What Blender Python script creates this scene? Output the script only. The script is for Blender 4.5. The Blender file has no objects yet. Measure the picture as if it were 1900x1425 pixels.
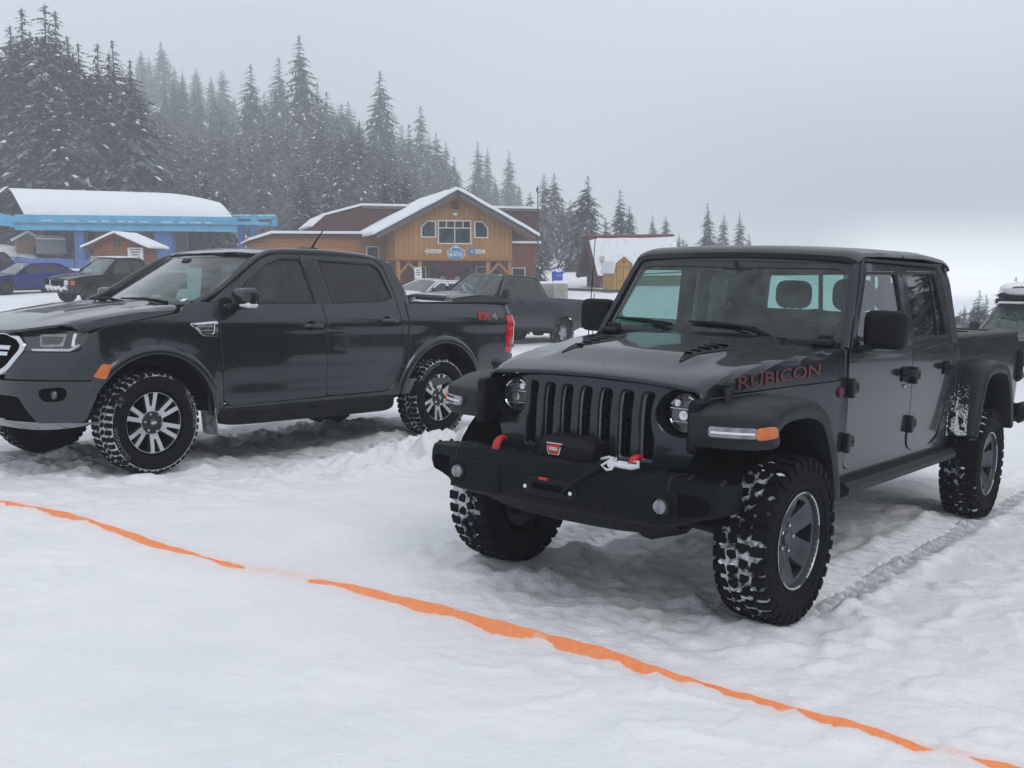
import bpy, bmesh, math, random
import numpy as np
from mathutils import Vector, Matrix, noise, geometry
R = math.radians
PI = math.pi
scene = bpy.context.scene
COL = scene.collection
random.seed(7)

# ---------------------------------------------------------------- camera
cam_data = bpy.data.cameras.new('camera')
cam = bpy.data.objects.new('camera', cam_data)
COL.objects.link(cam)
CAM_H = 1.593
cam.location = (0, 0, CAM_H)
cam.rotation_euler = (PI / 2 - 0.10698, 0, 0)
cam_data.sensor_width = 36
cam_data.lens = 36 * 1950 / 1900
cam_data.clip_start = 0.05
cam_data.clip_end = 3000
scene.camera = cam

# ---------------------------------------------------------------- world, sun, exposure
SUN_EL, SUN_ROT = R(42), R(150)
world = bpy.data.worlds.new('World')
scene.world = world
world.use_nodes = True
nt = world.node_tree
nt.nodes.clear()
def N(t, **k):
    n = nt.nodes.new(t)
    for a, b in k.items():
        setattr(n, a, b)
    return n
def LK(a, b):
    nt.links.new(a, b)
def mathn(op, a, b=None, c=None, clamp=False):
    n = N('ShaderNodeMath', operation=op, use_clamp=clamp)
    for i, v in enumerate((a, b, c)):
        if v is None:
            continue
        if isinstance(v, (int, float)):
            n.inputs[i].default_value = v
        else:
            LK(v, n.inputs[i])
    return n.outputs[0]
def ramp(fac, stops, interp='EASE'):
    n = N('ShaderNodeValToRGB')
    n.color_ramp.interpolation = interp
    e = n.color_ramp.elements
    while len(e) < len(stops):
        e.new(0.5)
    for el, (p, c) in zip(e, stops):
        el.position = p
        el.color = (c[0], c[1], c[2], 1) if isinstance(c, (tuple, list)) else (c, c, c, 1)
    LK(fac, n.inputs[0])
    return n.outputs[0]
def mixc(fac, a, b, blend='MIX'):
    n = N('ShaderNodeMix', data_type='RGBA', blend_type=blend)
    for s, v in ((0, fac), (6, a), (7, b)):
        if isinstance(v, (int, float)):
            n.inputs[s].default_value = v
        elif isinstance(v, (tuple, list)):
            n.inputs[s].default_value = (v[0], v[1], v[2], 1)
        else:
            LK(v, n.inputs[s])
    return n.outputs[2]
def maprange(v, a, b, c=0.0, d=1.0, smooth=True):
    n = N('ShaderNodeMapRange')
    n.interpolation_type = 'SMOOTHSTEP' if smooth else 'LINEAR'
    LK(v, n.inputs[0])
    for i, q in enumerate((a, b, c, d)):
        n.inputs[1 + i].default_value = q
    return n.outputs[0]

out = N('ShaderNodeOutputWorld')
sky = N('ShaderNodeTexSky', sky_type='NISHITA', sun_disc=False)
sky.sun_elevation = SUN_EL
sky.sun_rotation = SUN_ROT
sky.altitude = 1800
bg_sky = N('ShaderNodeBackground')
LK(sky.outputs[0], bg_sky.inputs[0])
bg_sky.inputs[1].default_value = 0.06
tc = N('ShaderNodeTexCoord')
sep = N('ShaderNodeSeparateXYZ')
LK(tc.outputs['Generated'], sep.inputs[0])
X, Y, Z = sep.outputs
az = mathn('ARCTAN2', X, Y)                       # 0 straight ahead of the lot, + to the right
el = mathn('ARCSINE', Z)
cloud = N('ShaderNodeTexNoise')
mp = N('ShaderNodeMapping')
mp.inputs['Scale'].default_value = (1.6, 1.6, 5)
LK(tc.outputs['Generated'], mp.inputs[0])
LK(mp.outputs[0], cloud.inputs[0])
cloud.inputs['Scale'].default_value = 2.2
cloud.inputs['Detail'].default_value = 5
cloud.inputs['Roughness'].default_value = .5
base = ramp(maprange(el, R(-6), R(75), smooth=False),
            [(0, (.36, .385, .42)), (.09, (.41, .44, .48)), (.18, (.51, .54, .585)), (.27, (.62, .645, .69)), (.6, (.74, .76, .80)), (1, (.70, .72, .76))], 'LINEAR')
base = mixc(mathn('MULTIPLY', maprange(cloud.outputs[0], .3, .75), .30), base, (.52, .55, .60))
# the darker bank of cloud low on the right, and the bright gap under it
bank = mathn('MULTIPLY', maprange(az, R(-2), R(20)), mathn('MULTIPLY', maprange(el, R(0.5), R(3.5)), maprange(el, R(13), R(3))))
base = mixc(mathn('MULTIPLY', bank, .85), base, (.27, .30, .34))
gapn = mathn('ADD', az, mathn('MULTIPLY', cloud.outputs[0], .14))
gap = mathn('MULTIPLY', mathn('MULTIPLY', maprange(gapn, R(19.5), R(25)), maprange(gapn, R(50), R(36))),
            mathn('MULTIPLY', maprange(el, R(-1.9), R(-0.9)), maprange(el, R(3.6), R(-.8))))
base = mixc(gap, base, (1.02, 1.06, 1.10))
low = mathn('MULTIPLY', maprange(az, R(19), R(25)), maprange(el, R(-1.2), R(-2.0)))
base = mixc(mathn('MULTIPLY', low, .8), base, (.66, .75, .84))
bg_cl = N('ShaderNodeBackground')
LK(base, bg_cl.inputs[0])
bg_cl.inputs[1].default_value = 1.03
mx = N('ShaderNodeMixShader')
mx.inputs[0].default_value = .90
LK(bg_sky.outputs[0], mx.inputs[1])
LK(bg_cl.outputs[0], mx.inputs[2])
LK(mx.outputs[0], out.inputs[0])

sun_data = bpy.data.lights.new('sun', 'SUN')
sun_data.energy = 0.6
sun_data.angle = R(28)
sun_data.color = (1, .97, .93)
sun = bpy.data.objects.new('sun', sun_data)
COL.objects.link(sun)
sd = Vector((math.sin(SUN_ROT) * math.cos(SUN_EL), math.cos(SUN_ROT) * math.cos(SUN_EL), math.sin(SUN_EL)))
sun.rotation_euler = (-sd).to_track_quat('-Z', 'Y').to_euler()
sun.location = (20, -20, 40)

vs = scene.view_settings
vs.view_transform = 'Standard'
vs.look = 'None'
vs.exposure = 0.36
vs.gamma = 1
scene.render.engine = 'CYCLES'
cy = scene.cycles
cy.max_bounces = 7
cy.diffuse_bounces = 1
cy.glossy_bounces = 3
cy.transmission_bounces = 4
cy.transparent_max_bounces = 12
cy.volume_bounces = 2
cy.caustics_reflective = False
cy.caustics_refractive = False
cy.use_denoising = True
cy.sample_clamp_indirect = 4

# ---------------------------------------------------------------- materials
def mat(name):
    m = bpy.data.materials.new(name)
    m.use_nodes = True
    global nt
    nt = m.node_tree
    b = nt.nodes['Principled BSDF']
    return m, b, nt.nodes['Material Output']
def noise_tex(scale, detail=4, rough=.55, coord='Object', stretch=None):
    tcn = N('ShaderNodeTexCoord')
    v = tcn.outputs[coord]
    if stretch:
        mpn = N('ShaderNodeMapping')
        mpn.inputs['Scale'].default_value = stretch
        LK(v, mpn.inputs[0])
        v = mpn.outputs[0]
    n = N('ShaderNodeTexNoise')
    n.inputs['Scale'].default_value = scale
    n.inputs['Detail'].default_value = detail
    n.inputs['Roughness'].default_value = rough
    LK(v, n.inputs['Vector'])
    return n.outputs[0]
def bump(b, height, strength=.2, dist=.01):
    n = N('ShaderNodeBump')
    n.inputs['Strength'].default_value = strength
    n.inputs['Distance'].default_value = dist
    LK(height, n.inputs['Height'])
    LK(n.outputs[0], b.inputs['Normal'])
def P(name, color, rough=.5, metal=0, coat=0, var=.12, scale=6, bmp=0, bscale=60, spec=.5, emit=None, stretch=None):
    m, b, o = mat(name)
    c2 = tuple(min(1, c * (1 + var)) for c in color)
    c1 = tuple(c * (1 - var) for c in color)
    nz = noise_tex(scale, stretch=stretch)
    LK(mixc(maprange(nz, .3, .7), c1, c2), b.inputs['Base Color'])
    LK(maprange(nz, .25, .75, max(0, rough - .06), min(1, rough + .06)), b.inputs['Roughness'])
    b.inputs['Metallic'].default_value = metal
    b.inputs['Specular IOR Level'].default_value = spec
    b.inputs['Coat Weight'].default_value = coat
    b.inputs['Coat Roughness'].default_value = .04
    if bmp:
        bump(b, noise_tex(bscale, 3), bmp, .004)
    return m
def paint(name, color, metal=.55, rough=.34, dirt_veil=.35, dust=(.16, .17, .18), flake=.5, coat=.62, ior=1.42, edge=.52):
    """Metallic car paint under clear coat, with road film growing towards the sills and snow melt specks."""
    m, b, o = mat(name)
    fl = noise_tex(900, 1)
    c = mixc(maprange(fl, .35, .65), tuple(x * (1 - flake * .35) for x in color), tuple(x * (1 + flake * .5) for x in color))
    tcn = N('ShaderNodeTexCoord')
    s = N('ShaderNodeSeparateXYZ')
    LK(tcn.outputs['Object'], s.inputs[0])
    big = noise_tex(2.2, 5, .6)
    hz = mathn('ADD', s.outputs[2], mathn('MULTIPLY', mathn('SUBTRACT', big, .5), .5))
    film = mathn('MULTIPLY', maprange(hz, .98, .42), dirt_veil)
    streak = mathn('MULTIPLY', maprange(noise_tex(7, 5, .65, stretch=(1, 1, .25)), .5, .72), .10 * min(1, dirt_veil * 3))
    f = mathn('ADD', film, streak, clamp=True)
    LK(mixc(f, c, dust), b.inputs['Base Color'])
    LK(mathn('SUBTRACT', metal, mathn('MULTIPLY', f, metal)), b.inputs['Metallic'])
    b.inputs['Roughness'].default_value = rough
    b.inputs['Coat Weight'].default_value = 1
    LK(mathn('ADD', .035, mathn('MULTIPLY', f, .5)), b.inputs['Coat Roughness'])
    LK(mathn('SUBTRACT', coat, mathn('MULTIPLY', f, coat * .8)), b.inputs['Coat Weight'])
    b.inputs['Coat IOR'].default_value = ior
    b.inputs['Specular Tint'].default_value = (edge, edge * 1.02, edge * 1.05, 1)
    b.inputs['Specular IOR Level'].default_value = .2
    drops = noise_tex(160, 2)
    bump(b, mathn('ADD', mathn('MULTIPLY', maprange(drops, .62, .72), .5), mathn('MULTIPLY', noise_tex(5, 2), .9)), .05, .004)
    return m
def glass(name, tint, refl=1.0, dirt_veil=.04, dcol=(.5, .52, .53)):
    m, b, o = mat(name)
    nt.nodes.remove(b)
    tr = N('ShaderNodeBsdfTransparent')
    tr.inputs[0].default_value = (*tint, 1)
    gl = N('ShaderNodeBsdfGlossy')
    gl.inputs['Roughness'].default_value = .015
    df = N('ShaderNodeBsdfDiffuse')
    df.inputs[0].default_value = (*dcol, 1)
    lw = N('ShaderNodeLayerWeight')
    lw.inputs[0].default_value = .5
    frs = mathn('ADD', .042, mathn('MULTIPLY', mathn('POWER', lw.outputs[1], 5.0), .95))
    m1 = N('ShaderNodeMixShader')
    d = mathn('MULTIPLY', maprange(noise_tex(9, 6, .65), .25, .8), dirt_veil * 2)  # dust film; on windscreens its colour also paints the reflected veil
    LK(d, m1.inputs[0])
    LK(tr.outputs[0], m1.inputs[1])
    LK(df.outputs[0], m1.inputs[2])
    m2 = N('ShaderNodeMixShader')
    LK(mathn('MULTIPLY', frs, refl * 1.6, clamp=True), m2.inputs[0])
    LK(m1.outputs[0], m2.inputs[1])
    LK(gl.outputs[0], m2.inputs[2])
    LK(m2.outputs[0], o.inputs[0])
    return m

def snow_mat():
    m, b, o = mat('snow')
    n1 = noise_tex(1.3, 6, .6)
    n2 = noise_tex(60, 4, .6)
    at_ = N('ShaderNodeAttribute', attribute_name='tape_glow')  # orange glow of the tape, painted into the snow colour
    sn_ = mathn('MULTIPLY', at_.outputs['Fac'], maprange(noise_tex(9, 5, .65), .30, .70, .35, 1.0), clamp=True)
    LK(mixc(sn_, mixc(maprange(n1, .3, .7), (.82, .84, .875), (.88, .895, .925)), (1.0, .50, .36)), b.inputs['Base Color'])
    b.inputs['Roughness'].default_value = .75
    b.inputs['Specular IOR Level'].default_value = .15
    h = mathn('ADD', mathn('MULTIPLY', noise_tex(18, 6, .68), 1.0), mathn('MULTIPLY', n2, .55))
    bump(b, h, .42, .03)
    return m
M = {}
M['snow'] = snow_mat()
M['snow_cap'] = P('snow_cap', (.84, .865, .90), .8, var=.03, scale=3, bmp=.5, bscale=18, spec=.1)
M['jeep'] = paint('graphite_paint', (.029, .035, .043), .5, .24, .14, dust=(.07, .075, .08))
M['ranger'] = paint('dark_grey_paint', (.028, .033, .040), .6, .24, .12, coat=.95, ior=1.5, edge=.9, dust=(.055, .06, .065))
M['ram'] = paint('grey_paint', (.046, .048, .055), .5, .36, .25, dust=(.07, .07, .075))
M['black_plastic'] = P('black_plastic', (.007, .008, .010), .55, bmp=.25, bscale=500, var=.2, spec=.16)
M['flare'] = P('textured_plastic', (.015, .0175, .0205), .5, bmp=.25, bscale=420, var=.22, scale=9, spec=.25)
M['bumper_black'] = P('satin_black_steel', (.0045, .0058, .0075), .5, metal=.0, bmp=.2, bscale=300, var=.15, spec=.12)
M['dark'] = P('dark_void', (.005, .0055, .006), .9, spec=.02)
M['under'] = P('underbody', (.008, .009, .010), .8, var=.4, bmp=.4, bscale=25)
M['rubber'] = P('tyre_rubber', (.0055, .006, .0072), .8, var=.3, scale=14, bmp=.3, bscale=120, spec=.15)
M['seal'] = P('rubber_seal', (.012, .013, .014), .6)
M['gunmetal'] = P('gunmetal_wheel', (.085, .095, .11), .42, metal=.7, var=.15, scale=9)
M['machined'] = P('machined_aluminium', (.60, .62, .65), .36, metal=.45, var=.12, scale=5)
M['pocket'] = P('dark_pocket_paint', (.035, .037, .041), .4, metal=.3)
M['steel'] = P('steel_wheel', (.40, .41, .43), .45, metal=.6, var=.2)
M['chrome'] = P('chrome', (.72, .74, .77), .14, metal=1, var=.06, scale=3)
M['satin_silver'] = P('satin_silver', (.55, .57, .60), .3, metal=.6)
M['red'] = P('red_enamel', (.45, .012, .02), .4, var=.15)
M['dred'] = P('dark_red_vinyl', (.11, .018, .026), .5)
M['white'] = P('white_plastic', (.78, .79, .80), .4, var=.04)
M['lamp_red'] = P('red_lens', (.55, .015, .02), .12, coat=1, var=.25, scale=18)
M['amber'] = P('amber_lens', (.60, .13, .010), .15, coat=1, var=.12, scale=25)
M['lens'] = P('clear_lens', (.20, .225, .245), .12, metal=.35, coat=1, var=.35, scale=20)
M['reflector'] = P('reflector', (.75, .78, .82), .1, metal=.95, var=.4, scale=30)
M['lens_dark'] = P('smoked_lens', (.05, .055, .06), .1, coat=1, var=.35, scale=16)
M['ws_glass'] = glass('windscreen_glass', (.50, .70, .67), .9, .085, (.22, .34, .345))  # teal film colour stands in for the sky veil reflected in the screen
M['side_glass'] = glass('side_glass', (.60, .76, .73), 1.0, .02)
M['privacy'] = glass('privacy_glass', (.055, .065, .065), 1.0, .015)
M['seat'] = P('seat_cloth', (.022, .023, .025), .9, bmp=.3, bscale=200)
M['trim'] = P('cabin_trim', (.035, .037, .039), .7)
M['headliner'] = P('headliner', (.16, .165, .17), .9)

# ---------------------------------------------------------------- mesh helpers
class MB:
    def __init__(s):
        s.v, s.f, s.m = [], [], []
    def add(s, vs_, fs, mi=0):
        o = len(s.v)
        s.v.extend(tuple(p) for p in vs_)
        s.f.extend(tuple(i + o for i in f) for f in fs)
        s.m.extend([mi] * len(fs))
        return s
    def merge(s, b, mat4=None, mi=None):
        vs_ = [mat4 @ Vector(p) for p in b.v] if mat4 is not None else b.v
        o = len(s.v)
        s.v.extend(tuple(p) for p in vs_)
        s.f.extend(tuple(i + o for i in f) for f in b.f)
        s.m.extend(b.m if mi is None else [mi] * len(b.f))
        return s
    def mirror(s):
        r = MB()
        r.v = [(x, -y, z) for x, y, z in s.v]
        r.f = [tuple(reversed(f)) for f in s.f]
        r.m = list(s.m)
        return r
    def xf(s, m4):
        s.v = [tuple(m4 @ Vector(p)) for p in s.v]
        return s
    def rbox(s, c, size, r=.01, rot=None, mi=0):
        """Box with chamfered edges."""
        hx, hy, hz = (q / 2 for q in size)
        r = min(r, hx * .95, hy * .95, hz * .95)
        vs_, idx = [], {}
        for sx in (-1, 1):
            for sy in (-1, 1):
                for sz in (-1, 1):
                    for k in range(3):
                        p = Vector((sx * hx, sy * hy, sz * hz))
                        for j in range(3):
                            if j != k:
                                p[j] -= (sx, sy, sz)[j] * r
                        idx[(sx, sy, sz, k)] = len(vs_)
                        vs_.append(p)
        fs = []
        for k in range(3):
            a, b = [j for j in range(3) if j != k]
            for sg in (-1, 1):
                q = []
                for u, w in ((-1, -1), (1, -1), (1, 1), (-1, 1)):
                    t = [0, 0, 0]
                    t[k], t[a], t[b] = sg, u, w
                    q.append(idx[(*t, k)])
                fs.append(q if (sg > 0) == (k != 1) else q[::-1])
        for k in range(3):
            a, b = [j for j in range(3) if j != k]
            for u in (-1, 1):
                for w in (-1, 1):
                    t0, t1 = [0, 0, 0], [0, 0, 0]
                    t0[k], t1[k] = -1, 1
                    for t in (t0, t1):
                        t[a], t[b] = u, w
                    q = [idx[(*t0, a)], idx[(*t1, a)], idx[(*t1, b)], idx[(*t0, b)]]
                    fs.append(q)
        for sx in (-1, 1):
            for sy in (-1, 1):
                for sz in (-1, 1):
                    fs.append([idx[(sx, sy, sz, k)] for k in range(3)])
        # orient outward
        cen = Vector((0, 0, 0))
        fo = []
        for f in fs:
            a, b, d = (vs_[i] for i in f[:3])
            n = (b - a).cross(d - a)
            m = sum((vs_[i] for i in f), Vector()) / len(f)
            fo.append(f if n.dot(m) > 0 else f[::-1])
        rm = rot if rot is not None else Matrix.Identity(3)
        vs_ = [rm @ p + Vector(c) for p in vs_]
        return s.add(vs_, fo, mi)
    def cyl(s, p0, p1, r0, r1=None, n=16, mi=0, cap=True):
        r1 = r0 if r1 is None else r1
        p0, p1 = Vector(p0), Vector(p1)
        d = (p1 - p0).normalized()
        a = d.orthogonal().normalized()
        b = d.cross(a)
        vs_ = []
        for p, r in ((p0, r0), (p1, r1)):
            for i in range(n):
                t = 2 * PI * i / n
                vs_.append(p + a * math.cos(t) * r + b * math.sin(t) * r)
        fs = [(i, (i + 1) % n, n + (i + 1) % n, n + i) for i in range(n)]
        if cap:
            fs += [tuple(range(n - 1, -1, -1)), tuple(range(n, 2 * n))]
        return s.add(vs_, fs, mi)
    def tube(s, pts, r, n=8, mi=0, closed=False):
        pts = [Vector(p) for p in pts]
        k = len(pts)
        rr = r if isinstance(r, (list, tuple)) else [r] * k
        up = None
        vs_ = []
        for i, p in enumerate(pts):
            a = pts[(i + 1) % k] if (closed or i < k - 1) else p
            b = pts[i - 1] if (closed or i > 0) else p
            d = (a - b).normalized()
            if up is None:
                up = d.orthogonal().normalized()
            up = (up - d * up.dot(d)).normalized()
            q = d.cross(up)
            for j in range(n):
                t = 2 * PI * j / n
                vs_.append(p + (up * math.cos(t) + q * math.sin(t)) * rr[i])
        fs = []
        for i in range(k if closed else k - 1):
            for j in range(n):
                i2 = (i + 1) % k
                fs.append((i * n + j, i * n + (j + 1) % n, i2 * n + (j + 1) % n, i2 * n + j))
        if not closed:
            fs += [tuple(range(n - 1, -1, -1)), tuple(range((k - 1) * n, k * n))]
        return s.add(vs_, fs, mi)
    def lathe(s, prof, n=32, axis='y', c=(0, 0, 0), mi=0, closed=False, mis=None):
        """prof: (radius, height) pairs round the axis."""
        vs_ = []
        for i in range(n):
            t = 2 * PI * i / n
            for r, h in prof:
                a, b = r * math.cos(t), r * math.sin(t)
                p = {'y': (a, h, b), 'x': (h, a, b), 'z': (a, b, h)}[axis]
                vs_.append((p[0] + c[0], p[1] + c[1], p[2] + c[2]))
        k = len(prof)
        for j in range(k if closed else k - 1):
            fs = []
            j2 = (j + 1) % k
            for i in range(n):
                i2 = (i + 1) % n
                q = (i * k + j, i * k + j2, i2 * k + j2, i2 * k + j)
                fs.append(q if axis == 'y' else q[::-1])
            if j == 0:
                o = len(s.v)
                s.v.extend(vs_)
            s.f.extend(tuple(a + o for a in f) for f in fs)
            s.m.extend([mis[j] if mis else mi] * len(fs))
        return s
    def grid(s, fn, nu, nv, mi=0, cu=False, cv=False):
        vs_ = [fn(i / (nu - (0 if cu else 1)), j / (nv - (0 if cv else 1))) for i in range(nu) for j in range(nv)]
        fs = []
        for i in range(nu if cu else nu - 1):
            for j in range(nv if cv else nv - 1):
                i2, j2 = (i + 1) % nu, (j + 1) % nv
                fs.append((i * nv + j, i2 * nv + j, i2 * nv + j2, i * nv + j2))
        return s.add(vs_, fs, mi)
    def prism(s, poly, fn, d0, d1, mi=0):
        """Extrude polygon: fn(a, b, d) -> point."""
        n = len(poly)
        vs_ = [fn(a, b, d0) for a, b in poly] + [fn(a, b, d1) for a, b in poly]
        fs = [(i, (i + 1) % n, n + (i + 1) % n, n + i) for i in range(n)] + [tuple(range(n - 1, -1, -1)), tuple(range(n, 2 * n))]
        a = Vector(vs_[n]) - Vector(vs_[0])
        q = [Vector(vs_[i]) for i in range(n)]
        nn = Vector()
        for i in range(n):
            nn += (q[i] - q[0]).cross(q[(i + 1) % n] - q[0])
        if nn.dot(a) < 0:
            fs = [f[::-1] for f in fs]
        return s.add(vs_, fs, mi)
    def sheet(s, outline, fn, out_dir, holes=(), step=.06, mi=0, ch=.003, depth=.018, hole_depth=None, emi=None):
        """A panel: outline and holes in (a, b), fn(a, b) -> 3D, with a rolled edge and a return flange."""
        emi = mi if emi is None else emi
        loops = []
        for k, lp in enumerate([outline] + list(holes)):
            lp = [Vector((p[0], p[1])) for p in lp]
            ar = sum(lp[i].x * lp[(i + 1) % len(lp)].y - lp[(i + 1) % len(lp)].x * lp[i].y for i in range(len(lp)))
            if (ar > 0) != (k == 0):
                lp = lp[::-1]
            q = []
            for i, p in enumerate(lp):
                e = lp[(i + 1) % len(lp)] - p
                n = max(1, int(math.ceil(e.length / step)))
                q += [p + e * (j / n) for j in range(n)]
            loops.append(q)
        L0 = np.array([(p.x, p.y) for lp in loops for p in lp])
        lo, hi = L0.min(0), L0.max(0)
        nx, ny = max(1, int((hi[0] - lo[0]) / step)), max(1, int((hi[1] - lo[1]) / step))
        gx, gy = np.meshgrid(lo[0] + (np.arange(nx) + .5) * (hi[0] - lo[0]) / nx, lo[1] + (np.arange(ny) + .5) * (hi[1] - lo[1]) / ny)
        g = np.stack([gx.ravel(), gy.ravel()], 1)
        polys = [np.array([(p.x, p.y) for p in lp]) for lp in loops]
        def inside(pts):
            r = None
            for k, q in enumerate(polys):
                x0, y0 = q[:, 0], q[:, 1]
                x1, y1 = np.roll(x0, -1), np.roll(y0, -1)
                px, py = pts[:, 0][:, None], pts[:, 1][:, None]
                dy = np.where(y1 == y0, 1e-12, y1 - y0)
                c = (((y0 > py) != (y1 > py)) & (px < (x1 - x0) * (py - y0) / dy + x0)).sum(1) % 2 == 1
                r = c if k == 0 else (r & ~c)
            return r
        g = g[inside(g)]
        if len(g):
            d = np.sqrt(((g[:, None, :] - L0[None]) ** 2).sum(2)).min(1)
            g = g[d > step * .45]
        pts = np.concatenate([L0, g]) if len(g) else L0
        edges, o = [], 0
        for lp in loops:
            n = len(lp)
            edges += [(o + i, o + (i + 1) % n) for i in range(n)]
            o += n
        co, _, fa, ov, _, _ = geometry.delaunay_2d_cdt([Vector(p) for p in pts], edges, [], 0, 1e-7)
        cen = np.array([np.mean([(co[i].x, co[i].y) for i in f], 0) for f in fa])
        ok = inside(cen)
        P3 = [Vector(fn(p.x, p.y)) for p in co]
        od = Vector(out_dir)
        fs = []
        for f, k in zip(fa, ok):
            if not k:
                continue
            a, b, c = (P3[i] for i in f[:3])
            n = (b - a).cross(c - a)
            m = od(*f) if callable(od) else od
            fs.append(tuple(f) if n.dot(m) > 0 else tuple(reversed(f)))
        o0 = len(s.v)
        s.add(P3, fs, mi)
        def nrm(p):
            e = 1e-3
            n = (Vector(fn(p.x + e, p.y)) - Vector(fn(p.x - e, p.y))).cross(Vector(fn(p.x, p.y + e)) - Vector(fn(p.x, p.y - e)))
            if n.length < 1e-12:
                return od.normalized()
            n.normalize()
            return n if n.dot(od) > 0 else -n
        flip = (Vector(fn(*(L0.mean(0) + (1e-3, 0)))) - Vector(fn(*L0.mean(0)))).cross(Vector(fn(*(L0.mean(0) + (0, 1e-3)))) - Vector(fn(*L0.mean(0)))).dot(od) < 0
        for k, lp in enumerate(loops):
            n = len(lp)
            dp = depth if k == 0 or hole_depth is None else hole_depth
            r0, r1, r2 = [], [], []
            for i in range(n):
                p = lp[i]
                e = (lp[(i + 1) % n] - lp[i - 1])
                o2 = Vector((e.y, -e.x))
                o2.normalize()
                N3 = nrm(p)
                A = Vector(fn(p.x, p.y))
                t = Vector(fn(p.x + o2.x * 1e-3, p.y + o2.y * 1e-3)) - A
                t = t.normalized() if t.length > 1e-9 else Vector()
                r0.append(A)
                r1.append(A + t * ch - N3 * ch)
                r2.append(A + t * ch - N3 * (ch + dp))
            fs = []
            for i in range(n):
                j = (i + 1) % n
                for b in (0, n):
                    q = (b + i, n + b + i, n + b + j, b + j)
                    fs.append(q if not flip else q[::-1])
            s.add(r0 + r1 + r2, fs, emi)
        return s

def rnd(pts, r=.03, n=4):
    """Round the corners of a polygon; a vertex may carry its own radius as a third value."""
    out_ = []
    k = len(pts)
    for i in range(k):
        p = Vector(pts[i][:2])
        rr = pts[i][2] if len(pts[i]) > 2 else r
        a, b = Vector(pts[i - 1][:2]), Vector(pts[(i + 1) % k][:2])
        la, lb = (a - p).length, (b - p).length
        if rr <= 0 or la < 1e-6 or lb < 1e-6:
            out_.append((p.x, p.y))
            continue
        rr = min(rr, la * .48, lb * .48)
        A, B = p + (a - p) * (rr / la), p + (b - p) * (rr / lb)
        for j in range(n + 1):
            t = j / n
            q = A * (1 - t) ** 2 + p * 2 * t * (1 - t) + B * t * t
            out_.append((q.x, q.y))
    return out_
def circle(cx, cy_, r, n=28, ry=None):
    return [(cx + r * math.cos(2 * PI * i / n), cy_ + (ry or r) * math.sin(2 * PI * i / n)) for i in range(n)]
def interp(x, xs, ys):
    return float(np.interp(x, xs, ys))
def sstep(a, b, x):
    t = min(1, max(0, (x - a) / (b - a)))
    return t * t * (3 - 2 * t)
def spline(pts, n):
    """Catmull-Rom through pts, n samples."""
    q = [Vector(p) for p in pts]
    k = len(q) - 1
    res = []
    for i in range(n):
        t = i / (n - 1) * k
        j = min(int(t), k - 1)
        u = t - j
        p0, p1, p2, p3 = q[max(j - 1, 0)], q[j], q[j + 1], q[min(j + 2, k)]
        res.append(.5 * ((2 * p1) + (p2 - p0) * u + (2 * p0 - 5 * p1 + 4 * p2 - p3) * u * u + (3 * p1 - p0 - 3 * p2 + p3) * u ** 3))
    return res

def obj(name, b, mats, parent=None, sharp=32, smooth=True):
    me = bpy.data.meshes.new(name)
    me.from_pydata([tuple(p) for p in b.v], [], b.f)
    for m_ in (mats if isinstance(mats, (list, tuple)) else [mats]):
        me.materials.append(M[m_] if isinstance(m_, str) else m_)
    if b.m and max(b.m) > 0:
        me.polygons.foreach_set('material_index', b.m)
    me.polygons.foreach_set('use_smooth', [smooth] * len(me.polygons))
    bm = bmesh.new()
    bm.from_mesh(me)
    bmesh.ops.remove_doubles(bm, verts=bm.verts, dist=1e-5)
    bm.to_mesh(me)
    bm.free()
    if smooth:
        me.set_sharp_from_angle(angle=R(sharp))
    me.update()
    o = bpy.data.objects.new(name, me)
    COL.objects.link(o)
    if parent is not None:
        o.parent = parent
    return o
def empty(name, label=None, cat=None, group=None, loc=(0, 0, 0), rotz=0, matrix=None):
    o = bpy.data.objects.new(name, None)
    o.empty_display_size = .2
    COL.objects.link(o)
    o.location = loc
    o.rotation_euler = (0, 0, rotz)
    if matrix is not None:
        o.matrix_world = matrix
    tag(o, label, cat, group)
    return o
def tag(o, label=None, cat=None, group=None, kind=None):
    for k, v in (('label', label), ('category', cat), ('group', group), ('kind', kind)):
        if v:
            o[k] = v
    return o
def struct(name, b, mats, kind='structure', **k):
    o = obj(name, b, mats, **k)
    o['kind'] = kind
    return o
def kids(o):
    return [c for c in bpy.data.objects if c.parent == o]
def copy_tree(o, parent=None, cache=None):
    if cache is None:
        cache = {}
        for c in bpy.data.objects:
            if c.parent is not None:
                cache.setdefault(c.parent.name, []).append(c)
    c = o.copy()
    COL.objects.link(c)
    if parent is not None:
        c.parent = parent
    for ch_ in cache.get(o.name, []):
        copy_tree(ch_, c, cache)
    return c
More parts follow.
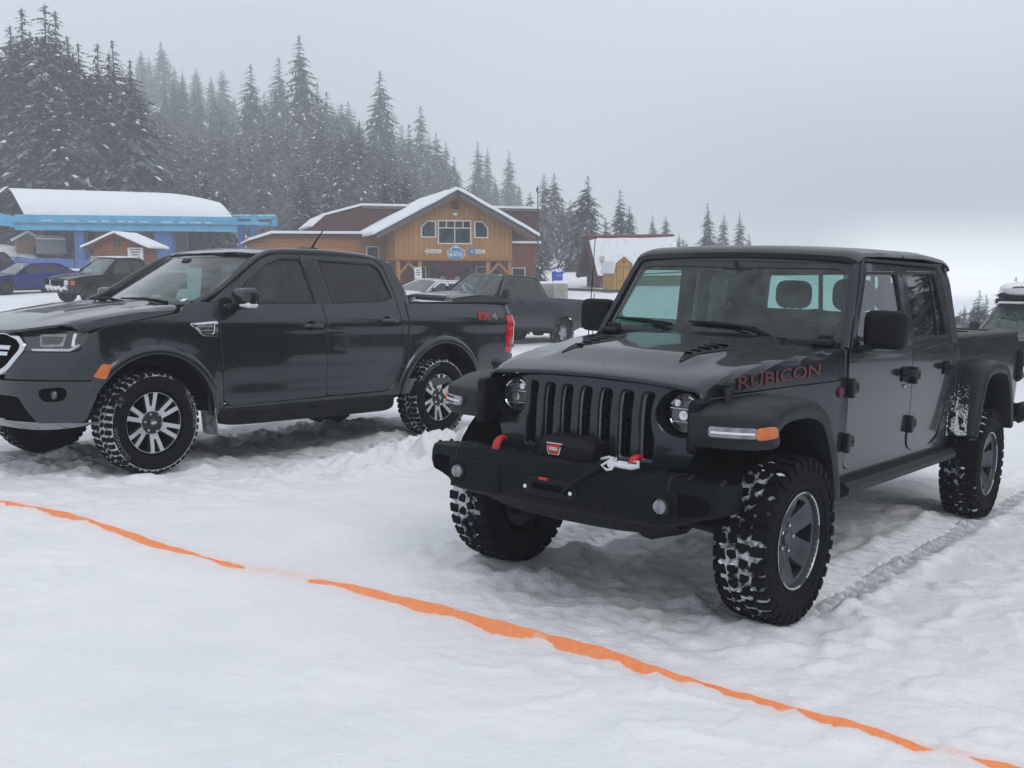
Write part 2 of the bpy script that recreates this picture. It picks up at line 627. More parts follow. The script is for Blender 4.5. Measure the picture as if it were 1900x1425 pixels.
def text_mb(body, size, fn, depth=.002, outline=0.0, shear=0.0, space=1.0, width=None, bold=0.0):
    """Lettering as mesh, mapped by fn(u, v, d) with the text centred on (0, 0)."""
    cu = bpy.data.curves.new('lettering', 'FONT')
    cu.body = body
    cu.size = size
    cu.align_x = 'CENTER'
    cu.align_y = 'CENTER'
    cu.shear = shear
    cu.space_character = space
    cu.offset = bold
    cu.extrude = depth / 2
    cu.resolution_u = 3
    o = bpy.data.objects.new('lettering', cu)
    COL.objects.link(o)
    dg = bpy.context.evaluated_depsgraph_get()
    me = bpy.data.meshes.new_from_object(o.evaluated_get(dg))
    xs = [v.co.x for v in me.vertices] or [0, 1]
    kx = 1 if width is None else width / max(1e-6, max(xs) - min(xs))
    cx_ = (max(xs) + min(xs)) / 2
    r = MB()
    r.add([fn((v.co.x - cx_) * kx, v.co.y, v.co.z + depth / 2) for v in me.vertices], [tuple(p.vertices) for p in me.polygons])
    bpy.data.objects.remove(o)
    bpy.data.curves.remove(cu)
    bpy.data.meshes.remove(me)
    return r

# ---------------------------------------------------------------- wheels
def tyre_mesh(rad, w, rim_r, kind, seed, snow=.35, pitches=34, lug=.011):
    """A tyre about the y axis, outer face to +y. Slots: rubber, snow."""
    rg = random.Random(seed)
    b = MB()
    h = w / 2
    rt = rad - lug
    prof = [(rim_r - .004, h * .70), (rim_r + .010, h * .86), (rim_r + .03, h * .95), (rim_r + (rad - rim_r) * .42, h * 1.0),
            (rad - .060, h * .99), (rad - .034, h * .95), (rt - .006, h * .86), (rt, h * .70), (rt + .003, 0),
            (rt, -h * .70), (rt - .006, -h * .86), (rad - .034, -h * .95), (rad - .06, -h * .99), (rim_r + (rad - rim_r) * .42, -h), (rim_r + .01, -h * .86), (rim_r - .004, -h * .7)]
    b.lathe(prof, 96, mis=[0] * 5 + [2] * 4 + [0] * 6)
    def block(poly, r_in, r_out, mi=0, jit=0.0):
        n = len(poly)
        vs_ = []
        for r in (r_in, r_out):
            for (u, v) in poly:
                k = 1 if r == r_in else .90
                cu_ = sum(p[0] for p in poly) / n
                cv_ = sum(p[1] for p in poly) / n
                u2, v2 = cu_ + (u - cu_) * k, cv_ + (v - cv_) * k
                rr = r + rg.uniform(-jit, jit)
                dr = -.030 * max(0, abs(v2) / h - .72) ** 1.5 * 2.2
                t = u2 / rad
                vs_.append(((rr + dr) * math.cos(t), v2, (rr + dr) * math.sin(t)))
        fs = [tuple(range(n, 2 * n))] + [(i, (i + 1) % n, n + (i + 1) % n, n + i) for i in range(n)]
        a, c, d = (Vector(vs_[i]) for i in fs[0][:3])
        nn = (c - a).cross(d - a)
        m = Vector(vs_[n])
        m.y = 0
        if nn.dot(m) < 0:
            fs = [f[::-1] for f in fs]
        b.add(vs_, fs, mi)
    p = 2 * PI * rad / pitches
    for i in range(pitches):
        u = i * p
        long_ = i % 2
        for sg in (1, -1):
            uu = u + (p * .5 if sg < 0 else 0)
            s0 = h * (.985 if long_ else .93)
            sh = [(-.36 * p, .44 * h), (.30 * p, .52 * h), (.34 * p, s0), (-.34 * p, s0)]
            block([(uu + a, sg * c) for a, c in sh], rt - .01, rad)
            # shoulder lug carried down the sidewall
            if kind == 'mud':
                t0, t1 = (uu - .30 * p) / rad, (uu + .30 * p) / rad
                q = []
                for r, y in ((rad - .012, h * .93), (rad - .055 - .012 * long_, h * 1.0)):
                    for t in (t0, t1):
                        for dy in (0.0, .009):
                            q.append((r * math.cos(t), sg * (y + dy - .002), r * math.sin(t)))
                f = [(1, 3, 7, 5), (0, 1, 5, 4), (2, 6, 7, 3), (4, 5, 7, 6), (0, 2, 3, 1)]
                b.add(q, f if sg < 0 else [x[::-1] for x in f])
            if kind == 'mud':
                c1 = [(-.12 * p, .03 * h), (.40 * p, .09 * h), (.30 * p, .40 * h), (.02 * p, .40 * h), (-.30 * p, .22 * h)]
            else:
                c1 = [(-.38 * p, .05 * h), (.02 * p, .05 * h), (.36 * p, .22 * h), (.36 * p, .38 * h), (-.05 * p, .40 * h), (-.38 * p, .25 * h)]
            block([(uu + a, sg * c) for a, c in c1], rt - .01, rad + .002)
            # snow packed between the blocks
            for _ in range(2):
                if rg.random() < (snow if kind == 'mud' else .10):
                    cu0 = uu + p * rg.choice((.48, .46, -.5)) + rg.uniform(-.12, .12) * p
                    cv0 = sg * h * rg.uniform(.02, .93)
                    ru, rv = p * rg.uniform(.05, .15), h * rg.uniform(.02, .15)
                    ph = rg.uniform(0, 6)
                    pl = [(cu0 + ru * math.cos(a * PI / 3) * rg.uniform(.35, 1.3), cv0 + rv * math.sin(a * PI / 3) * rg.uniform(.35, 1.3)) for a in range(6)]
                    block(pl, rt - .006, rt + lug * rg.uniform(.5, 1.05), 1, .002)
    # raised rings and blocks on the sidewall
    for sg in (1, -1):
        b.lathe([(rim_r + (rad - rim_r) * .30, sg * h * .985), (rim_r + (rad - rim_r) * .31, sg * (h + .002)), (rim_r + (rad - rim_r) * .345, sg * (h + .002)), (rim_r + (rad - rim_r) * .36, sg * h * .99)][::sg], 64)
    return b

def polar_hole(a, da, r0, r1, taper=1.0, n=5, r=.012):
    """Window between spokes: centred on angle a (degrees)."""
    a, da = R(a), R(da)
    pts = []
    for i in range(n + 1):
        t = a - da + 2 * da * i / n
        pts.append((r1 * math.cos(t), r1 * math.sin(t)))
    di = da * taper
    for i in range(3):
        t = a + di - 2 * di * i / 2
        pts.append((r0 * math.cos(t), r0 * math.sin(t)))
    return rnd(pts, r, 3)

def make_wheel(rad, w, rim_r, kind, style, seed, snow=.35, lod=0, letters=None):
    """Wheel prototype: an Empty part with tyre and rim."""
    root = bpy.data.objects.new('wheel', None)
    COL.objects.link(root)
    h = w / 2
    t = tyre_mesh(rad, w, rim_r, kind, seed, snow, pitches=34 if kind == 'mud' else 44, lug=.012 if kind == 'mud' else .009)
    obj('tyre', t, ['rubber', 'snow_cap', 'tread_snow_full' if snow > .6 else 'tread_snow'], root, sharp=28)
    if letters:
        lb = MB()
        rm = rim_r + (rad - rim_r) * .62
        for word, ang, sz in letters:
            def fn(u, v, d, ang=ang):
                q = ang + u / rm
                rr = rm + v
                return (rr * math.cos(q), h * .995 + d + .001, rr * math.sin(q))
            lb.merge(text_mb(word, sz, fn, .001, bold=-.0012))
        obj('tyre_lettering', lb, 'letter_grey', root, smooth=False)
    yo = h * .80
    barrel = MB().lathe([(rim_r + .006, yo + .012), (rim_r - .006, yo + .012), (rim_r - .016, yo - .01), (rim_r - .022, yo - .07), (rim_r - .03, -h * .8)], 48)
    barrel.lathe([(rim_r * .72, -.02), (.05, -.02)], 32)
    barrel.lathe([(rim_r - .03, -h * .6), (.02, -h * .6)], 32)
    if style == 'five_spoke':
        def face(a, c):
            r = math.hypot(a, c)
            return (a, yo - .006 - .050 * (1 - sstep(.06, rim_r - .02, r)) - .03 * sstep(.08, .03, r) * 0, c)
        holes = []
        for k in range(5):
            holes.append(polar_hole(90 + 36 + 72 * k, 17.5, .098, rim_r - .035, .30, r=.018))
            a = R(90 + 72 * k + 36)
            holes.append(circle(.0635 * math.cos(a), .0635 * math.sin(a), .0165, 10))
        fm = MB().sheet(circle(0, 0, rim_r - .004, 48), face, (0, 1, 0), holes, .022, ch=.004, depth=.03)
        fo = obj('rim', fm, 'gunmetal', root, sharp=30)
        barrel2 = obj('rim_barrel', barrel, 'pocket', root)
        ring = MB()
        for k in range(5):
            a0 = 90 + 72 * k - 27
            n = 14
            for i in range(n):
                t0, t1 = R(a0 + 54 * i / n), R(a0 + 54 * (i + 1) / n)
                q = []
                for tt in (t0, t1):
                    for r, y in ((rim_r - .008, yo + .008), (rim_r - .004, yo + .0145), (rim_r + .002, yo + .0145)):
                        q.append((r * math.cos(tt), y, r * math.sin(tt)))
                ring.add(q, [(0, 1, 4, 3), (1, 2, 5, 4)])
        obj('polished_lip', ring, 'satin_silver', root)
        for k in range(5):
            nuts = MB()
            a = R(90 + 72 * k + 36)
            c = (.0635 * math.cos(a), .0635 * math.sin(a))
            nuts.cyl((c[0], yo - .085, c[1]), (c[0], yo - .045, c[1]), .0105, .009, 6)
            obj('lug_nut', nuts, 'chrome', root)
        cap = MB().lathe([(.035, yo - .058), (.034, yo - .045), (.026, yo - .038), (0.001, yo - .037)], 24)
        obj('hub_cap', cap, 'gunmetal', root)
    elif style == 'twin_spoke':
        def face(a, c):
            r = math.hypot(a, c)
            return (a, yo - .002 - .030 * (1 - sstep(.05, rim_r, r)) , c)
        holes = []
        for k in range(6):
            holes.append(polar_hole(60 * k, 15.5, .092, rim_r - .016, .60, r=.03))
            holes.append(polar_hole(30 + 60 * k, 6.2, .128, rim_r - .016, .6, r=.012))
        fm = MB().sheet(circle(0, 0, rim_r - .003, 48), face, (0, 1, 0), holes, .02, ch=.004, depth=.035, emi=1)
        obj('rim', fm, ['machined', 'pocket'], root, sharp=30)
        hubm = MB().lathe([(.088, yo - .030), (.084, yo - .0215), (.072, yo - .0245), (.045, yo - .025), (.001, yo - .025)], 32)
        obj('hub_plate', hubm, 'pocket', root)
        obj('rim_barrel', barrel, 'dark', root)
        for k in range(6):
            nuts = MB()
            a = R(60 * k + 15)
            c = (.070 * math.cos(a), .070 * math.sin(a))
            nuts.cyl((c[0], yo - .03, c[1]), (c[0], yo - .006, c[1]), .0115, .010, 6)
            obj('lug_nut', nuts, 'chrome', root)
        cap = MB().lathe([(.033, yo - .028), (.032, yo - .010), (.026, yo - .006), (.001, yo - .005)], 24)
        cap2 = MB()
        cap2.sheet(circle(0, 0, .024, 20, .011), lambda a, c: (a, yo - .0025, c), (0, 1, 0), (), .02, ch=.001, depth=.002)
        o_ = obj('hub_cap', cap, 'gunmetal', root)
        obj('hub_emblem', cap2, 'machined', root)
    else:   # pressed wheels of the far vehicles
        def face(a, c):
            r = math.hypot(a, c)
            return (a, yo - .03 + .02 * sstep(.02, .1, r) - .02 * sstep(.1, rim_r, r), c)
        nh = 5 if style == 'steel5' else 8
        holes = [polar_hole(360 / nh * k, 360 / nh * .27, rim_r * .52, rim_r * .84, .6, 3, .015) for k in range(nh)]
        fm = MB().sheet(circle(0, 0, rim_r - .004, 28), face, (0, 1, 0), holes, .06, ch=.003, depth=.02)
        obj('rim', fm, 'steel' if style != 'dark5' else 'pocket', root, sharp=30)
        obj('rim_barrel', barrel, 'pocket', root)
    return root
def tread_mat(name, lo, hi):
    m, b, o = mat(name)
    n = mathn('ADD', mathn('MULTIPLY', noise_tex(3.2, 3, .5), .7), mathn('MULTIPLY', noise_tex(24, 3, .6), .5))
    f = maprange(n, lo, hi)
    LK(mixc(f, (.005, .0055, .0065), (.62, .65, .69)), b.inputs['Base Color'])
    b.inputs['Roughness'].default_value = .85
    b.inputs['Specular IOR Level'].default_value = .15
    return m
M['tread_snow'] = tread_mat('packed_tread', .585, .70)
M['tread_snow_full'] = tread_mat('snowy_tread', .52, .66)
M['letter_grey'] = P('raised_white_letter', (.30, .31, .32), .7)
def place_wheel(proto, parent, x, y, z, side, first, steer=0, spin=0):
    o = proto if first else copy_tree(proto)
    o.parent = parent
    o.location = (x, y * side, z)
    o.rotation_euler = (0, spin, steer + (0 if side > 0 else PI))
    o.rotation_mode = 'YXZ' if False else 'XYZ'
    return o

# ---------------------------------------------------------------- the nearest truck: a boxy off-road pickup
MJ = Matrix(((-0.61262, 0.78938, 0.03966, 0.6137), (-0.78934, -0.61362, 0.02047, 5.3658), (0.0405, -0.01876, 0.999, -0.0457), (0, 0, 0, 1)))
def build_jeep():
    root = empty('pickup_truck', 'nearest grey off-road pickup with seven-slot grille, winch bumper and knobbly snow-packed tyres', 'pickup truck',
                 'pickup trucks parked on the snow', matrix=MJ)
    BP, BK = 'jeep', 'black_plastic'
    def wj(x):
        return interp(x, [-.85, -.70, -.3, .1, .46], [.79, .772, .715, .668, .615])
    def JY(x, z):
        y = .80 - .022 * max(0, (1.02 - z) / .42) ** 2
        if z > 1.24:
            y -= (z - 1.24) * .165 + .02 * max(0, (z - 1.66) / .12) ** 2
        if x > -.80:
            y = min(y, wj(x) + .006)
        return y
    def both(name, fnb, mats, parent=root, **k):
        """A part on each flank."""
        res = []
        for sg in (1, -1):
            b = fnb()
            res.append(obj(name, b if sg > 0 else b.mirror(), mats, parent, **k))
        return res
    side = lambda x, z: (x, JY(x, z), z)
    OUT = (0, 1, 0.05)
    # --- dark inner shell so panel gaps read dark and nothing shows through
    inn = MB()
    inn.rbox((-1.80, 0, .93), (2.0, 1.50, .60), .03)
    inn.rbox((-3.79, 0, .98), (1.78, 1.46, .46), .03)
    inn.rbox((-.20, 0, .95), (1.15, .96, .26), .03)
    inn.rbox((-2.0, 0, .60), (4.6, .84, .16), .03)
    inn.rbox((-.78, 0, 1.0), (.10, 1.42, .52), .03)
    for sg in (1, -1):
        inn.rbox((.17, sg * .55, .93), (.34, .22, .28), .03)
    inn.rbox((-1.9, 0, .62), (4.4, 1.36, .04), .01)
    obj('chassis', inn, 'under', root)
    # --- grille panel
    def gx(y, z):
        return .505 - .09 * (y / .6) ** 2 - .20 * max(0, z - .985) - .06 * max(0, .80 - z)
    gf = lambda y, z: (gx(y, z), y, z)
    half = [(0, 1.112), (.30, 1.107), (.46, 1.094), (.56, 1.068, .05), (.612, .99, .08), (.592, .88, .1), (.535, .75, .1), (.475, .662, .04), (.30, .652), (0, .648)]
    gout = rnd([(y, z, *q) for y, z, *q in half] + [(-y, z, *q) for y, z, *q in half[-2:0:-1]], .03)
    slots = []
    for k in range(7):
        c = (k - 3) * .1105
        w_ = .038
        bend = 0
        s_ = [(c + w_ * 1.06, 1.075, .03), (c + w_ * 1.02, .745, .02), (c - w_ * 1.02, .745, .02), (c - w_ * 1.06, 1.075, .03)]
        if k in (0, 6):
            sg = -1 if k == 0 else 1
            o_ = c + sg * w_
            s_ = [(c - sg * w_, 1.075, .03), (c - sg * w_, .745, .02), (o_ + sg * .004, .745, .02), (o_ + sg * .006, .86, .03), (o_ - sg * .016, .93, .05), (o_ - sg * .016, 1.0, .05), (o_ - sg * .002, 1.075, .03)]
        slots.append(rnd(s_, .025))
    lampc = (.484, .985)
    lamps = [circle(sg * lampc[0], lampc[1], .113, 30) for sg in (1, -1)]
    g = MB().sheet(gout, gf, (1, 0, 0), slots + lamps, .045, ch=.006, depth=.05, hole_depth=.06)
    grille = obj('grille', g, BP, root)
    # bright surround and honeycomb insert of each slot
    for k, s_ in enumerate(slots):
        c = sum(p[0] for p in s_) / len(s_)
        inner = [(c + (p[0] - c) * .82, .910 + (p[1] - .910) * .965) for p in s_]
        rb = MB().sheet(s_, lambda y, z: (gx(y, z) - .022, y, z), (1, 0, 0), [inner], .05, ch=.004, depth=.012)
        so = obj('slot_surround', rb, 'slot_trim', grille)
    hx = MB()
    hx.add([(gx(y, z) - .050, y, z) for y, z in ((-.41, .70), (.41, .70), (.41, 1.09), (-.41, 1.09))], [(0, 1, 2, 3)])
    obj('radiator', hx, 'dark', grille)
    hc = MB()
    px = .034
    for k in range(7):
        c = (k - 3) * .1105
        for j in range(12):
            for i in (-1, 0, 1):
                yy, zz = c + i * px * .87, .755 + j * px * .87 + (px * .43 if i % 2 else 0)
                pts = [(gx(yy, zz) - .040, yy + px * .46 * math.cos(PI / 3 * q), zz + px * .46 * math.sin(PI / 3 * q)) for q in range(6)]
                hc.tube(pts, .0035, 4, closed=True)
    obj('mesh_insert', hc, BK, grille)
    # --- headlamps
    for sg in (1, -1):
        c = Vector((gx(lampc[0], lampc[1]) - .03, sg * lampc[0], lampc[1]))
        bz = MB().lathe([(.113, .018), (.108, .026), (.104, .02), (.094, -.02), (.090, -.03)], 36, 'x')
        bz.lathe([(.090, -.03), (.001, -.04)], 36, 'x')
        bz.xf(Matrix.Translation(c))
        hl = obj('headlight', bz, BK, root)
        ln = MB().lathe([(.086, -.024), (.084, -.010), (.070, .006), (.045, .015), (.001, .019)], 32, 'x')
        ln.xf(Matrix.Translation(c))
        obj('lens', ln, 'clear_cover', hl)
        ib = MB()
        ib.rbox((-.018, 0, .020), (.012, .15, .007), .002)
        ib.rbox((-.018, 0, -.040), (.012, .13, .006), .002)
        ib.cyl((-.028, .0, -.010), (-.008, .0, -.010), .026, .022, 16)
        ib.cyl((-.028, .035, .045), (-.012, .035, .045), .020, .016, 12)
        ib.cyl((-.028, -.035, .045), (-.012, -.035, .045), .020, .016, 12)
        for a0, a1 in ((35, 75), (105, 150), (205, 250), (285, 330)):
            pts = [(-.016, .078 * math.cos(R(a0 + (a1 - a0) * i / 6)), .078 * math.sin(R(a0 + (a1 - a0) * i / 6))) for i in range(7)]
            ib.tube(pts, .006, 5)
        ib.xf(Matrix.Translation(c))
        obj('reflector', ib, 'reflector', hl)
        bk = MB().lathe([(.089, -.029), (.06, -.033), (.001, -.036)], 24, 'x').xf(Matrix.Translation(c))
        obj('lamp_bowl', bk, 'lens_dark', hl)
    # --- bonnet
    def zt(x):
        return interp(x, [-.78, -.5, -.1, .1, .25, .36, .43, .475], [1.282, 1.268, 1.226, 1.200, 1.174, 1.153, 1.136, 1.119])
    def zb(x):
        return interp(x, [-.78, .30, .475], [1.118, 1.082, 1.062])
    RR = .045
    def hoodf(x, t):
        s_, sg = abs(t), (1 if t >= 0 else -1)
        w = wj(x)
        z0 = zt(x)
        if s_ < w - RR:
            u = s_ / (w - RR)
            bul = .030 * sstep(.47, .35, s_) * sstep(.36, .05, x)
            z = z0 + .016 * (1 - u * u) + bul - .010 * sstep(.30, .475, x) * u * u
            return (x, t, z)
        z0 = z0 - .010 * sstep(.30, .475, x)
        a = (s_ - (w - RR)) / RR
        if a < PI / 2:
            return (x, sg * (w - RR + RR * math.sin(a)), z0 - RR * (1 - math.cos(a)))
        d = s_ - (w - RR + RR * PI / 2)
        return (x, sg * (w + d * .03), z0 - RR - d)
    def tmax(x):
        dz = zt(x) - .010 * sstep(.30, .475, x) - zb(x)
        w = wj(x)
        return w - RR + (RR * math.acos(max(-1, 1 - dz / RR)) if dz < RR else RR * PI / 2 + dz - RR)
    xs = [-.765 + i * (.475 + .765) / 16 for i in range(17)]
    ho = [(x, tmax(x)) for x in xs] + [(x, -tmax(x)) for x in reversed(xs)]
    hd = MB().sheet(ho, hoodf, (.2, 0, 1), (), .035, ch=.004, depth=.012)
    hood = obj('bonnet', hd, BP, root)
    def above(d):
        def f(x, t):
            p = hoodf(x, t)
            return (p[0], p[1], p[2] + d)
        return f
    for sg in (1, -1):
        vo = rnd([(.23, sg * .345), (-.24, sg * .425), (-.36, sg * .30), (-.12, sg * .235)], .03)
        vm = MB().sheet(vo, above(.0035), (0, 0, 1), (), .05, ch=.002, depth=.004)
        vt = obj('bonnet_vent', vm, BK, hood)
        sl = MB()
        for j in range(5):
            xx = .10 - j * .075
            a, c = Vector(above(.006)(xx, sg * (.305 - j * .005))), Vector(above(.006)(xx - .03, sg * (.335 + j * .010)))
            sl.rbox((a + c) / 2, (.034, (c - a).length, .005), .002, Matrix.Rotation(R(-14), 3, 'Y'))
        obj('vent_slats', sl, 'pocket', vt)
    def flank(sg, lift=.003):
        def f(u, v, d):
            x0 = -.15
            ax = Vector((1, 0, -.052)).normalized()
            x = x0 - sg * 0 + (u if sg < 0 else -u) * 1
            z = 1.150 - (x - x0) * .062 + v
            return (x, sg * (wj(x) + lift + d + .003), z)
        return f
    for sg in (1, -1):
        obj('bonnet_lettering', text_mb('RUBICON', .088, flank(sg), .0012, width=.74, bold=.0008), 'dred', hood, smooth=False)
    for sg in (1, -1):
        lt = MB()
        lt.rbox((.335, sg * .668, 1.075), (.065, .036, .14), .014)
        lt.rbox((.345, sg * .674, 1.135), (.075, .03, .035), .012)
        obj('bonnet_latch', lt, 'seal', root)
        obj('inner_fender', MB().rbox((.46, sg * .605, .945), (.20, .05, .24), .015), 'black_plastic', root)
    # --- cowl
    cw = MB()
    cw.sheet(rnd([(-.762, .73), (-.762, -.73), (-.845, -.73), (-.845, .73)], .01), lambda x, y: (x, y, 1.288 + (-.765 - x) * .25 + .012 * (1 - (y / .75) ** 2)), (0, 0, 1), (), .1)
    for i in range(16):
        cw.rbox((-.80, -.1 + i * .035, 1.312), (.055, .010, .006), .002)
    obj('cowl', cw, BK, root)
    # --- flank behind the front wheel
    fo = rnd([(.43, 1.064, 0), (-.768, 1.112, 0), (-.772, 1.275, .01), (-.786, 1.275, .0), (-.812, .98, 0), (-.836, .66, 0), (-.88, .612, .0), (-.43, .612, 0), (-.42, .70), (-.30, .92, .1), (0, 1.0, .1), (.33, .96, .05), (.43, .93)], .03)
    both('cowl_side', lambda: MB().sheet(fo, side, OUT, (), .06), BP)
    bdg = MB().sheet(circle(-.735, 1.052, .026, 20), lambda x, z: (x, JY(x, z) + .012, z), OUT, (), .03, ch=.002, depth=.008)
    obj('round_badge', bdg, 'dred', root)
    # --- doors
    wf = rnd([(-.915, 1.315), (-1.125, 1.700), (-1.71, 1.722), (-1.785, 1.315)], .035)
    fd = rnd([(-.797, 1.285, .0), (-1.108, 1.765, .02), (-1.805, 1.782, .02), (-1.858, 1.25, 0), (-1.886, .98, 0), (-1.89, .80, .04), (-1.85, .727, .05), (-1.73, .640, .06), (-.925, .617, .06), (-.842, .655, .04), (-.818, .98, 0)], .02)
    wr = rnd([(-1.925, 1.318), (-1.868, 1.730), (-2.50, 1.752), (-2.655, 1.325)], .035)
    rd = rnd([(-1.817, 1.783, .02), (-2.628, 1.806, .02), (-2.728, 1.25, 0), (-2.70, 1.05, .02), (-2.555, .70, .08), (-2.38, .630, .05), (-2.05, .617, .06), (-1.92, .66, .06), (-1.903, .80), (-1.898, .98, 0), (-1.870, 1.25, 0)], .02)
    for sg in (1, -1):
        mm = lambda b: b if sg > 0 else b.mirror()
        d1 = obj('front_door', mm(MB().sheet(fd, side, OUT, [wf], .05, depth=.03)), BP, root)
        d2 = obj('rear_door', mm(MB().sheet(rd, side, OUT, [wr], .05, depth=.03)), BP, root)
        for d, wo, gl in ((d1, wf, 'side_glass'), (d2, wr, 'privacy')):
            cx_, cz_ = sum(p[0] for p in wo) / len(wo), sum(p[1] for p in wo) / len(wo)
            inner = [(cx_ + (x - cx_) * .955, cz_ + (z - cz_) * .93) for x, z in wo]
            obj('window_seal', mm(MB().sheet(wo, lambda x, z: (x, JY(x, z) - .004, z), OUT, [inner], .08, ch=.002, depth=.012)), 'seal', d)
            q = MB().sheet(wo, lambda x, z: (x, JY(x, z) - .016, z), OUT, (), .09, ch=.0, depth=.002)
            obj('window', mm(q), gl, d)
        # quarter bar of the rear window
        bar = MB()
        a, c = (-2.40, 1.75), (-2.44, 1.325)
        bar.prism([(a[0], a[1]), (a[0] - .022, a[1]), (c[0] - .022, c[1]), (c[0], c[1])], lambda x, z, d: (x, JY(x, z) - .006 + d, z), -.02, .004)
        obj('window_bar', mm(bar), 'seal', d2)
        for d, x, z in ((d1, -1.745, 1.112), (d2, -2.60, 1.125)):
            h = MB()
            y = JY(x, z)
            h.rbox((x + .01, y + .004, z), (.13, .012, .085), .004)
            pts = spline([(x + .095, y + .012, z + .004), (x + .05, y + .050, z + .01), (x - .03, y + .052, z + .008), (x - .075, y + .018, z)], 10)
            h.tube(pts, [.014, .018, .019, .019, .019, .019, .019, .018, .016, .012], 8)
            h.sheet(circle(x + .005, z, .05, 20, .045), lambda a, b2: (a, y + .012, b2), OUT, (), .05, ch=.002, depth=.004)
            obj('handle', mm(h), BK, d)
        lk = MB().lathe([(.013, 0), (.012, .008), (.001, .009)], 14).xf(Matrix.Translation((-1.735, JY(-1.735, 1.04) + .002, 1.04)))
        obj('lock', mm(lk), 'chrome', d1)
        for d, x, zs in ((d1, -.835, (1.072, .778)), (d2, -1.905, (1.10, .80))):
            for z in zs:
                hg = MB()
                y = JY(x, z)
                hg.rbox((x + .022, y + .016, z), (.040, .034, .105), .006)
                hg.rbox((x - .045, y + .010, z), (.085, .020, .060), .006)
                for q in (-.02, -.06):
                    hg.cyl((x + q, y + .018, z), (x + q, y + .026, z), .010, .009, 8)
                obj('hinge', mm(hg), 'flare', d)
    # --- sills, cab corner, rear pillar
    so = rnd([(-.842, .625), (-1.70, .64), (-1.80, .80), (-1.84, 1.02), (-1.96, 1.02), (-2.06, .80), (-2.10, .625), (-2.50, .625), (-2.60, .66, .02), (-2.735, 1.02, .02), (-2.755, 1.28), (-2.878, 1.285), (-2.878, .62), (-2.78, .55), (-.79, .545), (-.79, .60)], .01)
    both('body_side', lambda: MB().sheet(so, lambda x, z: (x, JY(x, z) - .008, z), OUT, (), .06), BP)
    rk = MB()
    for i in range(1):
        rk.grid(lambda u, v: (-.80 - u * 2.03, [(.70, .49), (.80, .482), (.842, .505), (.846, .535), (.815, .562), (.70, .568)][int(round(v * 5))][0], [(.70, .49), (.80, .482), (.842, .505), (.846, .535), (.815, .562), (.70, .568)][int(round(v * 5))][1]), 12, 6)
        rk.add([(-.80, y, z) for y, z in ((.70, .49), (.80, .482), (.842, .505), (.846, .535), (.815, .562), (.70, .568))], [(0, 1, 2, 3, 4, 5)])
        rk.add([(-2.83, y, z) for y, z in ((.70, .49), (.80, .482), (.842, .505), (.846, .535), (.815, .562), (.70, .568))], [(5, 4, 3, 2, 1, 0)])
    both('rock_rail', lambda: rk, 'flare')
    cp = rnd([(-2.640, 1.806), (-2.80, 1.812, .05), (-2.888, 1.292, .01), (-2.752, 1.287)], .01)
    def roofw(x):
        return .700
    # --- hard top
    def rz(x):
        return interp(x, [-2.86, -2.79, -2.70, -2.3, -1.5, -1.2, -1.125, -1.09], [1.80, 1.836, 1.853, 1.862, 1.838, 1.820, 1.806, 1.778])
    def roof(x, t):
        s_, sg = abs(t), (1 if t >= 0 else -1)
        w = .690
        r_ = .05
        if s_ < w - r_:
            return (x, t, rz(x) + .022 * (1 - (s_ / w) ** 2))
        a = min((s_ - (w - r_)) / r_, 1.45)
        return (x, sg * (w - r_ + r_ * math.sin(a) + .022 * sstep(0, 1.4, a)), rz(x) - r_ * (1 - math.cos(a)) * .85)
    for (x0, x1) in ((-1.09, -1.838), (-1.850, -2.85)):
        ro = rnd([(x0, .71), (x1, .71), (x1, -.71), (x0, -.71)], .02)
        obj('roof', MB().sheet(ro, roof, (0, 0, 1), (), .045, ch=.005, depth=.03), 'hardtop', root)
    both('rear_pillar', lambda: MB().sheet(cp, lambda x, z: (x, JY(x, z) - .002, z), OUT, (), .05, depth=.05), 'hardtop')
    gut = MB().rbox((-1.88, .712, 1.778), (1.5, .012, .016), .004, Matrix.Rotation(R(1.2), 3, 'Y'))
    both('drip_rail', lambda: gut, 'seal')
    # rear cab wall with its window
    def rw(y, z):
        return (-2.86 + (z - 1.3) * .16, y, z)
    wo = rnd([(.70, 1.80), (.775, 1.28), (-.775, 1.28), (-.70, 1.80)], .03)
    wh = rnd([(.56, 1.735), (.60, 1.44), (-.60, 1.44), (-.56, 1.735)], .05)
    obj('rear_wall', MB().sheet(wo, rw, (-1, 0, 0), [wh], .08, depth=.04), 'hardtop', root)
    obj('rear_window', MB().sheet(wh, lambda y, z: (rw(y, z)[0] + .02, y, z), (-1, 0, 0), (), .2, ch=0, depth=.002), 'side_glass', root)
    fr = MB()
    for y in (-.17, .21):
        fr.rbox((-2.80, y, 1.585), (.02, .03, .31), .004, Matrix.Rotation(R(9), 3, 'Y'))
    obj('window_bars', fr, 'seal', root)
    # --- windscreen frame, glass, wipers
    def wx(y, z):
        return -.800 - (z - 1.285) * .63 - .045 * y * y
    wsf = lambda y, z: (wx(y, z), y, z)
    wo = rnd([(.792, 1.272), (-.792, 1.272), (-.722, 1.785, .06), (.722, 1.785, .06)], .02)
    gi = rnd([(.738, 1.322), (-.738, 1.322), (-.655, 1.742), (.655, 1.742)], .06)
    wframe = obj('windscreen_frame', MB().sheet(wo, wsf, (1, 0, .5), [gi], .06, ch=.006, depth=.06, hole_depth=.012), BP, root)
    gb = rnd([(.70, 1.385), (-.70, 1.385), (-.632, 1.708), (.632, 1.708)], .06)
    obj('windscreen_border', MB().sheet(gi, lambda y, z: (wx(y, z) - .004, y, z), (1, 0, .5), [gb], .08, ch=.001, depth=.004), 'frit', wframe)
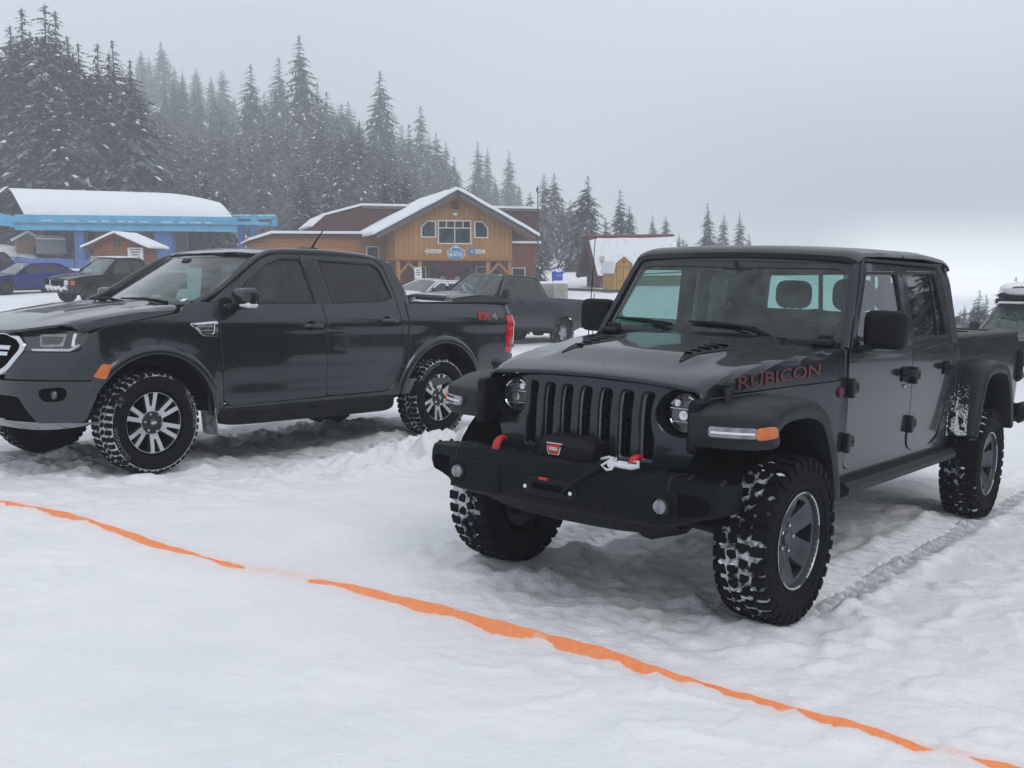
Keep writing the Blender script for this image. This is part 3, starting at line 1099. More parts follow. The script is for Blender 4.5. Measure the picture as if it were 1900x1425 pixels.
    obj('windscreen', MB().sheet(gi, lambda y, z: (wx(y, z) - .010, y, z), (1, 0, .5), (), .09, ch=0, depth=.002), 'ws_glass', wframe)
    for py, tip, b0, b1 in ((-.315, -.455, -.70, -.30), (.305, .10, -.185, .245)):
        wp_ = MB()
        zz = 1.372
        P0, P1 = Vector((-.800, py + .03, 1.318)), Vector((wx(tip, zz) + .028, tip, zz))
        wp_.tube([P0, P0.lerp(P1, .3) + Vector((.018, 0, .012)), P1], [.016, .014, .008], 6)
        pts = [(wx(b0 + (b1 - b0) * i / 8, zz + .004) + .016, b0 + (b1 - b0) * i / 8, zz + .006 - .018 * i / 8) for i in range(9)]
        wp_.tube(pts, [.005, .008, .010, .012, .014, .012, .010, .008, .005], 6)
        wp_.cyl(P0 + Vector((0, 0, -.03)), P0 + Vector((0, 0, .012)), .02, .016, 10)
        obj('wiper', wp_, BK, root)
    for sg in (1, -1):
        hb = MB().rbox((-.762, sg * .665, 1.305), (.09, .11, .035), .01)
        hb.rbox((-.79, sg * .665, 1.325), (.03, .085, .05), .008)
        obj('windscreen_hinge', hb, 'flare', root)
    # --- mirrors
    for sg in (1, -1):
        mb = MB()
        c = Vector((-.985, .915, 1.385))
        def mir(u, v):
            a = -PI / 2 + PI * v
            th = 2 * PI * u
            ex = lambda q, n: math.copysign(abs(q) ** n, q)
            cx_ = ex(math.cos(a), .35)
            return c + Vector((.062 * ex(math.sin(a), .6) - .01, .112 * cx_ * ex(math.cos(th), .38), .104 * cx_ * ex(math.sin(th), .38)))
        mb.grid(mir, 40, 14, cu=True)
        mb.rbox((-.92, .80, 1.275), (.10, .10, .03), .012)
        mb.tube([(-.93, .79, 1.27), (-.96, .84, 1.285), (-.985, .88, 1.31)], .022, 8)
        mo = obj('wing_mirror', mb if sg > 0 else mb.mirror(), BK, root, sharp=50)
        gm = MB().sheet(rnd([(.83, 1.30), (1.0, 1.30), (1.0, 1.475), (.83, 1.475)], .03), lambda y, z: (-1.0615, y, z), (-1, 0, 0), (), .2, ch=0, depth=.002)
        obj('mirror_glass', gm if sg > 0 else gm.mirror(), 'chrome', mo)
    # --- wheel-arch flares
    def flare(path, y0, y1, lip, front=False):
        """Sweep a hooked section along a path in (x, z)."""
        pts = spline([Vector((p[0], p[1], 0)) for p in path], 46)
        sec = [(y0, -.035), (y0 + .02, .0), (y0 + (y1 - y0) * .5, .006), (y1 - .05, .004), (y1 - .018, -.006), (y1 - .002, -.024), (y1, -.05), (y1 - .006, -lip), (y1 - .05, -lip - .004), (y0 + .03, -lip + .02)]
        cen = Vector((sum(p.x for p in pts) / len(pts), .55, 0))
        b = MB()
        rows = []
        for i, p in enumerate(pts):
            t = (pts[min(i + 1, len(pts) - 1)] - pts[max(i - 1, 0)]).normalized()
            n = Vector((-t.y, t.x, 0))
            if n.dot(p - cen) < 0:
                n = -n
            row = []
            for y, o in sec:
                q = p + n * o
                x = q.x
                if front:
                    k = max(0, (y - .66) / .27)
                    x -= .15 * k * k * sstep(.25, .55, p.x)
                row.append((x, y, q.y))
            rows.append(row)
        k = len(sec)
        vs_ = [q for r in rows for q in r]
        fs = [(i * k + j, (i + 1) * k + j, (i + 1) * k + (j + 1) % k, i * k + (j + 1) % k) for i in range(len(rows) - 1) for j in range(k)]
        fs += [tuple(range(k)), tuple((len(rows) - 1) * k + q for q in range(k - 1, -1, -1))]
        a, c, d = (Vector(vs_[q]) for q in fs[len(fs) // 4][:3])
        return b.add(vs_, fs)
    fpath = [(.560, .868), (.578, .925), (.580, .988), (.560, 1.012), (.49, 1.030), (.38, 1.050), (.20, 1.068), (.02, 1.068), (-.10, 1.048), (-.22, .995), (-.335, .86), (-.42, .69), (-.455, .565)]
    rpath = [(-2.905, .655), (-2.955, .80), (-3.02, .95), (-3.10, 1.07), (-3.21, 1.13), (-3.40, 1.148), (-3.60, 1.140), (-3.74, 1.105), (-3.86, 1.00), (-3.95, .84), (-4.02, .655)]
    for sg in (1, -1):
        mm = lambda b: b if sg > 0 else b.mirror()
        fl = obj('fender_flare', mm(flare(fpath, .585, .932, .085, True)), 'flare', root, sharp=45)
        # daytime running lamp and amber marker set in the front face
        def ff(y, z):
            k = max(0, (y - .66) / .27)
            return (.581 - .15 * k * k - .05 * max(0, z - .94) ** 1 + .010, y, z)
        mk = MB().sheet(rnd([(.705, .920), (.705, .960), (.886, .960), (.886, .920)], .012), ff, (1, 0, 0), (), .04, ch=.004, depth=.012)
        lm = obj('running_lamp', mm(mk), 'lens', fl)
        st = MB().sheet(rnd([(.715, .935), (.715, .943), (.880, .943), (.880, .935)], .003), lambda y, z: (ff(y, z)[0] + .0035, y, z), (1, 0, 0), (), .04, ch=.001, depth=.002)
        obj('light_bar', mm(st), 'white', lm)
        am = MB().sheet(rnd([(.889, .915), (.889, .962), (.938, .970), (.940, .921)], .012), lambda y, z: (ff(y, z)[0] + .008 - 2.0 * max(0, y - .915), y, z), (1, 1, 0), (), .02, ch=.004, depth=.03)
        obj('amber_marker', mm(am), 'amber', fl)
        rf = obj('fender_flare', mm(flare(rpath, .70, .945, .08)), 'flare', root, sharp=45)
        # wheel housings
        for xc, n_ in ((0.0, 'liner'), (-3.487, 'liner')):
            w_ = MB()
            def hs(u, v, xc=xc):
                a = R(8) + R(164) * u
                r_ = .505 + .03 * math.cos(2 * (a - PI / 2)) * -1
                return (xc + r_ * math.cos(a), [.34, .58, .80][int(round(v * 2))], .45 + r_ * 1.06 * math.sin(a))
            w_.grid(hs, 22, 3)
            w_.add([hs(i / 21, 0) for i in range(22)], [tuple(range(22))])
            obj('wheel_arch_liner', mm(w_), 'dark', root)
    # --- front bumper
    def plan(y):
        k = max(0, (abs(y) - .42) / .46)
        return .745 - .070 * k ** 1.8 - .012 * (y / .42) ** 2 * (abs(y) < .42) - .012 * (abs(y) >= .42)
    def bsec(y):
        e = sstep(.50, .88, abs(y))
        bot = .505 + .085 * e
        top = .742 - .020 * e
        return [(-.20, top - .01), (-.10, top), (-.035, top), (-.012, top - .010), (0, top - .035), (.004, top - .09), (0, bot + .05), (-.012, bot + .022), (-.045, bot), (-.20, bot - .005)]
    ys = [-.818, -.812, -.798] + [-.776 + i * .03104 for i in range(51)] + [.798, .812, .818]
    bm_ = MB()
    n = len(bsec(0))
    vs_ = []
    for y in ys:
        q = bsec(y)
        e = abs(y)
        sh = 1 if e < .785 else (.86 if e > .815 else (.94 if e > .805 else .99))
        zc = sum(p[1] for p in q) / n
        for dx, z in q:
            vs_.append((plan(y) - .02 + (dx + .02) * (1 if dx > -.15 else 1) - (0 if e < .80 else (e - .80) * 1.4), y, zc + (z - zc) * sh))
    fs = [(i * n + j, i * n + (j + 1) % n, (i + 1) * n + (j + 1) % n, (i + 1) * n + j) for i in range(len(ys) - 1) for j in range(n)]
    fs += [tuple(range(n - 1, -1, -1)), tuple((len(ys) - 1) * n + j for j in range(n))]
    bm_.add(vs_, fs)
    bumper = obj('front_bumper', bm_, 'bumper_black', root, sharp=40)
    # lower skid
    sk = MB()
    for y0, y1 in ((-.60, .60),):
        sk.grid(lambda u, v: (.715 - .22 * v - .05 * abs(2 * u - 1) ** 3, -.56 + 1.12 * u, [.52, .455, .425, .43][int(round(v * 3))] + .05 * abs(2 * u - 1) ** 4), 24, 4)
    obj('skid_plate', sk, 'bumper_black', bumper)
    for sg in (1, -1):
        pd = MB().sheet(rnd([(.315, .535), (.315, .652), (.36, .672), (.64, .672), (.64, .56), (.59, .535)], .03), lambda y, z: (plan(y) + .016, y * 1, z), (1, 0, 0), (), .03, ch=.010, depth=.02)
        p_ = obj('fog_lamp_housing', pd if sg > 0 else pd.mirror(), 'bumper_black', bumper)
        op = MB().sheet(rnd([(.64, .575), (.635, .67), (.745, .672), (.782, .655), (.78, .60)], .018), lambda y, z: (plan(y) + .006, y, z), (1, 0, 0), (), .03, ch=.003, depth=.01)
        obj('bumper_opening', op if sg > 0 else op.mirror(), 'dark', bumper)
        fg = MB()
        yf, zf = .575, .612
        xf = plan(yf) + .018
        fg.lathe([(.052, 0), (.049, .010), (.042, .010), (.036, -.004)], 24, 'x', (xf, yf, zf))
        f_ = obj('fog_lamp', fg if sg > 0 else fg.mirror(), BK, bumper)
        fl_ = MB().lathe([(.037, -.002), (.030, .012), (.016, .019), (.001, .021)], 20, 'x', (xf, yf, zf))
        fl_.rbox((xf + .012, yf, zf), (.02, .004, .06), .001)
        obj('lens', fl_ if sg > 0 else fl_.mirror(), 'lens', f_)
        # tow hook
        hk = MB()
        yh = .385
        path = spline([(plan(yh) - .05, yh, .715), (plan(yh) - .052, yh, .742), (plan(yh) - .060, yh, .768), (plan(yh) - .078, yh, .786), (plan(yh) - .100, yh, .792), (plan(yh) - .122, yh, .788)], 14)
        q = MB()
        for i, p in enumerate(path):
            pass
        hk.tube(path, [.019 - .0004 * i for i in range(14)], 8)
        hk.v = [(x, yh + (y - yh) * 1.25, z) for x, y, z in hk.v]
        obj('tow_hook', hk if sg > 0 else hk.mirror(), 'red', bumper)
        se = MB()
        for x_, z_ in ((.70, 0),):
            se.tube([(plan(.60) - .16, sg * .60, bsec(.6)[1][1] + .002), (plan(.60) - .03, sg * .60, bsec(.6)[1][1] + .002), (plan(.6) + .002, sg * .60, bsec(.6)[4][1] + .01), (plan(.6) + .0, sg * .6, .68)], .004, 5)
        for (dx, y) in ((-.06, .66), (-.06, .80), (-.13, .64), (-.13, .78), (-.09, .52), (-.09, .20), (-.09, .30)):
            zz = bsec(y)[1][1]
            obj('bolt', MB().cyl((plan(y) + dx, sg * y, zz - .005), (plan(y) + dx, sg * y, zz + .007), .010, .008, 8), 'seal', bumper)
        obj('bumper_seam', se, 'seal', bumper)
    # winch, fairlead, rope and hook
    wc = MB()
    def wcov(u, v):
        y = -.155 + .31 * u
        sec = [(.60, .735), (.665, .735), (.668, .80), (.64, .838), (.56, .845), (.50, .83), (.50, .735)]
        j = int(round(v * 6))
        x, z = sec[j]
        e = abs(2 * u - 1)
        return (x - .02 * e ** 8, y, .735 + (z - .735) * (1 - .25 * e ** 8))
    wc.grid(wcov, 14, 7)
    wc.add([wcov(0, j / 6) for j in range(7)], [tuple(range(7))])
    wc.add([wcov(1, j / 6) for j in range(7)], [tuple(range(6, -1, -1))])
    win = obj('winch', wc, BK, bumper)
    lb = MB().sheet([(-.095, .808), (-.005, .808), (-.020, .754), (-.080, .754)], lambda y, z: (.6695 - max(0, z - .80) * .70, y, z), (1, 0, 0), (), .03, ch=.0005, depth=.002)
    obj('winch_label', lb, 'white', win)
    lb2 = MB().sheet([(-.090, .805), (-.010, .805), (-.0235, .757), (-.0765, .757)], lambda y, z: (.6712 - max(0, z - .80) * .70, y, z), (1, 0, 0), (), .03, ch=.0003, depth=.001)
    obj('winch_label_face', lb2, 'label_red', win)
    obj('winch_label_lettering', text_mb('WARN', .026, lambda u, v, d: (.673 + d, -.05 + u, .780 + v), .0006, width=.048, bold=.0006), 'white', win, smooth=False)
    fq = MB().sheet(rnd([(-.21, .560), (-.21, .655), (-.18, .668), (.18, .668), (.21, .655), (.21, .575), (.16, .548), (-.18, .548)], .015), lambda y, z: (plan(y) + .008, y, z), (1, 0, 0), (), .06, ch=.004, depth=.01)
    obj('fairlead_plate', fq, 'bumper_black', bumper)
    fh = MB().sheet(rnd([(-.155, .585), (-.135, .635), (-.09, .650), (.09, .650), (.135, .635), (.155, .585), (.13, .572), (-.13, .572)], .012), lambda y, z: (plan(y) + .020, y, z), (1, 0, 0), [rnd([(-.105, .592), (-.105, .632), (.105, .632), (.105, .592)], .018)], .05, ch=.005, depth=.015)
    fl_ = obj('fairlead', fh, BK, bumper)
    fb = MB()
    for y in (-.128, .128):
        fb.cyl((plan(y) + .018, y, .606), (plan(y) + .034, y, .606), .013, .010, 8)
    obj('fairlead_bolts', fb, 'chrome', fl_)
    fm_ = MB().rbox((plan(0) + .025, -.03, .652), (.012, .05, .014), .003)
    obj('fairlead_tab', fm_, 'red', fl_)
    hole = MB().sheet(rnd([(-.105, .592), (-.105, .632), (.105, .632), (.105, .592)], .018), lambda y, z: (plan(y) + .010, y, z), (1, 0, 0), (), .1, ch=0, depth=.001)
    obj('fairlead_throat', hole, 'dark', fl_)
    rp = MB()
    base = spline([(plan(.08) + .02, .085, .60), (plan(.1) + .045, .105, .622), (plan(.15) + .04, .16, .668), (plan(.2) + .02, .22, .712), (plan(.24) - .015, .255, .745)], 40)
    for ph in (0, 1, 2):
        rp.tube([p + Vector((.006 * math.cos(i * .9 + ph * 2.1), .003 * math.sin(i * .9 + ph * 2.1), .006 * math.sin(i * .9 + ph * 2.1))) for i, p in enumerate(base)], .0075, 6)
    obj('winch_rope', rp, BK, bumper)
    hk = MB()
    x0 = plan(.3) - .005
    hk.tube([(x0 - .0, .262, .748), (x0 - .03, .305, .786), (x0 - .03, .318, .782), (x0 + .015, .325, .742), (x0 + .012, .30, .736)], .0065, 8, closed=True)
    hk.cyl((x0 - .01, .318, .765), (x0 + .012, .318, .765), .022, .020, 14)
    hk.tube([(x0, .335, .764), (x0 - .005, .37, .762), (x0 - .01, .41, .760), (x0 - .02, .44, .766), (x0 - .035, .43, .782), (x0 - .05, .40, .778)], [.012, .014, .014, .011, .008, .005], 8)
    hk.rbox((x0 - .004, .37, .776), (.012, .05, .012), .003)
    obj('winch_hook', hk, 'machined', bumper)
    hk2 = MB().tube([(.60, .175, .752), (.595, .215, .765), (.59, .25, .757)], [.010, .010, .007], 8)
    obj('winch_lever', hk2, 'machined', bumper)
    # --- running gear
    ug = MB()
    for x in (0, -3.487):
        ug.cyl((x, -.70, .41), (x, .70, .41), .042, n=14)
        ug.cyl((x - .13, .18 if x == 0 else 0, .41), (x + .13, .18 if x == 0 else 0, .41), .13, .11, 14)
        for sg in (1, -1):
            ug.cyl((x - .10, sg * .50, .36), (x - .02, sg * .48, .86), .026, n=8)
            ug.cyl((x, sg * .66, .41), (x, sg * .74, .41), .15, n=20)
            ug.cyl((x - .02, sg * .46, .50), (x - .02, sg * .46, .82), .06, n=12)
    ug.cyl((.14, -.62, .44), (.14, .62, .46), .018, n=8)
    ug.cyl((.18, -.55, .50), (.18, .60, .42), .02, n=8)
    ug.rbox((.34, 0, .62), (.36, .96, .14), .02)
    ug.rbox((-3.3, 0, .66), (2.6, .80, .10), .02)
    ug.cyl((-1.0, 0, .50), (-3.3, 0, .42), .04, n=10)
    ug.rbox((-1.3, -.1, .52), (1.0, .4, .16), .03)
    obj('axles', ug, 'under', root)
    proto = make_wheel(.400, .258, .228, 'mud', 'five_spoke', 3, snow=.26)
    first = True
    for x, st in ((0, R(-1.5)), (-3.487, 0)):
        for sg in (1, -1):
            place_wheel(proto, root, x, .793, .400, sg, first, st, {(0, 1): .35, (0, -1): 1.1, (-3.487, 1): 2.3, (-3.487, -1): .8}[(x, sg)])
            first = False
    # --- bed
    bo = rnd([(-2.896, 1.302, .0), (-4.695, 1.330, .03), (-4.715, 1.25, .0), (-4.70, .70, .04), (-4.06, .655), (-4.0, .84, .05), (-3.86, 1.03, .08), (-3.10, 1.03, .08), (-2.99, .84, .05), (-2.93, .655), (-2.896, .66)], .02)
    def bedy(x, z):
        return (x, .792 - .018 * max(0, (1.02 - z) / .42) ** 2 - .010 * sstep(1.20, 1.215, z) - .012 * sstep(1.27, 1.33, z), z)
    for sg in (1, -1):
        mm = lambda b: b if sg > 0 else b.mirror()
        bs = obj('bed_side', mm(MB().sheet(bo, bedy, OUT, (), .05, ch=.006)), BP, root)
        rl = MB().rbox((-3.80, .752, 1.322), (1.78, .06, .022), .008, Matrix.Rotation(R(.9), 3, 'Y'))
        obj('bed_rail', mm(rl), BK, bs)
    tn = MB().sheet(rnd([(-2.90, .72), (-4.66, .72), (-4.66, -.72), (-2.90, -.72)], .03), lambda x, y: (x, y, 1.326 - (x + 2.9) * .014 + .012 * (1 - (y / .72) ** 2)), (0, 0, 1), (), .2, ch=.008, depth=.02)
    for x in (-3.45, -4.05):
        tn.rbox((x, 0, 1.346 - (x + 2.9) * .014), (.03, 1.40, .012), .004)
    obj('tonneau_cover', tn, 'soft_black', root)
    tg = MB().rbox((-4.72, 0, 1.02), (.05, 1.50, .58), .02)
    obj('tailgate', tg, BP, root)
    for sg in (1, -1):
        tl = MB().rbox((-4.725, sg * .76, 1.075), (.09, .13, .27), .025)
        t_ = obj('tail_lamp', tl, BK, root)
        tl = MB().rbox((-4.765, sg * .76, 1.075), (.02, .09, .20), .008)
        obj('lens', tl, 'lamp_red', t_)
    rb = MB()
    rb.grid(lambda u, v: (-4.80 + .10 * abs(2 * u - 1) ** 5, -.90 + 1.8 * u, .62 + .16 * v), 18, 2)
    rb = MB().rbox((-4.80, 0, .68), (.16, 1.72, .15), .04)
    for sg in (1, -1):
        rb.rbox((-4.72, sg * .84, .69), (.24, .10, .17), .045)
    obj('rear_bumper', rb, 'bumper_black', root)
    # --- aerial
    an = MB().cyl((-.62, -.735, 1.115), (-.625, -.745, 1.15), .022, .014, 10)
    an.cyl((-.625, -.745, 1.15), (-.68, -.76, 1.86), .0034, .0022, 6)
    obj('aerial', an, BK, root)
    # --- cabin
    fl = MB().rbox((-1.75, 0, .80), (2.0, 1.44, .06), .02)
    fl.rbox((-.98, 0, 1.13), (.26, 1.44, .34), .06)
    fl.rbox((-.94, 0, 1.275), (.22, 1.40, .05), .02)
    fl.rbox((-1.10, 0, 1.10), (.10, 1.40, .16), .03)
    for x in (-1.85, -2.75):
        for sg in (1, -1):
            fl.tube([(x, sg * .66, .85), (x, sg * .64, 1.30), (x + .02, sg * .60, 1.74)], .04, 8)
        fl.tube([(x + .02, -.62, 1.745), (x + .02, 0, 1.765), (x + .02, .62, 1.745)], .04, 8)
    for sg in (1, -1):
        fl.tube([(-1.12, sg * .60, 1.735), (-1.8, sg * .60, 1.745), (-2.75, sg * .60, 1.75)], .04, 8)
    fl.rbox((-2.60, 0, 1.33), (.06, 1.3, .12), .03)
    obj('cabin', fl, 'trim', root)
    for sg in (1, -1):
        for xs_, w_ in ((-1.72, .50), (-2.52, .58)):
            s_ = MB()
            yc = sg * .37
            s_.rbox((xs_ + .08, yc, 1.0), (.50, w_, .16), .06)
            s_.rbox((xs_ - .20, yc, 1.22), (.15, w_ * .94, .50), .06, Matrix.Rotation(R(-12), 3, 'Y'))
            hx_ = xs_ - .265
            def hr(u, v, hx_=hx_, yc=yc):
                a = -PI / 2 + PI * v
                th = 2 * PI * u
                ex = lambda q, n: math.copysign(abs(q) ** n, q)
                return (hx_ + .055 * ex(math.cos(a), .5) * ex(math.cos(th), .6), yc + .135 * ex(math.cos(a), .5) * ex(math.sin(th), .6), 1.575 + .105 * ex(math.sin(a), .7))
            s_.grid(hr, 20, 10, cu=True)
            for d in (-.06, .06):
                s_.cyl((xs_ - .25, yc + d, 1.40), (hx_, yc + d, 1.53), .008, n=6)
            obj('seat', s_, 'seat', root, sharp=50)
    sw = MB()
    c = Vector((-1.30, .37, 1.30))
    tilt = Matrix.Rotation(R(-25), 3, 'Y')
    sw.tube([c + tilt @ Vector((0, .185 * math.cos(a * PI / 12), .185 * math.sin(a * PI / 12))) for a in range(24)], .014, 8, closed=True)
    for a in (0, PI, -PI / 2):
        sw.tube([c + tilt @ Vector((.02, 0, 0)), c + tilt @ Vector((0, .18 * math.cos(a), .18 * math.sin(a)))], .014, 6)
    sw.cyl(c + tilt @ Vector((.03, 0, 0)), c + tilt @ Vector((-.01, 0, 0)), .065, .06, 14)
    sw.tube([c, c + Vector((.25, 0, -.12))], .03, 8)
    obj('steering_wheel', sw, 'seal', root)
    rm = MB().rbox((-1.08, 0, 1.685), (.03, .22, .06), .015)
    rm.tube([(-1.05, 0, 1.70), (-1.04, 0, 1.745)], .012, 6)
    obj('rear_view_mirror', rm, 'seal', root)
    # snow caught in the plastic behind the rear door
    rg = random.Random(5)
    sp = MB()
    for i in range(1500):
        x = -2.845 + max(-2.2, min(2.2, rg.gauss(0, 1))) * .038 - .02 * rg.random()
        z = .655 + abs(rg.gauss(0, 1)) * .13
        if z > 1.0 or noise.noise(Vector((x * 22, 0, z * 22))) < -.12:
            continue
        y = .775 + .16 * sstep(-2.78, -2.95, x)
        if x < -2.88:
            y = .80
        r_ = rg.uniform(.001, .0036) * (1.3 - (z - .66))
        sp.rbox((x, y + .012, z), (r_ * 2, .004, r_ * 2), .002, Matrix.Rotation(rg.uniform(0, 3), 3, 'Y'))
    obj('snow_spatter', sp, 'snow_cap', root)['kind'] = 'stuff'
    return root
M['hardtop'] = P('hardtop_grey', (.026, .030, .035), .42, coat=.3, var=.08, scale=4, bmp=.12, bscale=400)
M['slot_trim'] = P('slot_trim', (.17, .18, .195), .32, metal=.5)
M['clear_cover'] = glass('clear_cover', (.86, .88, .9), .8, .01)
M['frit'] = glass('shade_band', (.16, .22, .22), .9, .05, (.3, .36, .37))
M['label_red'] = P('label_red', (.42, .01, .02), .45)
M['soft_black'] = P('vinyl_cover', (.02, .022, .026), .55, var=.25, bmp=.2, bscale=90)
jeep = build_jeep()

# ---------------------------------------------------------------- the second truck: a rounded mid-size crew-cab pickup
MR = Matrix(((-0.62301, 0.78208, 0.0144, -3.4265), (-0.78152, -0.62313, 0.03055, 8.4706), (0.03287, 0.00778, 0.99943, 0.0457), (0, 0, 0, 1)))
def arc_pts(cx, cz, rx, rz_, a0, a1, n=14):
    return [(cx + rx * math.cos(R(a0 + (a1 - a0) * i / (n - 1))), cz + rz_ * math.sin(R(a0 + (a1 - a0) * i / (n - 1)))) for i in range(n)]
def rail_tube(pts, r, n=24):
    return MB().tube(spline(pts, n), r, 8)
def build_ranger():
    root = empty('pickup_truck', 'dark grey crew-cab pickup with split-spoke bright wheels and red FX4 lettering on its bed', 'pickup truck',
                 'pickup trucks parked on the snow', matrix=MR)
    BP, BK = 'ranger', 'black_plastic'
    AF, AR = (0.0, .395), (-3.235, .40)
    PL = [(.90, 0), (.895, .25), (.875, .40), (.835, .53), (.755, .66), (.63, .79), (.525, .86), (.44, .897), (.34, .906), (.2, .908)]
    PS = [0]
    for a, c in zip(PL, PL[1:]):
        PS.append(PS[-1] + math.hypot(a[0] - c[0], a[1] - c[1]))
    dense = spline([Vector((x, y, 0)) for x, y in PL], 120)
    DS = [0]
    for a, c in zip(dense, dense[1:]):
        DS.append(DS[-1] + (c - a).length)
    def FP(s_, z, off=0.0):
        x, y = np.interp(s_, DS, [p.x for p in dense]), np.interp(s_, DS, [p.y for p in dense])
        x2, y2 = np.interp(s_ + .01, DS, [p.x for p in dense]), np.interp(s_ + .01, DS, [p.y for p in dense])
        t = Vector((x2 - x, y2 - y, 0))
        n = Vector((t.y, -t.x, 0)).normalized() if t.length > 1e-6 else Vector((0, 1, 0))
        lean = .09 * max(0, (z - .74) / .34) ** 1.6 + .05 * max(0, (.60 - z) / .2) ** 2
        k = sstep(1.10, .75, s_)
        return (x + n.x * off - lean * k - .02 * (1 - k) * 0, y + n.y * off - lean * .3 * (1 - k), z)
    def base_w(x):
        if x > .2:
            return float(np.interp(-x, [-p.x for p in dense], [p.y for p in dense]))
        return interp(x, [-4.45, -4.30, -3.9, -2.7, -.5, .2], [.855, .885, .905, .912, .908, .908])
    def RY(x, z):
        y = base_w(x)
        if z < .92:
            y -= .040 * ((.92 - z) / .45) ** 2
        y += .010 * math.exp(-((z - 1.13) / .035) ** 2) * (1 if x < -.4 else sstep(.4, -.4, x)) - .014 * math.exp(-((z - .66) / .07) ** 2) * sstep(-.55, -.8, x) * sstep(-2.75, -2.5, x)
        for c in (AF, AR):
            d = math.hypot(x - c[0], (z - c[1]) * 1.02)
            y += .030 * math.exp(-((d - .53) / .10) ** 2) * sstep(.9, .3, x)
        if z > 1.14:
            y -= .045 * ((z - 1.14) / .15) ** 1.7 if z < 1.29 else .045 + (z - 1.29) * .38
        return y
    side = lambda x, z: (x, RY(x, z), z)
    OUT = (0, 1, .05)
    def both(name, fnb, mats, parent=root, **k):
        return [obj(name, fnb() if sg > 0 else fnb().mirror(), mats, parent, **k) for sg in (1, -1)]
    inn = MB()
    inn.rbox((-1.68, 0, .86), (2.0, 1.66, .74), .03)
    inn.rbox((-3.55, 0, .90), (1.66, 1.30, .30), .03)
    inn.rbox((.10, 0, .93), (1.1, 1.0, .26), .03)
    inn.rbox((-.56, 0, .90), (.12, 1.60, .70), .03)
    inn.rbox((-1.9, 0, .56), (4.6, .9, .16), .03)
    inn.rbox((-1.7, 0, .50), (4.4, 1.44, .04), .01)
    obj('chassis', inn, 'under', root)
    fa = arc_pts(*AF, .545, .53, 38, 176)
    ra = arc_pts(*AR, .56, .545, 22, 172)
    # --- wings, doors, cab, bed
    fen = [(.525, 1.062), (.40, 1.118), (.30, 1.138), (0, 1.185), (-.232, 1.224, .03), (-.285, 1.285, .02), (-.40, 1.312), (-.568, 1.312, .01), (-.572, 1.17, 0), (-.600, .897, 0), (-.635, .525, 0), (-.65, .462, .02), (-.53, .44, .02)]
    fen = rnd(fen, .02) + fa[::-1] + [(.475, .83), (.56, .95)]
    both('front_wing', lambda: MB().sheet(fen, side, OUT, (), .05, ch=.003), BP)
    wf = rnd([(-.735, 1.297), (-.79, 1.375), (-.95, 1.50), (-1.2, 1.652), (-1.36, 1.706), (-1.590, 1.708), (-1.655, 1.308)], .02)
    fd = rnd([(-.580, 1.312), (-.70, 1.388, .03), (-.93, 1.555, .05), (-1.16, 1.695, .1), (-1.36, 1.757, .05), (-1.553, 1.765, .0), (-1.697, 1.27, 0), (-1.733, .562, 0), (-1.742, .495, .03), (-.71, .474, .06), (-.648, .525, .03), (-.612, .897, 0), (-.584, 1.17, 0)], .01)
    wr = rnd([(-1.765, 1.708), (-2.43, 1.698), (-2.525, 1.655, .05), (-2.605, 1.372), (-2.45, 1.335, .1), (-1.815, 1.308)], .025)
    rd = rnd([(-1.565, 1.765, 0), (-2.36, 1.757, .1), (-2.545, 1.705, .08), (-2.632, 1.43, .1), (-2.628, 1.29, 0), (-2.675, .838, .05), (-2.61, .62, .06), (-2.50, .503, .06), (-1.754, .495, .03), (-1.745, .562, 0), (-1.709, 1.27, 0)], .01)
    for sg in (1, -1):
        mm = lambda b: b if sg > 0 else b.mirror()
        d1 = obj('front_door', mm(MB().sheet(fd, side, OUT, [wf], .05, depth=.03)), BP, root)
        d2 = obj('rear_door', mm(MB().sheet(rd, side, OUT, [wr], .05, depth=.03)), BP, root)
        for d, wo, gl in ((d1, wf, 'side_tint'), (d2, wr, 'privacy')):
            cx_, cz_ = sum(p[0] for p in wo) / len(wo), sum(p[1] for p in wo) / len(wo)
            inner = [(cx_ + (x - cx_) * .95, cz_ + (z - cz_) * .91) for x, z in wo]
            obj('window_seal', mm(MB().sheet(wo, lambda x, z: (x, RY(x, z) - .003, z), OUT, [inner], .08, ch=.002, depth=.012)), 'seal', d)
            obj('window', mm(MB().sheet(wo, lambda x, z: (x, RY(x, z) - .014, z), OUT, (), .09, ch=.0, depth=.002)), gl, d)
        # matt black pillar strip between the panes
        bp = MB().sheet([(-1.607, 1.706), (-1.75, 1.706), (-1.80, 1.31), (-1.668, 1.306)], lambda x, z: (x, RY(x, z) + .003, z), OUT, (), .06, ch=.002, depth=.006)
        obj('pillar_strip', mm(bp), 'pocket', d1)
        for d, x, z in ((d1, -1.535, 1.118), (d2, -2.47, 1.158)):
            h = MB()
            y = RY(x, z)
            h.sheet(circle(x + .01, z, .055, 20, .042), lambda a, c: (a, RY(a, c) + .001, c), OUT, (), .05, ch=.001, depth=.004)
            hd = MB().tube(spline([(x + .11, y + .008, z), (x + .06, y + .040, z + .004), (x - .05, y + .044, z + .003), (x - .115, y + .010, z - .004)], 12), [.010, .014, .016, .017, .017, .017, .017, .017, .017, .016, .014, .010], 8)
            ho_ = obj('handle', mm(hd), BP, d)
            obj('handle_recess', mm(h), 'dark', ho_)
        if sg > 0:
            pass
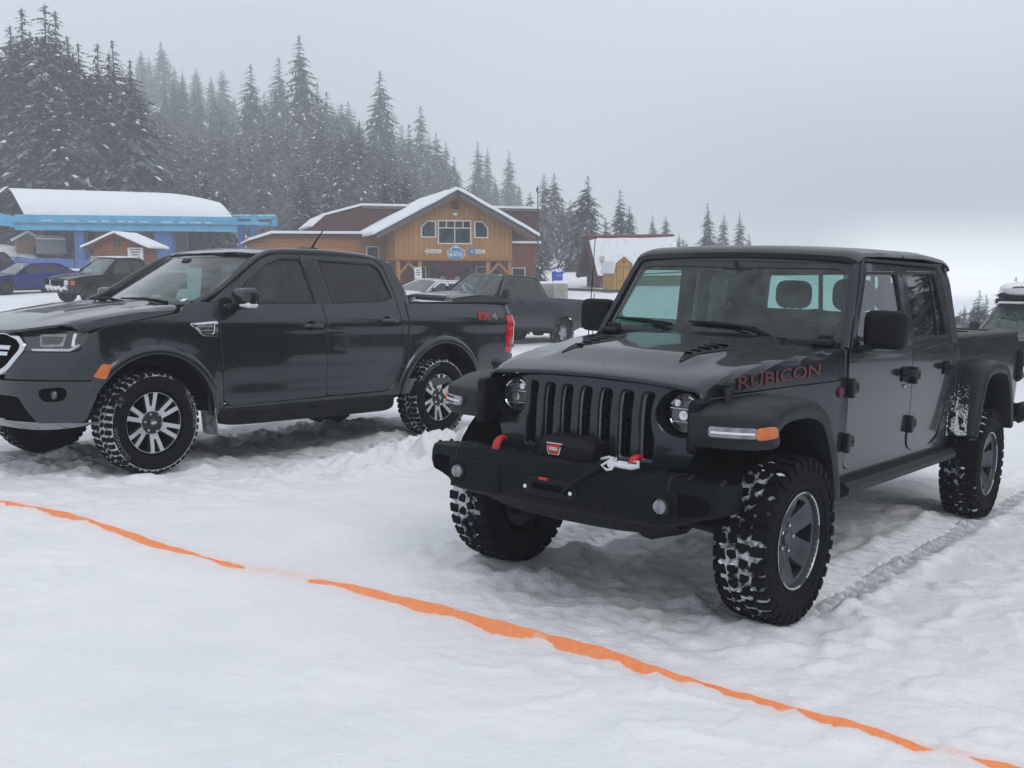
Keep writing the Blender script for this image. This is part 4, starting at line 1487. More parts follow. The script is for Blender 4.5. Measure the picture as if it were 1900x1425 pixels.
    cab = rnd([(-2.375, 1.762, 0), (-2.60, 1.742, .08), (-2.70, 1.665, .06), (-2.79, 1.45, .1), (-2.738, 1.305, .02), (-2.738, .87, 0), (-2.645, .452, .02), (-2.52, .455), (-.66, .452), (-.66, .47), (-2.50, .488, .05), (-2.62, .60, .06), (-2.69, .838, .05), (-2.643, 1.29, 0), (-2.647, 1.43, .1), (-2.56, 1.715, .08)], .01)
    both('body_side', lambda: MB().sheet(cab, lambda x, z: (x, RY(x, z) - .002, z), OUT, (), .05, ch=.003), BP)
    bed = [(-2.752, 1.325, .01), (-4.26, 1.343, .03), (-4.36, 1.325, .05), (-4.395, 1.22, .03), (-4.255, 1.212, .0), (-4.275, .81, 0), (-4.40, .80), (-4.41, .66, .05), (-3.80, .56)]
    bed = rnd(bed, .02) + [p for p in ra if p[0] > -3.775] + [(-2.79, .46), (-2.668, .455), (-2.752, .87)]
    both('bed_side', lambda: MB().sheet(bed, side, OUT, (), .05, ch=.004), BP)
    # --- wheel-arch lips
    for nm, c, rx, rz_, a0, a1 in (('arch_lip', AF, .545, .53, 28, 178), ('arch_lip', AR, .56, .545, 14, 176)):
        def lip(c=c, rx=rx, rz_=rz_, a0=a0, a1=a1):
            b = MB()
            def f(u, v):
                a = R(a0 + (a1 - a0) * u)
                k = [(1.115, .000), (1.09, .014), (1.02, .016), (.985, .010), (.975, -.03), (.985, -.08)][int(round(v * 5))]
                x, z = c[0] + rx * k[0] * math.cos(a), c[1] + rz_ * k[0] * math.sin(a)
                return (x, RY(x, z) + k[1], z)
            return b.grid(f, 40, 6)
        both(nm, lip, BP, sharp=50)
        def liner(c=c, rx=rx, rz_=rz_):
            b = MB()
            def f(u, v):
                a = R(4 + 172 * u)
                return (c[0] + rx * .99 * math.cos(a), [.40, .6, .84][int(round(2 * v))], c[1] + rz_ * .985 * math.sin(a))
            b.grid(f, 20, 3)
            return b.add([f(i / 19, 0) for i in range(20)], [tuple(range(20))])
        both('wheel_arch_liner', liner, 'dark')
    # --- fuel flap, lettering, vent badge
    ff = rnd([(-2.965, 1.118), (-3.165, 1.118), (-3.165, .995), (-2.965, .995)], .03)
    ring = MB().sheet(ff, lambda x, z: (x, RY(x, z) + .0015, z), OUT, [[(-3.065 + (x + 3.065) * .955, 1.056 + (z - 1.056) * .93) for x, z in ff]], .05, ch=.0003, depth=.001)
    obj('fuel_flap', ring, 'dark', root)
    def onside(x0, z0, sl, sg, lift=.002):
        def f(u, v, d):
            x = x0 - u * sg
            z = z0 + v - u * sg * sl * sg
            return (x, sg * (RY(x, z) + lift + d), z)
        return f
    for sg in (1, -1):
        t1 = obj('bed_lettering', text_mb('FX', .105, onside(-3.885 if sg > 0 else -4.05, 1.196, 0, sg), .003, width=.20, bold=.004), 'red', root, smooth=False)
        t2 = obj('bed_lettering', text_mb('4', .105, onside(-4.055 if sg > 0 else -3.885, 1.196, 0, sg), .003, width=.10, bold=.003), 'badge_grey', root, smooth=False)
        vo = rnd([(-.305, 1.145), (-.335, 1.118), (-.430, 1.052, .02), (-.565, 1.040, .01), (-.560, 1.165)], .012)
        c = (-.455, 1.11)
        vi = rnd([(-.345, 1.138), (-.36, 1.12), (-.435, 1.068, .02), (-.525, 1.060, .01), (-.53, 1.150)], .01)
        vb = MB().sheet(vo, lambda x, z: (x, RY(x, z) + .010, z), OUT, [vi], .04, ch=.004, depth=.010)
        vt = obj('wing_vent', vb if sg > 0 else vb.mirror(), 'chrome', root)
        ins = MB().sheet(vi, lambda x, z: (x, RY(x, z) + .004, z), OUT, (), .05, ch=0, depth=.002)
        obj('vent_insert', ins if sg > 0 else ins.mirror(), 'lens_dark', vt)
        obj('vent_lettering', text_mb('RANGER', .030, onside(-.445, 1.125, 0, sg, .006), .002, width=.145, bold=.0008), 'satin_silver', vt, smooth=False)
        obj('vent_lettering', text_mb('LARIAT', .020, onside(-.465, 1.090, 0, sg, .006), .002, width=.085, bold=.0003), 'satin_silver', vt, smooth=False)
    # --- roof, rails, windscreen
    def rz(x):
        return interp(x, [-2.80, -2.72, -2.55, -2.2, -1.6, -1.25, -1.06, -1.0], [1.665, 1.715, 1.765, 1.798, 1.806, 1.790, 1.758, 1.735])
    def roof(x, t):
        return (x, t, rz(x) - .055 * (abs(t) / .68) ** 3.2 + (.006 * math.cos(t * 9) * sstep(-2.7, -2.4, x) * sstep(-1.1, -1.4, x)))
    ro = rnd([(-1.005, .0), (-1.03, .35), (-1.14, .62, .05), (-1.36, .683, .05), (-2.40, .683, .05), (-2.66, .655, .06), (-2.78, .45, .1), (-2.79, 0), (-2.78, -.45, .1), (-2.66, -.655, .06), (-2.40, -.683, .05), (-1.36, -.683, .05), (-1.14, -.62, .05), (-1.03, -.35)], .05)
    obj('roof', MB().sheet(ro, roof, (0, 0, 1), (), .05, ch=.004, depth=.02), BP, root)
    rails = MB()
    pts = [(-.42, .795, 1.292), (-.66, .785, 1.405), (-.95, .728, 1.59), (-1.17, .682, 1.708), (-1.40, .672, 1.752), (-1.9, .675, 1.764), (-2.35, .670, 1.748), (-2.58, .655, 1.705), (-2.72, .69, 1.60), (-2.79, .775, 1.42), (-2.77, .845, 1.29)]
    both('cab_rail', lambda: MB().tube(spline(pts, 48), .034, 10), BP)
    def wx(y, z):
        return -.225 - (z - 1.27) * 1.70 - .26 * (y / .75) ** 2
    wsf = lambda y, z: (wx(y, z), y, z)
    wo = rnd([(.775, 1.272), (.70, 1.52), (.625, 1.715), (-.625, 1.715), (-.70, 1.52), (-.775, 1.272)], .03)
    gi = rnd([(.735, 1.30), (.595, 1.695), (-.595, 1.695), (-.735, 1.30)], .05)
    ws = obj('windscreen', MB().sheet(wo, lambda y, z: (wx(y, z) - .006, y, z), (1, 0, .5), (), .07, ch=0, depth=.002), 'ws_clear', root)
    obj('windscreen_border', MB().sheet(wo, wsf, (1, 0, .5), [gi], .08, ch=.001, depth=.003), 'frit', ws)
    st = MB().sheet([(.60, 1.318), (.56, 1.318), (.565, 1.338), (.60, 1.338)], lambda y, z: (wx(y, z) + .003, y, z), (1, 0, .5), (), .05, ch=0, depth=.001)
    obj('sticker', st, 'white', ws)
    cw = MB().sheet(rnd([(-.30, .70), (-.215, .35), (-.19, 0), (-.215, -.35), (-.30, -.70), (-.46, -.76), (-.33, -.3), (-.31, 0), (-.33, .3), (-.46, .76)], .02), lambda x, y: (x, y, 1.282 - .01 * (y / .7) ** 2 - (x + .2) * .12), (0, 0, 1), (), .08, ch=.002)
    obj('cowl', cw, BK, root)
    for p0, p1 in (((-.26, .05), (-.34, -.42)), ((-.30, .62), (-.33, .08))):
        z0 = 1.305
        w_ = MB().tube([(p0[0], p0[1], z0), ((p0[0] + p1[0]) / 2 + .04, (p0[1] + p1[1]) / 2, z0 + .028), (p1[0] + .03, p1[1], z0 + .03)], [.015, .012, .008], 6)
        a, c = (p0[0] + .03, p0[1] - .1), (p1[0] + .03, p1[1] - .12)
        w_.tube([(a[0], a[1], z0 + .02), ((a[0] + c[0]) / 2 + .05, (a[1] + c[1]) / 2, z0 + .026), (c[0], c[1], z0 + .03)], .007, 6)
        obj('wiper', w_, BK, root)
    # --- bonnet
    def hw(x):
        return interp(x, [-.40, -.25, .1, .40, .58, .70, .80, .86], [.80, .825, .845, .845, .82, .74, .62, .45])
    RR = .055
    def zt(x):
        return interp(x, [-.42, -.2, .1, .4, .6, .72, .80, .87], [1.318, 1.304, 1.272, 1.225, 1.185, 1.15, 1.122, 1.088])
    def hoodf(x, t):
        s_, sg = abs(t), (1 if t >= 0 else -1)
        w = hw(min(x, .58))
        bul = .016 * sstep(.52, .44, s_) * sstep(.75, .40, x) - .010 * sstep(.30, .20, s_) * sstep(.6, .3, x)
        if s_ < w - RR:
            z = zt(x) + bul - .030 * (s_ / w) ** 2.5
            return (x, t, z)
        z0 = zt(x) - .030
        a = min((s_ - (w - RR)) / RR, PI / 2)
        d = max(0, s_ - (w - RR + RR * PI / 2))
        return (x, sg * (w - RR + RR * math.sin(a) + d * .1), z0 - RR * (1 - math.cos(a)) - d)
    def zedge(x):
        return interp(x, [-.36, -.285, -.232, 0, .3, .40, .525], [1.30, 1.288, 1.228, 1.189, 1.142, 1.122, 1.075])
    def tm(x):
        w = hw(min(x, .58))
        dz = zt(x) - .030 - zedge(x)
        if dz <= 0:
            return w - RR
        return w - RR + (RR * math.acos(max(-1, 1 - dz / RR)) if dz < RR else RR * PI / 2 + dz - RR)
    xs = [-.27 + i * (.525 + .27) / 14 for i in range(15)]
    front = [(.60, .815), (.68, .74), (.755, .64), (.815, .53), (.85, .38), (.868, .20), (.872, 0)]
    half = [(x, tm(x)) for x in xs] + front
    rear = [(-.29, .70), (-.225, .40), (-.20, 0)]
    ho = half + [(x, -y) for x, y in half[-2::-1]] + [(x, -y) for x, y in rear[:2]] + [rear[2]] + rear[1::-1]
    hood = obj('bonnet', MB().sheet(ho, hoodf, (.2, 0, 1), (), .045, ch=.004, depth=.014), BP, root)
    gr = MB()  # dark reflection of the bonnet ridge, painted as a hollow outline
    for sg in (1, -1):
        gr.sheet(rnd([(.42, sg * .36), (.44, sg * .41), (-.02, sg * .47), (-.06, sg * .43)], .02), lambda x, y: (x, y, hoodf(x, y)[2] + .002), (0, 0, 1), [rnd([(.40, sg * .38), (.41, sg * .402), (.0, sg * .455), (-.02, sg * .44)], .005)], .05, ch=.0005, depth=.002)
    obj('ridge_reflection', gr, 'pocket', hood)
    # --- front end
    def FS(off=0.0):
        return lambda s_, z: FP(s_, z, off) if s_ >= 0 else tuple(q * (1, -1, 1)[i] for i, q in enumerate(FP(-s_, z, off)))
    FO = (1, .4, 0)
    def fsheet(o_, off=0, holes=(), step=.045, **k):
        return MB().sheet(o_, FS(off), FO, holes, step, **k)
    fog = rnd([(.665, .678), (.835, .692), (.87, .66), (.85, .60), (.80, .583), (.70, .578), (.66, .62)], .03)
    for sg in (1, -1):
        mm = lambda b: b if sg > 0 else b.mirror()
        up_ = rnd([(.36, .742), (.39, .80, .02), (.515, .938, .02), (.90, .938, .03), (.972, .972, .01), (1.075, .858, .0), (1.125, .755, .01), (1.12, .742)], .01)
        obj('bumper_cover', mm(fsheet(up_, -.002)), BP, root)
        lo = rnd([(.0, .725), (1.085, .728), (1.07, .64, .05), (.985, .44, .03), (.62, .425, .0), (.50, .62, .04), (.0, .64)], .01)
        lb = obj('front_bumper', mm(fsheet(lo, .0, [fog])), BP, root)
        fm = MB().sheet(fog, FS(-.035), FO, (), .05, ch=0, depth=.004)
        fo_ = obj('fog_recess', mm(fm), 'dark', lb)
        c = FP(.765, .632, -.03)
        fl = MB().lathe([(.038, 0), (.034, .012), (.018, .02), (.001, .021)], 18, 'x', c)
        obj('fog_lamp', mm(fl), 'lens_dark', fo_)
        hl = rnd([(.36, 1.096, .01), (.44, 1.052, .01), (.522, .985, .01), (.505, .944, .02), (.88, .942, .08), (.965, .985, .04), (1.022, 1.055, .02), (1.005, 1.080, .03), (.80, 1.100)], .01)
        h_ = obj('headlight', mm(fsheet(hl, -.004, ch=.004)), 'lamp_glass', root)
        for o_, m_, d in ((rnd([(.60, 1.068), (.63, .985), (.66, .975), (.80, .985), (.80, 1.072)], .01), 'lens', .0), (rnd([(.86, 1.075), (.865, .985), (.895, .985), (.885, 1.03), (.895, 1.075)], .006), 'white', .001), (rnd([(.57, .962), (.585, .950), (.86, .95), (.94, .990), (.93, 1.0), (.85, .966)], .004), 'satin_silver', .001)):
            obj('lamp_insert', mm(MB().sheet(o_, FS(d + .001), FO, (), .04, ch=.002, depth=.004)), m_, h_)
        lk = MB().sheet(rnd([(.62, 1.05), (.645, .995), (.77, 1.0), (.78, 1.05)], .01), FS(.003), FO, (), .05, ch=.002, depth=.003)
        obj('lamp_bowl', mm(lk), 'lens_dark', h_)
        am = rnd([(.375, .848), (.44, .852), (.492, .765), (.44, .752), (.42, .752)], .012)
        obj('amber_marker', mm(MB().sheet(am, lambda x, z: (x, RY(x, z) + .020 - max(0, x - .45) * .3, z), (0.4, 1, 0), (), .03, ch=.004, depth=.02)), 'amber', root)
    gh = [(0, 1.092), (.30, 1.088, .03), (.44, 1.050, .03), (.512, .995, .03), (.508, .950, .03), (.41, .82, .03), (.33, .775, .03), (0, .772)]
    go = rnd(gh[:-1] + [gh[-1]] + [(-y, z, *q) for y, z, *q in gh[-2:0:-1]], .02)
    gi2 = [(y * .93, .935 + (z - .935) * .86) for y, z in go]
    grl = obj('grille', fsheet(go, .012, [gi2], ch=.006, depth=.03), 'chrome', root)
    obj('grille_mesh', MB().sheet(gi2, FS(-.03), (1, 0, 0), (), .08, ch=0, depth=.002), 'dark', grl)
    for z0, z1, w_ in ((.955, .980, .37), (.912, .934, .36)):
        obj('grille_bar', MB().sheet([(-w_, z0), (w_, z0), (w_, z1), (-w_, z1)], FS(.006), (1, 0, 0), (), .06, ch=.004, depth=.02), 'chrome', grl)
    lg = MB().sheet(rnd([(-.49, .615), (.49, .615), (.60, .44), (-.60, .44)], .02), FS(-.03), (1, 0, 0), (), .06, ch=.002, depth=.01)
    obj('lower_grille', lg, 'dark', root)
    skp = MB().grid(lambda u, v: tuple(a + b for a, b in zip(FS(.0)(-.95 + 1.9 * u, .44), (-.02 - .16 * v, 0, -.01 - .085 * v * (1 - abs(2 * u - 1) ** 3)))), 30, 4)
    obj('skid_plate', skp, 'satin_silver', root)
    # --- mirrors
    for sg in (1, -1):
        c = Vector((-.745, 1.005, 1.345))
        ex = lambda q, n: math.copysign(abs(q) ** n, q)
        def mir(u, v):
            a = -PI / 2 + PI * v
            th = 2 * PI * u
            k = ex(math.cos(a), .45)
            return c + Vector((.060 * ex(math.sin(a), .7) - .01, .125 * k * ex(math.cos(th), .45), .088 * k * ex(math.sin(th), .5) + .01 * math.cos(th)))
        mb = MB().grid(mir, 36, 14, cu=True)
        mb.tube([(-.72, .83, 1.27), (-.73, .88, 1.275), (-.745, .93, 1.285)], [.045, .035, .035], 8)
        mb.rbox((-.72, .850, 1.283), (.15, .04, .05), .02)
        m_ = obj('wing_mirror', mb if sg > 0 else mb.mirror(), BP, root, sharp=50)
        mb = MB()
        mb.grid(lambda u, v: Vector(mir(.03 + .42 * u * 0 + .0, .5)) * 0 + c + Vector((.062 * (1 - .5 * v) - .028 + .024, -.0 + .118 * (1 - .9 * u) * 1.05, -.070 + .045 * v)), 2, 2)
        ind = MB().rbox(c + Vector((-.005, .060, -.052)), (.11, .125, .045), .016)
        obj('indicator_strip', ind if sg > 0 else ind.mirror(), 'white', m_)
        lowb = MB().rbox(c + Vector((-.006, -.055, -.060)), (.10, .12, .050), .015)
        obj('mirror_base', lowb if sg > 0 else lowb.mirror(), BK, m_)
        gm = MB().sheet(rnd([(.90, 1.28), (1.11, 1.28), (1.11, 1.41), (.90, 1.41)], .03), lambda y, z: (-.814, y, z), (-1, 0, 0), (), .2, ch=0, depth=.002)
        obj('mirror_glass', gm if sg > 0 else gm.mirror(), 'chrome', m_)
    # --- rear end
    for sg in (1, -1):
        tl = MB()
        def tf(u, v):
            z = .812 + .398 * v
            q = [(-4.262, 0), (-4.30, .012), (-4.36, .004), (-4.40, -.02), (-4.415, -.07), (-4.40, -.15)][int(round(u * 5))]
            bulge = .016 * math.sin(PI * v)
            return (q[0] - .02 * (v - .5) - (.01 if u > .3 else 0) * 0, RY(-4.262, z) + q[1] + bulge * (u > .1), z)
        tl.grid(tf, 6, 10)
        tl.add([tf(i / 5, 1) for i in range(6)], [tuple(range(6))])
        tl.add([tf(i / 5, 0) for i in range(6)], [tuple(range(6))])
        t_ = obj('tail_lamp', tl if sg > 0 else tl.mirror(), 'lamp_red', root, sharp=60)
        rv = MB().sheet(rnd([(-4.285, .865), (-4.285, .905), (-4.37, .905), (-4.37, .865)], .01), lambda x, z: (x, RY(-4.262, z) + .012 + .016 * math.sin(PI * (z - .812) / .398) + .004, z), OUT, (), .05, ch=.002, depth=.004)
        obj('reverse_lens', rv if sg > 0 else rv.mirror(), 'lamp_dark', t_)
    tg = MB().rbox((-4.385, 0, .98), (.06, 1.62, .66), .03)
    obj('tailgate', tg, BP, root)
    rb = MB().rbox((-4.50, 0, .62), (.16, 1.62, .16), .04)
    obj('rear_bumper', rb, 'chrome', root)
    fb = MB().rbox((-3.55, 0, .98), (1.58, 1.50, .05), .01)
    for sg in (1, -1):
        fb.rbox((-3.54, sg * .775, 1.15), (1.6, .06, .36), .01)
    fb.rbox((-2.78, 0, 1.15), (.06, 1.56, .36), .01)
    obj('bed_liner', fb, 'under', root)
    bc = MB()
    for sg in (1, -1):
        bc.rbox((-3.55, sg * .805, 1.336), (1.62, .10, .022), .008, Matrix.Rotation(R(.6), 3, 'Y'))
    obj('bed_rail_cap', bc, BK, root)
    # --- running boards, mud flap, running gear
    def step():
        b = MB()
        b.tube(spline([(-.60, .78, .40), (-.72, .86, .365), (-1.2, .885, .36), (-2.2, .885, .36), (-2.50, .86, .365), (-2.60, .78, .40)], 24), .05, 10)
        b.rbox((-1.62, .865, .398), (1.7, .11, .018), .006)
        for x in (-.95, -1.6, -2.3):
            b.rbox((x, .72, .40), (.06, .34, .04), .01)
        return b
    both('side_step', step, BK)
    both('mud_flap', lambda: MB().sheet(rnd([(.70, .66), (.90, .66), (.915, .25), (.72, .25)], .03), lambda y, z: (-.515 - (.66 - z) * .10, y, z), (1, 0, 0), (), .08, ch=.002, depth=.008), 'flap')
    ug = MB()
    for x in (0, -3.221):
        ug.cyl((x, -.66, .40), (x, .66, .40), .045, n=12)
        for sg in (1, -1):
            ug.cyl((x, sg * .60, .40), (x, sg * .70, .40), .15, n=18)
            ug.cyl((x - .05, sg * .52, .45), (x - .05, sg * .50, .85), .045, n=8)
            ug.rbox((x - .05, sg * .50, .52), (.6 if x else .2, .08, .06), .02)
    ug.cyl((-3.2, 0, .40), (-3.45, 0, .40), .12, .09, 12)
    ug.rbox((-1.8, 0, .52), (3.6, .9, .14), .03)
    ug.rbox((-3.8, .1, .62), (.7, .9, .16), .03)
    obj('axles', ug, 'under', root)
    proto = make_wheel(.392, .265, .246, 'road', 'twin_spoke', 11, snow=.9,
                       letters=[('GEOLANDAR', R(-18), .046), ('A/T', R(38), .05), ('YOKOHAMA', R(172), .052)])
    first = True
    for x in (0, -3.221):
        for sg in (1, -1):
            place_wheel(proto, root, x, .785, .392, sg, first, 0, {(0, 1): .12, (0, -1): 1.1, (-3.221, 1): 2.0, (-3.221, -1): .8}[(x, sg)])
            first = False
    # --- cabin
    c_ = MB().rbox((-1.6, 0, .85), (2.0, 1.5, .06), .02)
    c_.rbox((-.62, 0, 1.19), (.46, 1.50, .16), .06)
    c_.rbox((-.80, 0, 1.06), (.20, 1.46, .26), .05)
    c_.tube([(-.90, .44, 1.15), (-.95, .44, 1.2)], .02, 6)
    c_.rbox((-2.72, 0, 1.10), (.06, 1.6, .5), .02)
    obj('cabin', c_, 'trim', root)
    def rwf(y, z):
        return (-2.785 + .0 * z + (z - 1.30) * .16, y, z)
    rwo = rnd([(.80, 1.30), (.68, 1.72), (-.68, 1.72), (-.80, 1.30)], .04)
    rwh = rnd([(.68, 1.37), (.60, 1.66), (-.60, 1.66), (-.68, 1.37)], .04)
    obj('rear_wall', MB().sheet(rwo, rwf, (-1, 0, 0), [rwh], .08, depth=.04), BP, root)
    obj('rear_window', MB().sheet(rwh, lambda y, z: (rwf(y, z)[0] + .01, y, z), (-1, 0, 0), (), .2, ch=0, depth=.002), 'privacy', root)
    for sg in (1, -1):
        for x, w_ in ((-1.50, .50), (-2.30, .62)):
            s_ = MB()
            yc = sg * .38
            s_.rbox((x + .05, yc, 1.0), (.5, w_, .16), .06)
            s_.rbox((x - .24, yc, 1.24), (.16, w_ * .95, .48), .06, Matrix.Rotation(R(-14), 3, 'Y'))
            s_.rbox((x - .33, yc, 1.57), (.11, .26, .17), .045)
            s_.cyl((x - .29, yc, 1.42), (x - .32, yc, 1.52), .02, n=6)
            obj('seat', s_, 'seat', root)
    sw = MB()
    c = Vector((-.98, .38, 1.24))
    tilt = Matrix.Rotation(R(-28), 3, 'Y')
    sw.tube([c + tilt @ Vector((0, .18 * math.cos(a * PI / 12), .18 * math.sin(a * PI / 12))) for a in range(24)], .015, 8, closed=True)
    for a in (0, PI, -PI / 2):
        sw.tube([c, c + tilt @ Vector((0, .17 * math.cos(a), .17 * math.sin(a)))], .016, 6)
    sw.tube([c, c + Vector((.25, 0, -.12))], .03, 8)
    obj('steering_wheel', sw, 'seal', root)
    rm = MB().rbox((-.99, 0, 1.64), (.03, .22, .06), .015)
    rm.rbox((-.93, 0, 1.66), (.10, .12, .05), .02)
    obj('rear_view_mirror', rm, 'seal', root)
    an = MB().cyl((-2.30, .05, 1.80), (-2.30, .05, 1.83), .05, .04, 12)
    an.tube([(-2.26, .05, 1.82), (-2.34, .05, 1.93), (-2.42, .05, 2.02)], [.012, .008, .005], 6)
    an.rbox((-2.25, .02, 1.83), (.20, .10, .03), .01)
    an.tube([(-2.2, .10, 1.82), (-2.24, .14, 1.84), (-2.3, .12, 1.82)], .008, 5)
    obj('aerial', an, BK, root)
    def pillar():
        D = [(-.575, 1.314), (-.70, 1.392), (-.93, 1.560), (-1.16, 1.702), (-1.37, 1.765)]
        Dp = spline([Vector((x, RY(x, z) + .001, z)) for x, z in D], 24)
        Ep = spline([Vector((wx(y, z) + .004, y, z)) for y, z in ((.765, 1.275), (.735, 1.40), (.680, 1.56), (.635, 1.68), (.61, 1.722))], 24)
        def f(u, v):
            i = int(round(u * 23))
            p = Dp[i].lerp(Ep[i], v)
            return p + Vector((.2, .6, .6)) * (.030 * math.sin(PI * v) ** .8)
        return MB().grid(f, 24, 7)
    both('screen_pillar', pillar, BP, sharp=60)
    both('rocker', lambda: MB().rbox((-1.62, .80, .43), (2.0, .12, .10), .02), 'under')
    return root
M['badge_grey'] = P('badge_grey', (.22, .23, .25), .35, metal=.6)
M['side_tint'] = glass('tinted_glass', (.20, .32, .32), 1.0, .06, (.16, .22, .23))
M['ws_clear'] = glass('clear_windscreen', (.64, .86, .81), 1.0, .13, (.34, .47, .47))
M['lamp_glass'] = P('lamp_cover', (.024, .028, .033), .08, coat=1, var=.3, scale=8)
M['lamp_dark'] = P('dark_red_lens', (.20, .02, .03), .15, coat=1)
M['flap'] = P('muddy_flap', (.26, .275, .29), .8, var=.6, scale=11)
ranger = build_ranger()

# ---------------------------------------------------------------- snow-covered ground
def _perm(n, seed):
    rg = np.random.RandomState(seed)
    a = rg.rand(n, n, 2) * 2 - 1
    return a / np.linalg.norm(a, axis=2, keepdims=True)
_GR = _perm(256, 11)
def perlin(x, y, off=0):
    xi, yi = np.floor(x).astype(int), np.floor(y).astype(int)
    fx, fy = x - xi, y - yi
    u, v = fx * fx * fx * (fx * (fx * 6 - 15) + 10), fy * fy * fy * (fy * (fy * 6 - 15) + 10)
    def g(a, b):
        q = _GR[(xi + a + off) % 256, (yi + b + off * 7) % 256]
        return q[..., 0] * (fx - a) + q[..., 1] * (fy - b)
    return (g(0, 0) * (1 - u) + g(1, 0) * u) * (1 - v) + (g(0, 1) * (1 - u) + g(1, 1) * u) * v
def fbm(x, y, octv=4, off=0, gain=.5):
    r, a = 0, 1
    for i in range(octv):
        r = r + a * perlin(x * 2 ** i, y * 2 ** i, off + 13 * i)
        a *= gain
    return r
_U = np.array([-.7, -.6, -.45, -.25, -.05, .2, .45, .7])
_YS = np.array([18, 25, 31, 45, 60, 80, 110, 150, 200, 260, 330.])
_T = np.array([
    [.10, .04, -.06, -.22, -.34, -.50, -.62, -.75],
    [.10, .05, -.02, -.22, -.42, -.62, -.80, -.95],
    [.22, .18, .10, -.12, -.43, -.74, -1.55, -1.9],
    [.75, .62, .50, .35, -.10, -.15, -2.3, -2.7],
    [1.7, 1.45, 1.25, .80, .02, .30, -2.9, -3.3],
    [4.0, 3.5, 3.0, 2.0, 1.0, .5, -3.7, -4.2],
    [11, 10, 8.5, 4.5, 3.2, 1.2, -4.7, -5.4],
    [24, 22, 19, 9.5, 6.5, 2, -6.6, -7.4],
    [42, 40, 35, 20, 12, 3, -9.2, -10],
    [55, 54, 50, 34, 18, 4, -12.2, -13],
    [60, 60, 56, 42, 22, 4, -15.8, -16]])
def _cr(t):
    return (-.5 * t + t * t - .5 * t ** 3, 1 - 2.5 * t * t + 1.5 * t ** 3, .5 * t + 2 * t * t - 1.5 * t ** 3, -.5 * t * t + .5 * t ** 3)
def far_z(x, y):
    yy = np.clip(y, _YS[0], _YS[-1] - 1e-3)
    u = np.clip(x / np.maximum(y, 12.0), _U[0], _U[-1] - 1e-6)
    i = np.interp(yy, _YS, np.arange(len(_YS)))
    j = np.interp(u, _U, np.arange(len(_U)))
    i0, j0 = np.floor(i).astype(int), np.floor(j).astype(int)
    wi, wj_ = _cr(i - i0), _cr(j - j0)
    r = 0
    for a in range(4):
        for b in range(4):
            r = r + wi[a] * wj_[b] * _T[np.clip(i0 + a - 1, 0, len(_YS) - 1), np.clip(j0 + b - 1, 0, len(_U) - 1)]
    return r
def plane_z(x, y):
    return -.0457 - .033 * (np.clip(x, -30, 30) - .61) - .023 * (y - 5.37)
def vpos(m, x, y, z=0):
    return m @ Vector((x, y, z))
CONT = []
for m_, xs_, yt in ((MJ, (0, -3.487), .822), (MR, (0, -3.221), .785)):
    for x in xs_:
        for sg in (1, -1):
            CONT.append(vpos(m_, x, sg * yt))
def line_d(x, y, m, yv, x0, x1):
    """Distance to, and run along, a wheel line of a vehicle."""
    a, b = vpos(m, x0, yv), vpos(m, x1, yv)
    d = np.array([b.x - a.x, b.y - a.y])
    L = np.linalg.norm(d)
    d = d / L
    s_ = (x - a.x) * d[0] + (y - a.y) * d[1]
    t = (x - a.x) * -d[1] + (y - a.y) * d[0]
    return s_, t, L
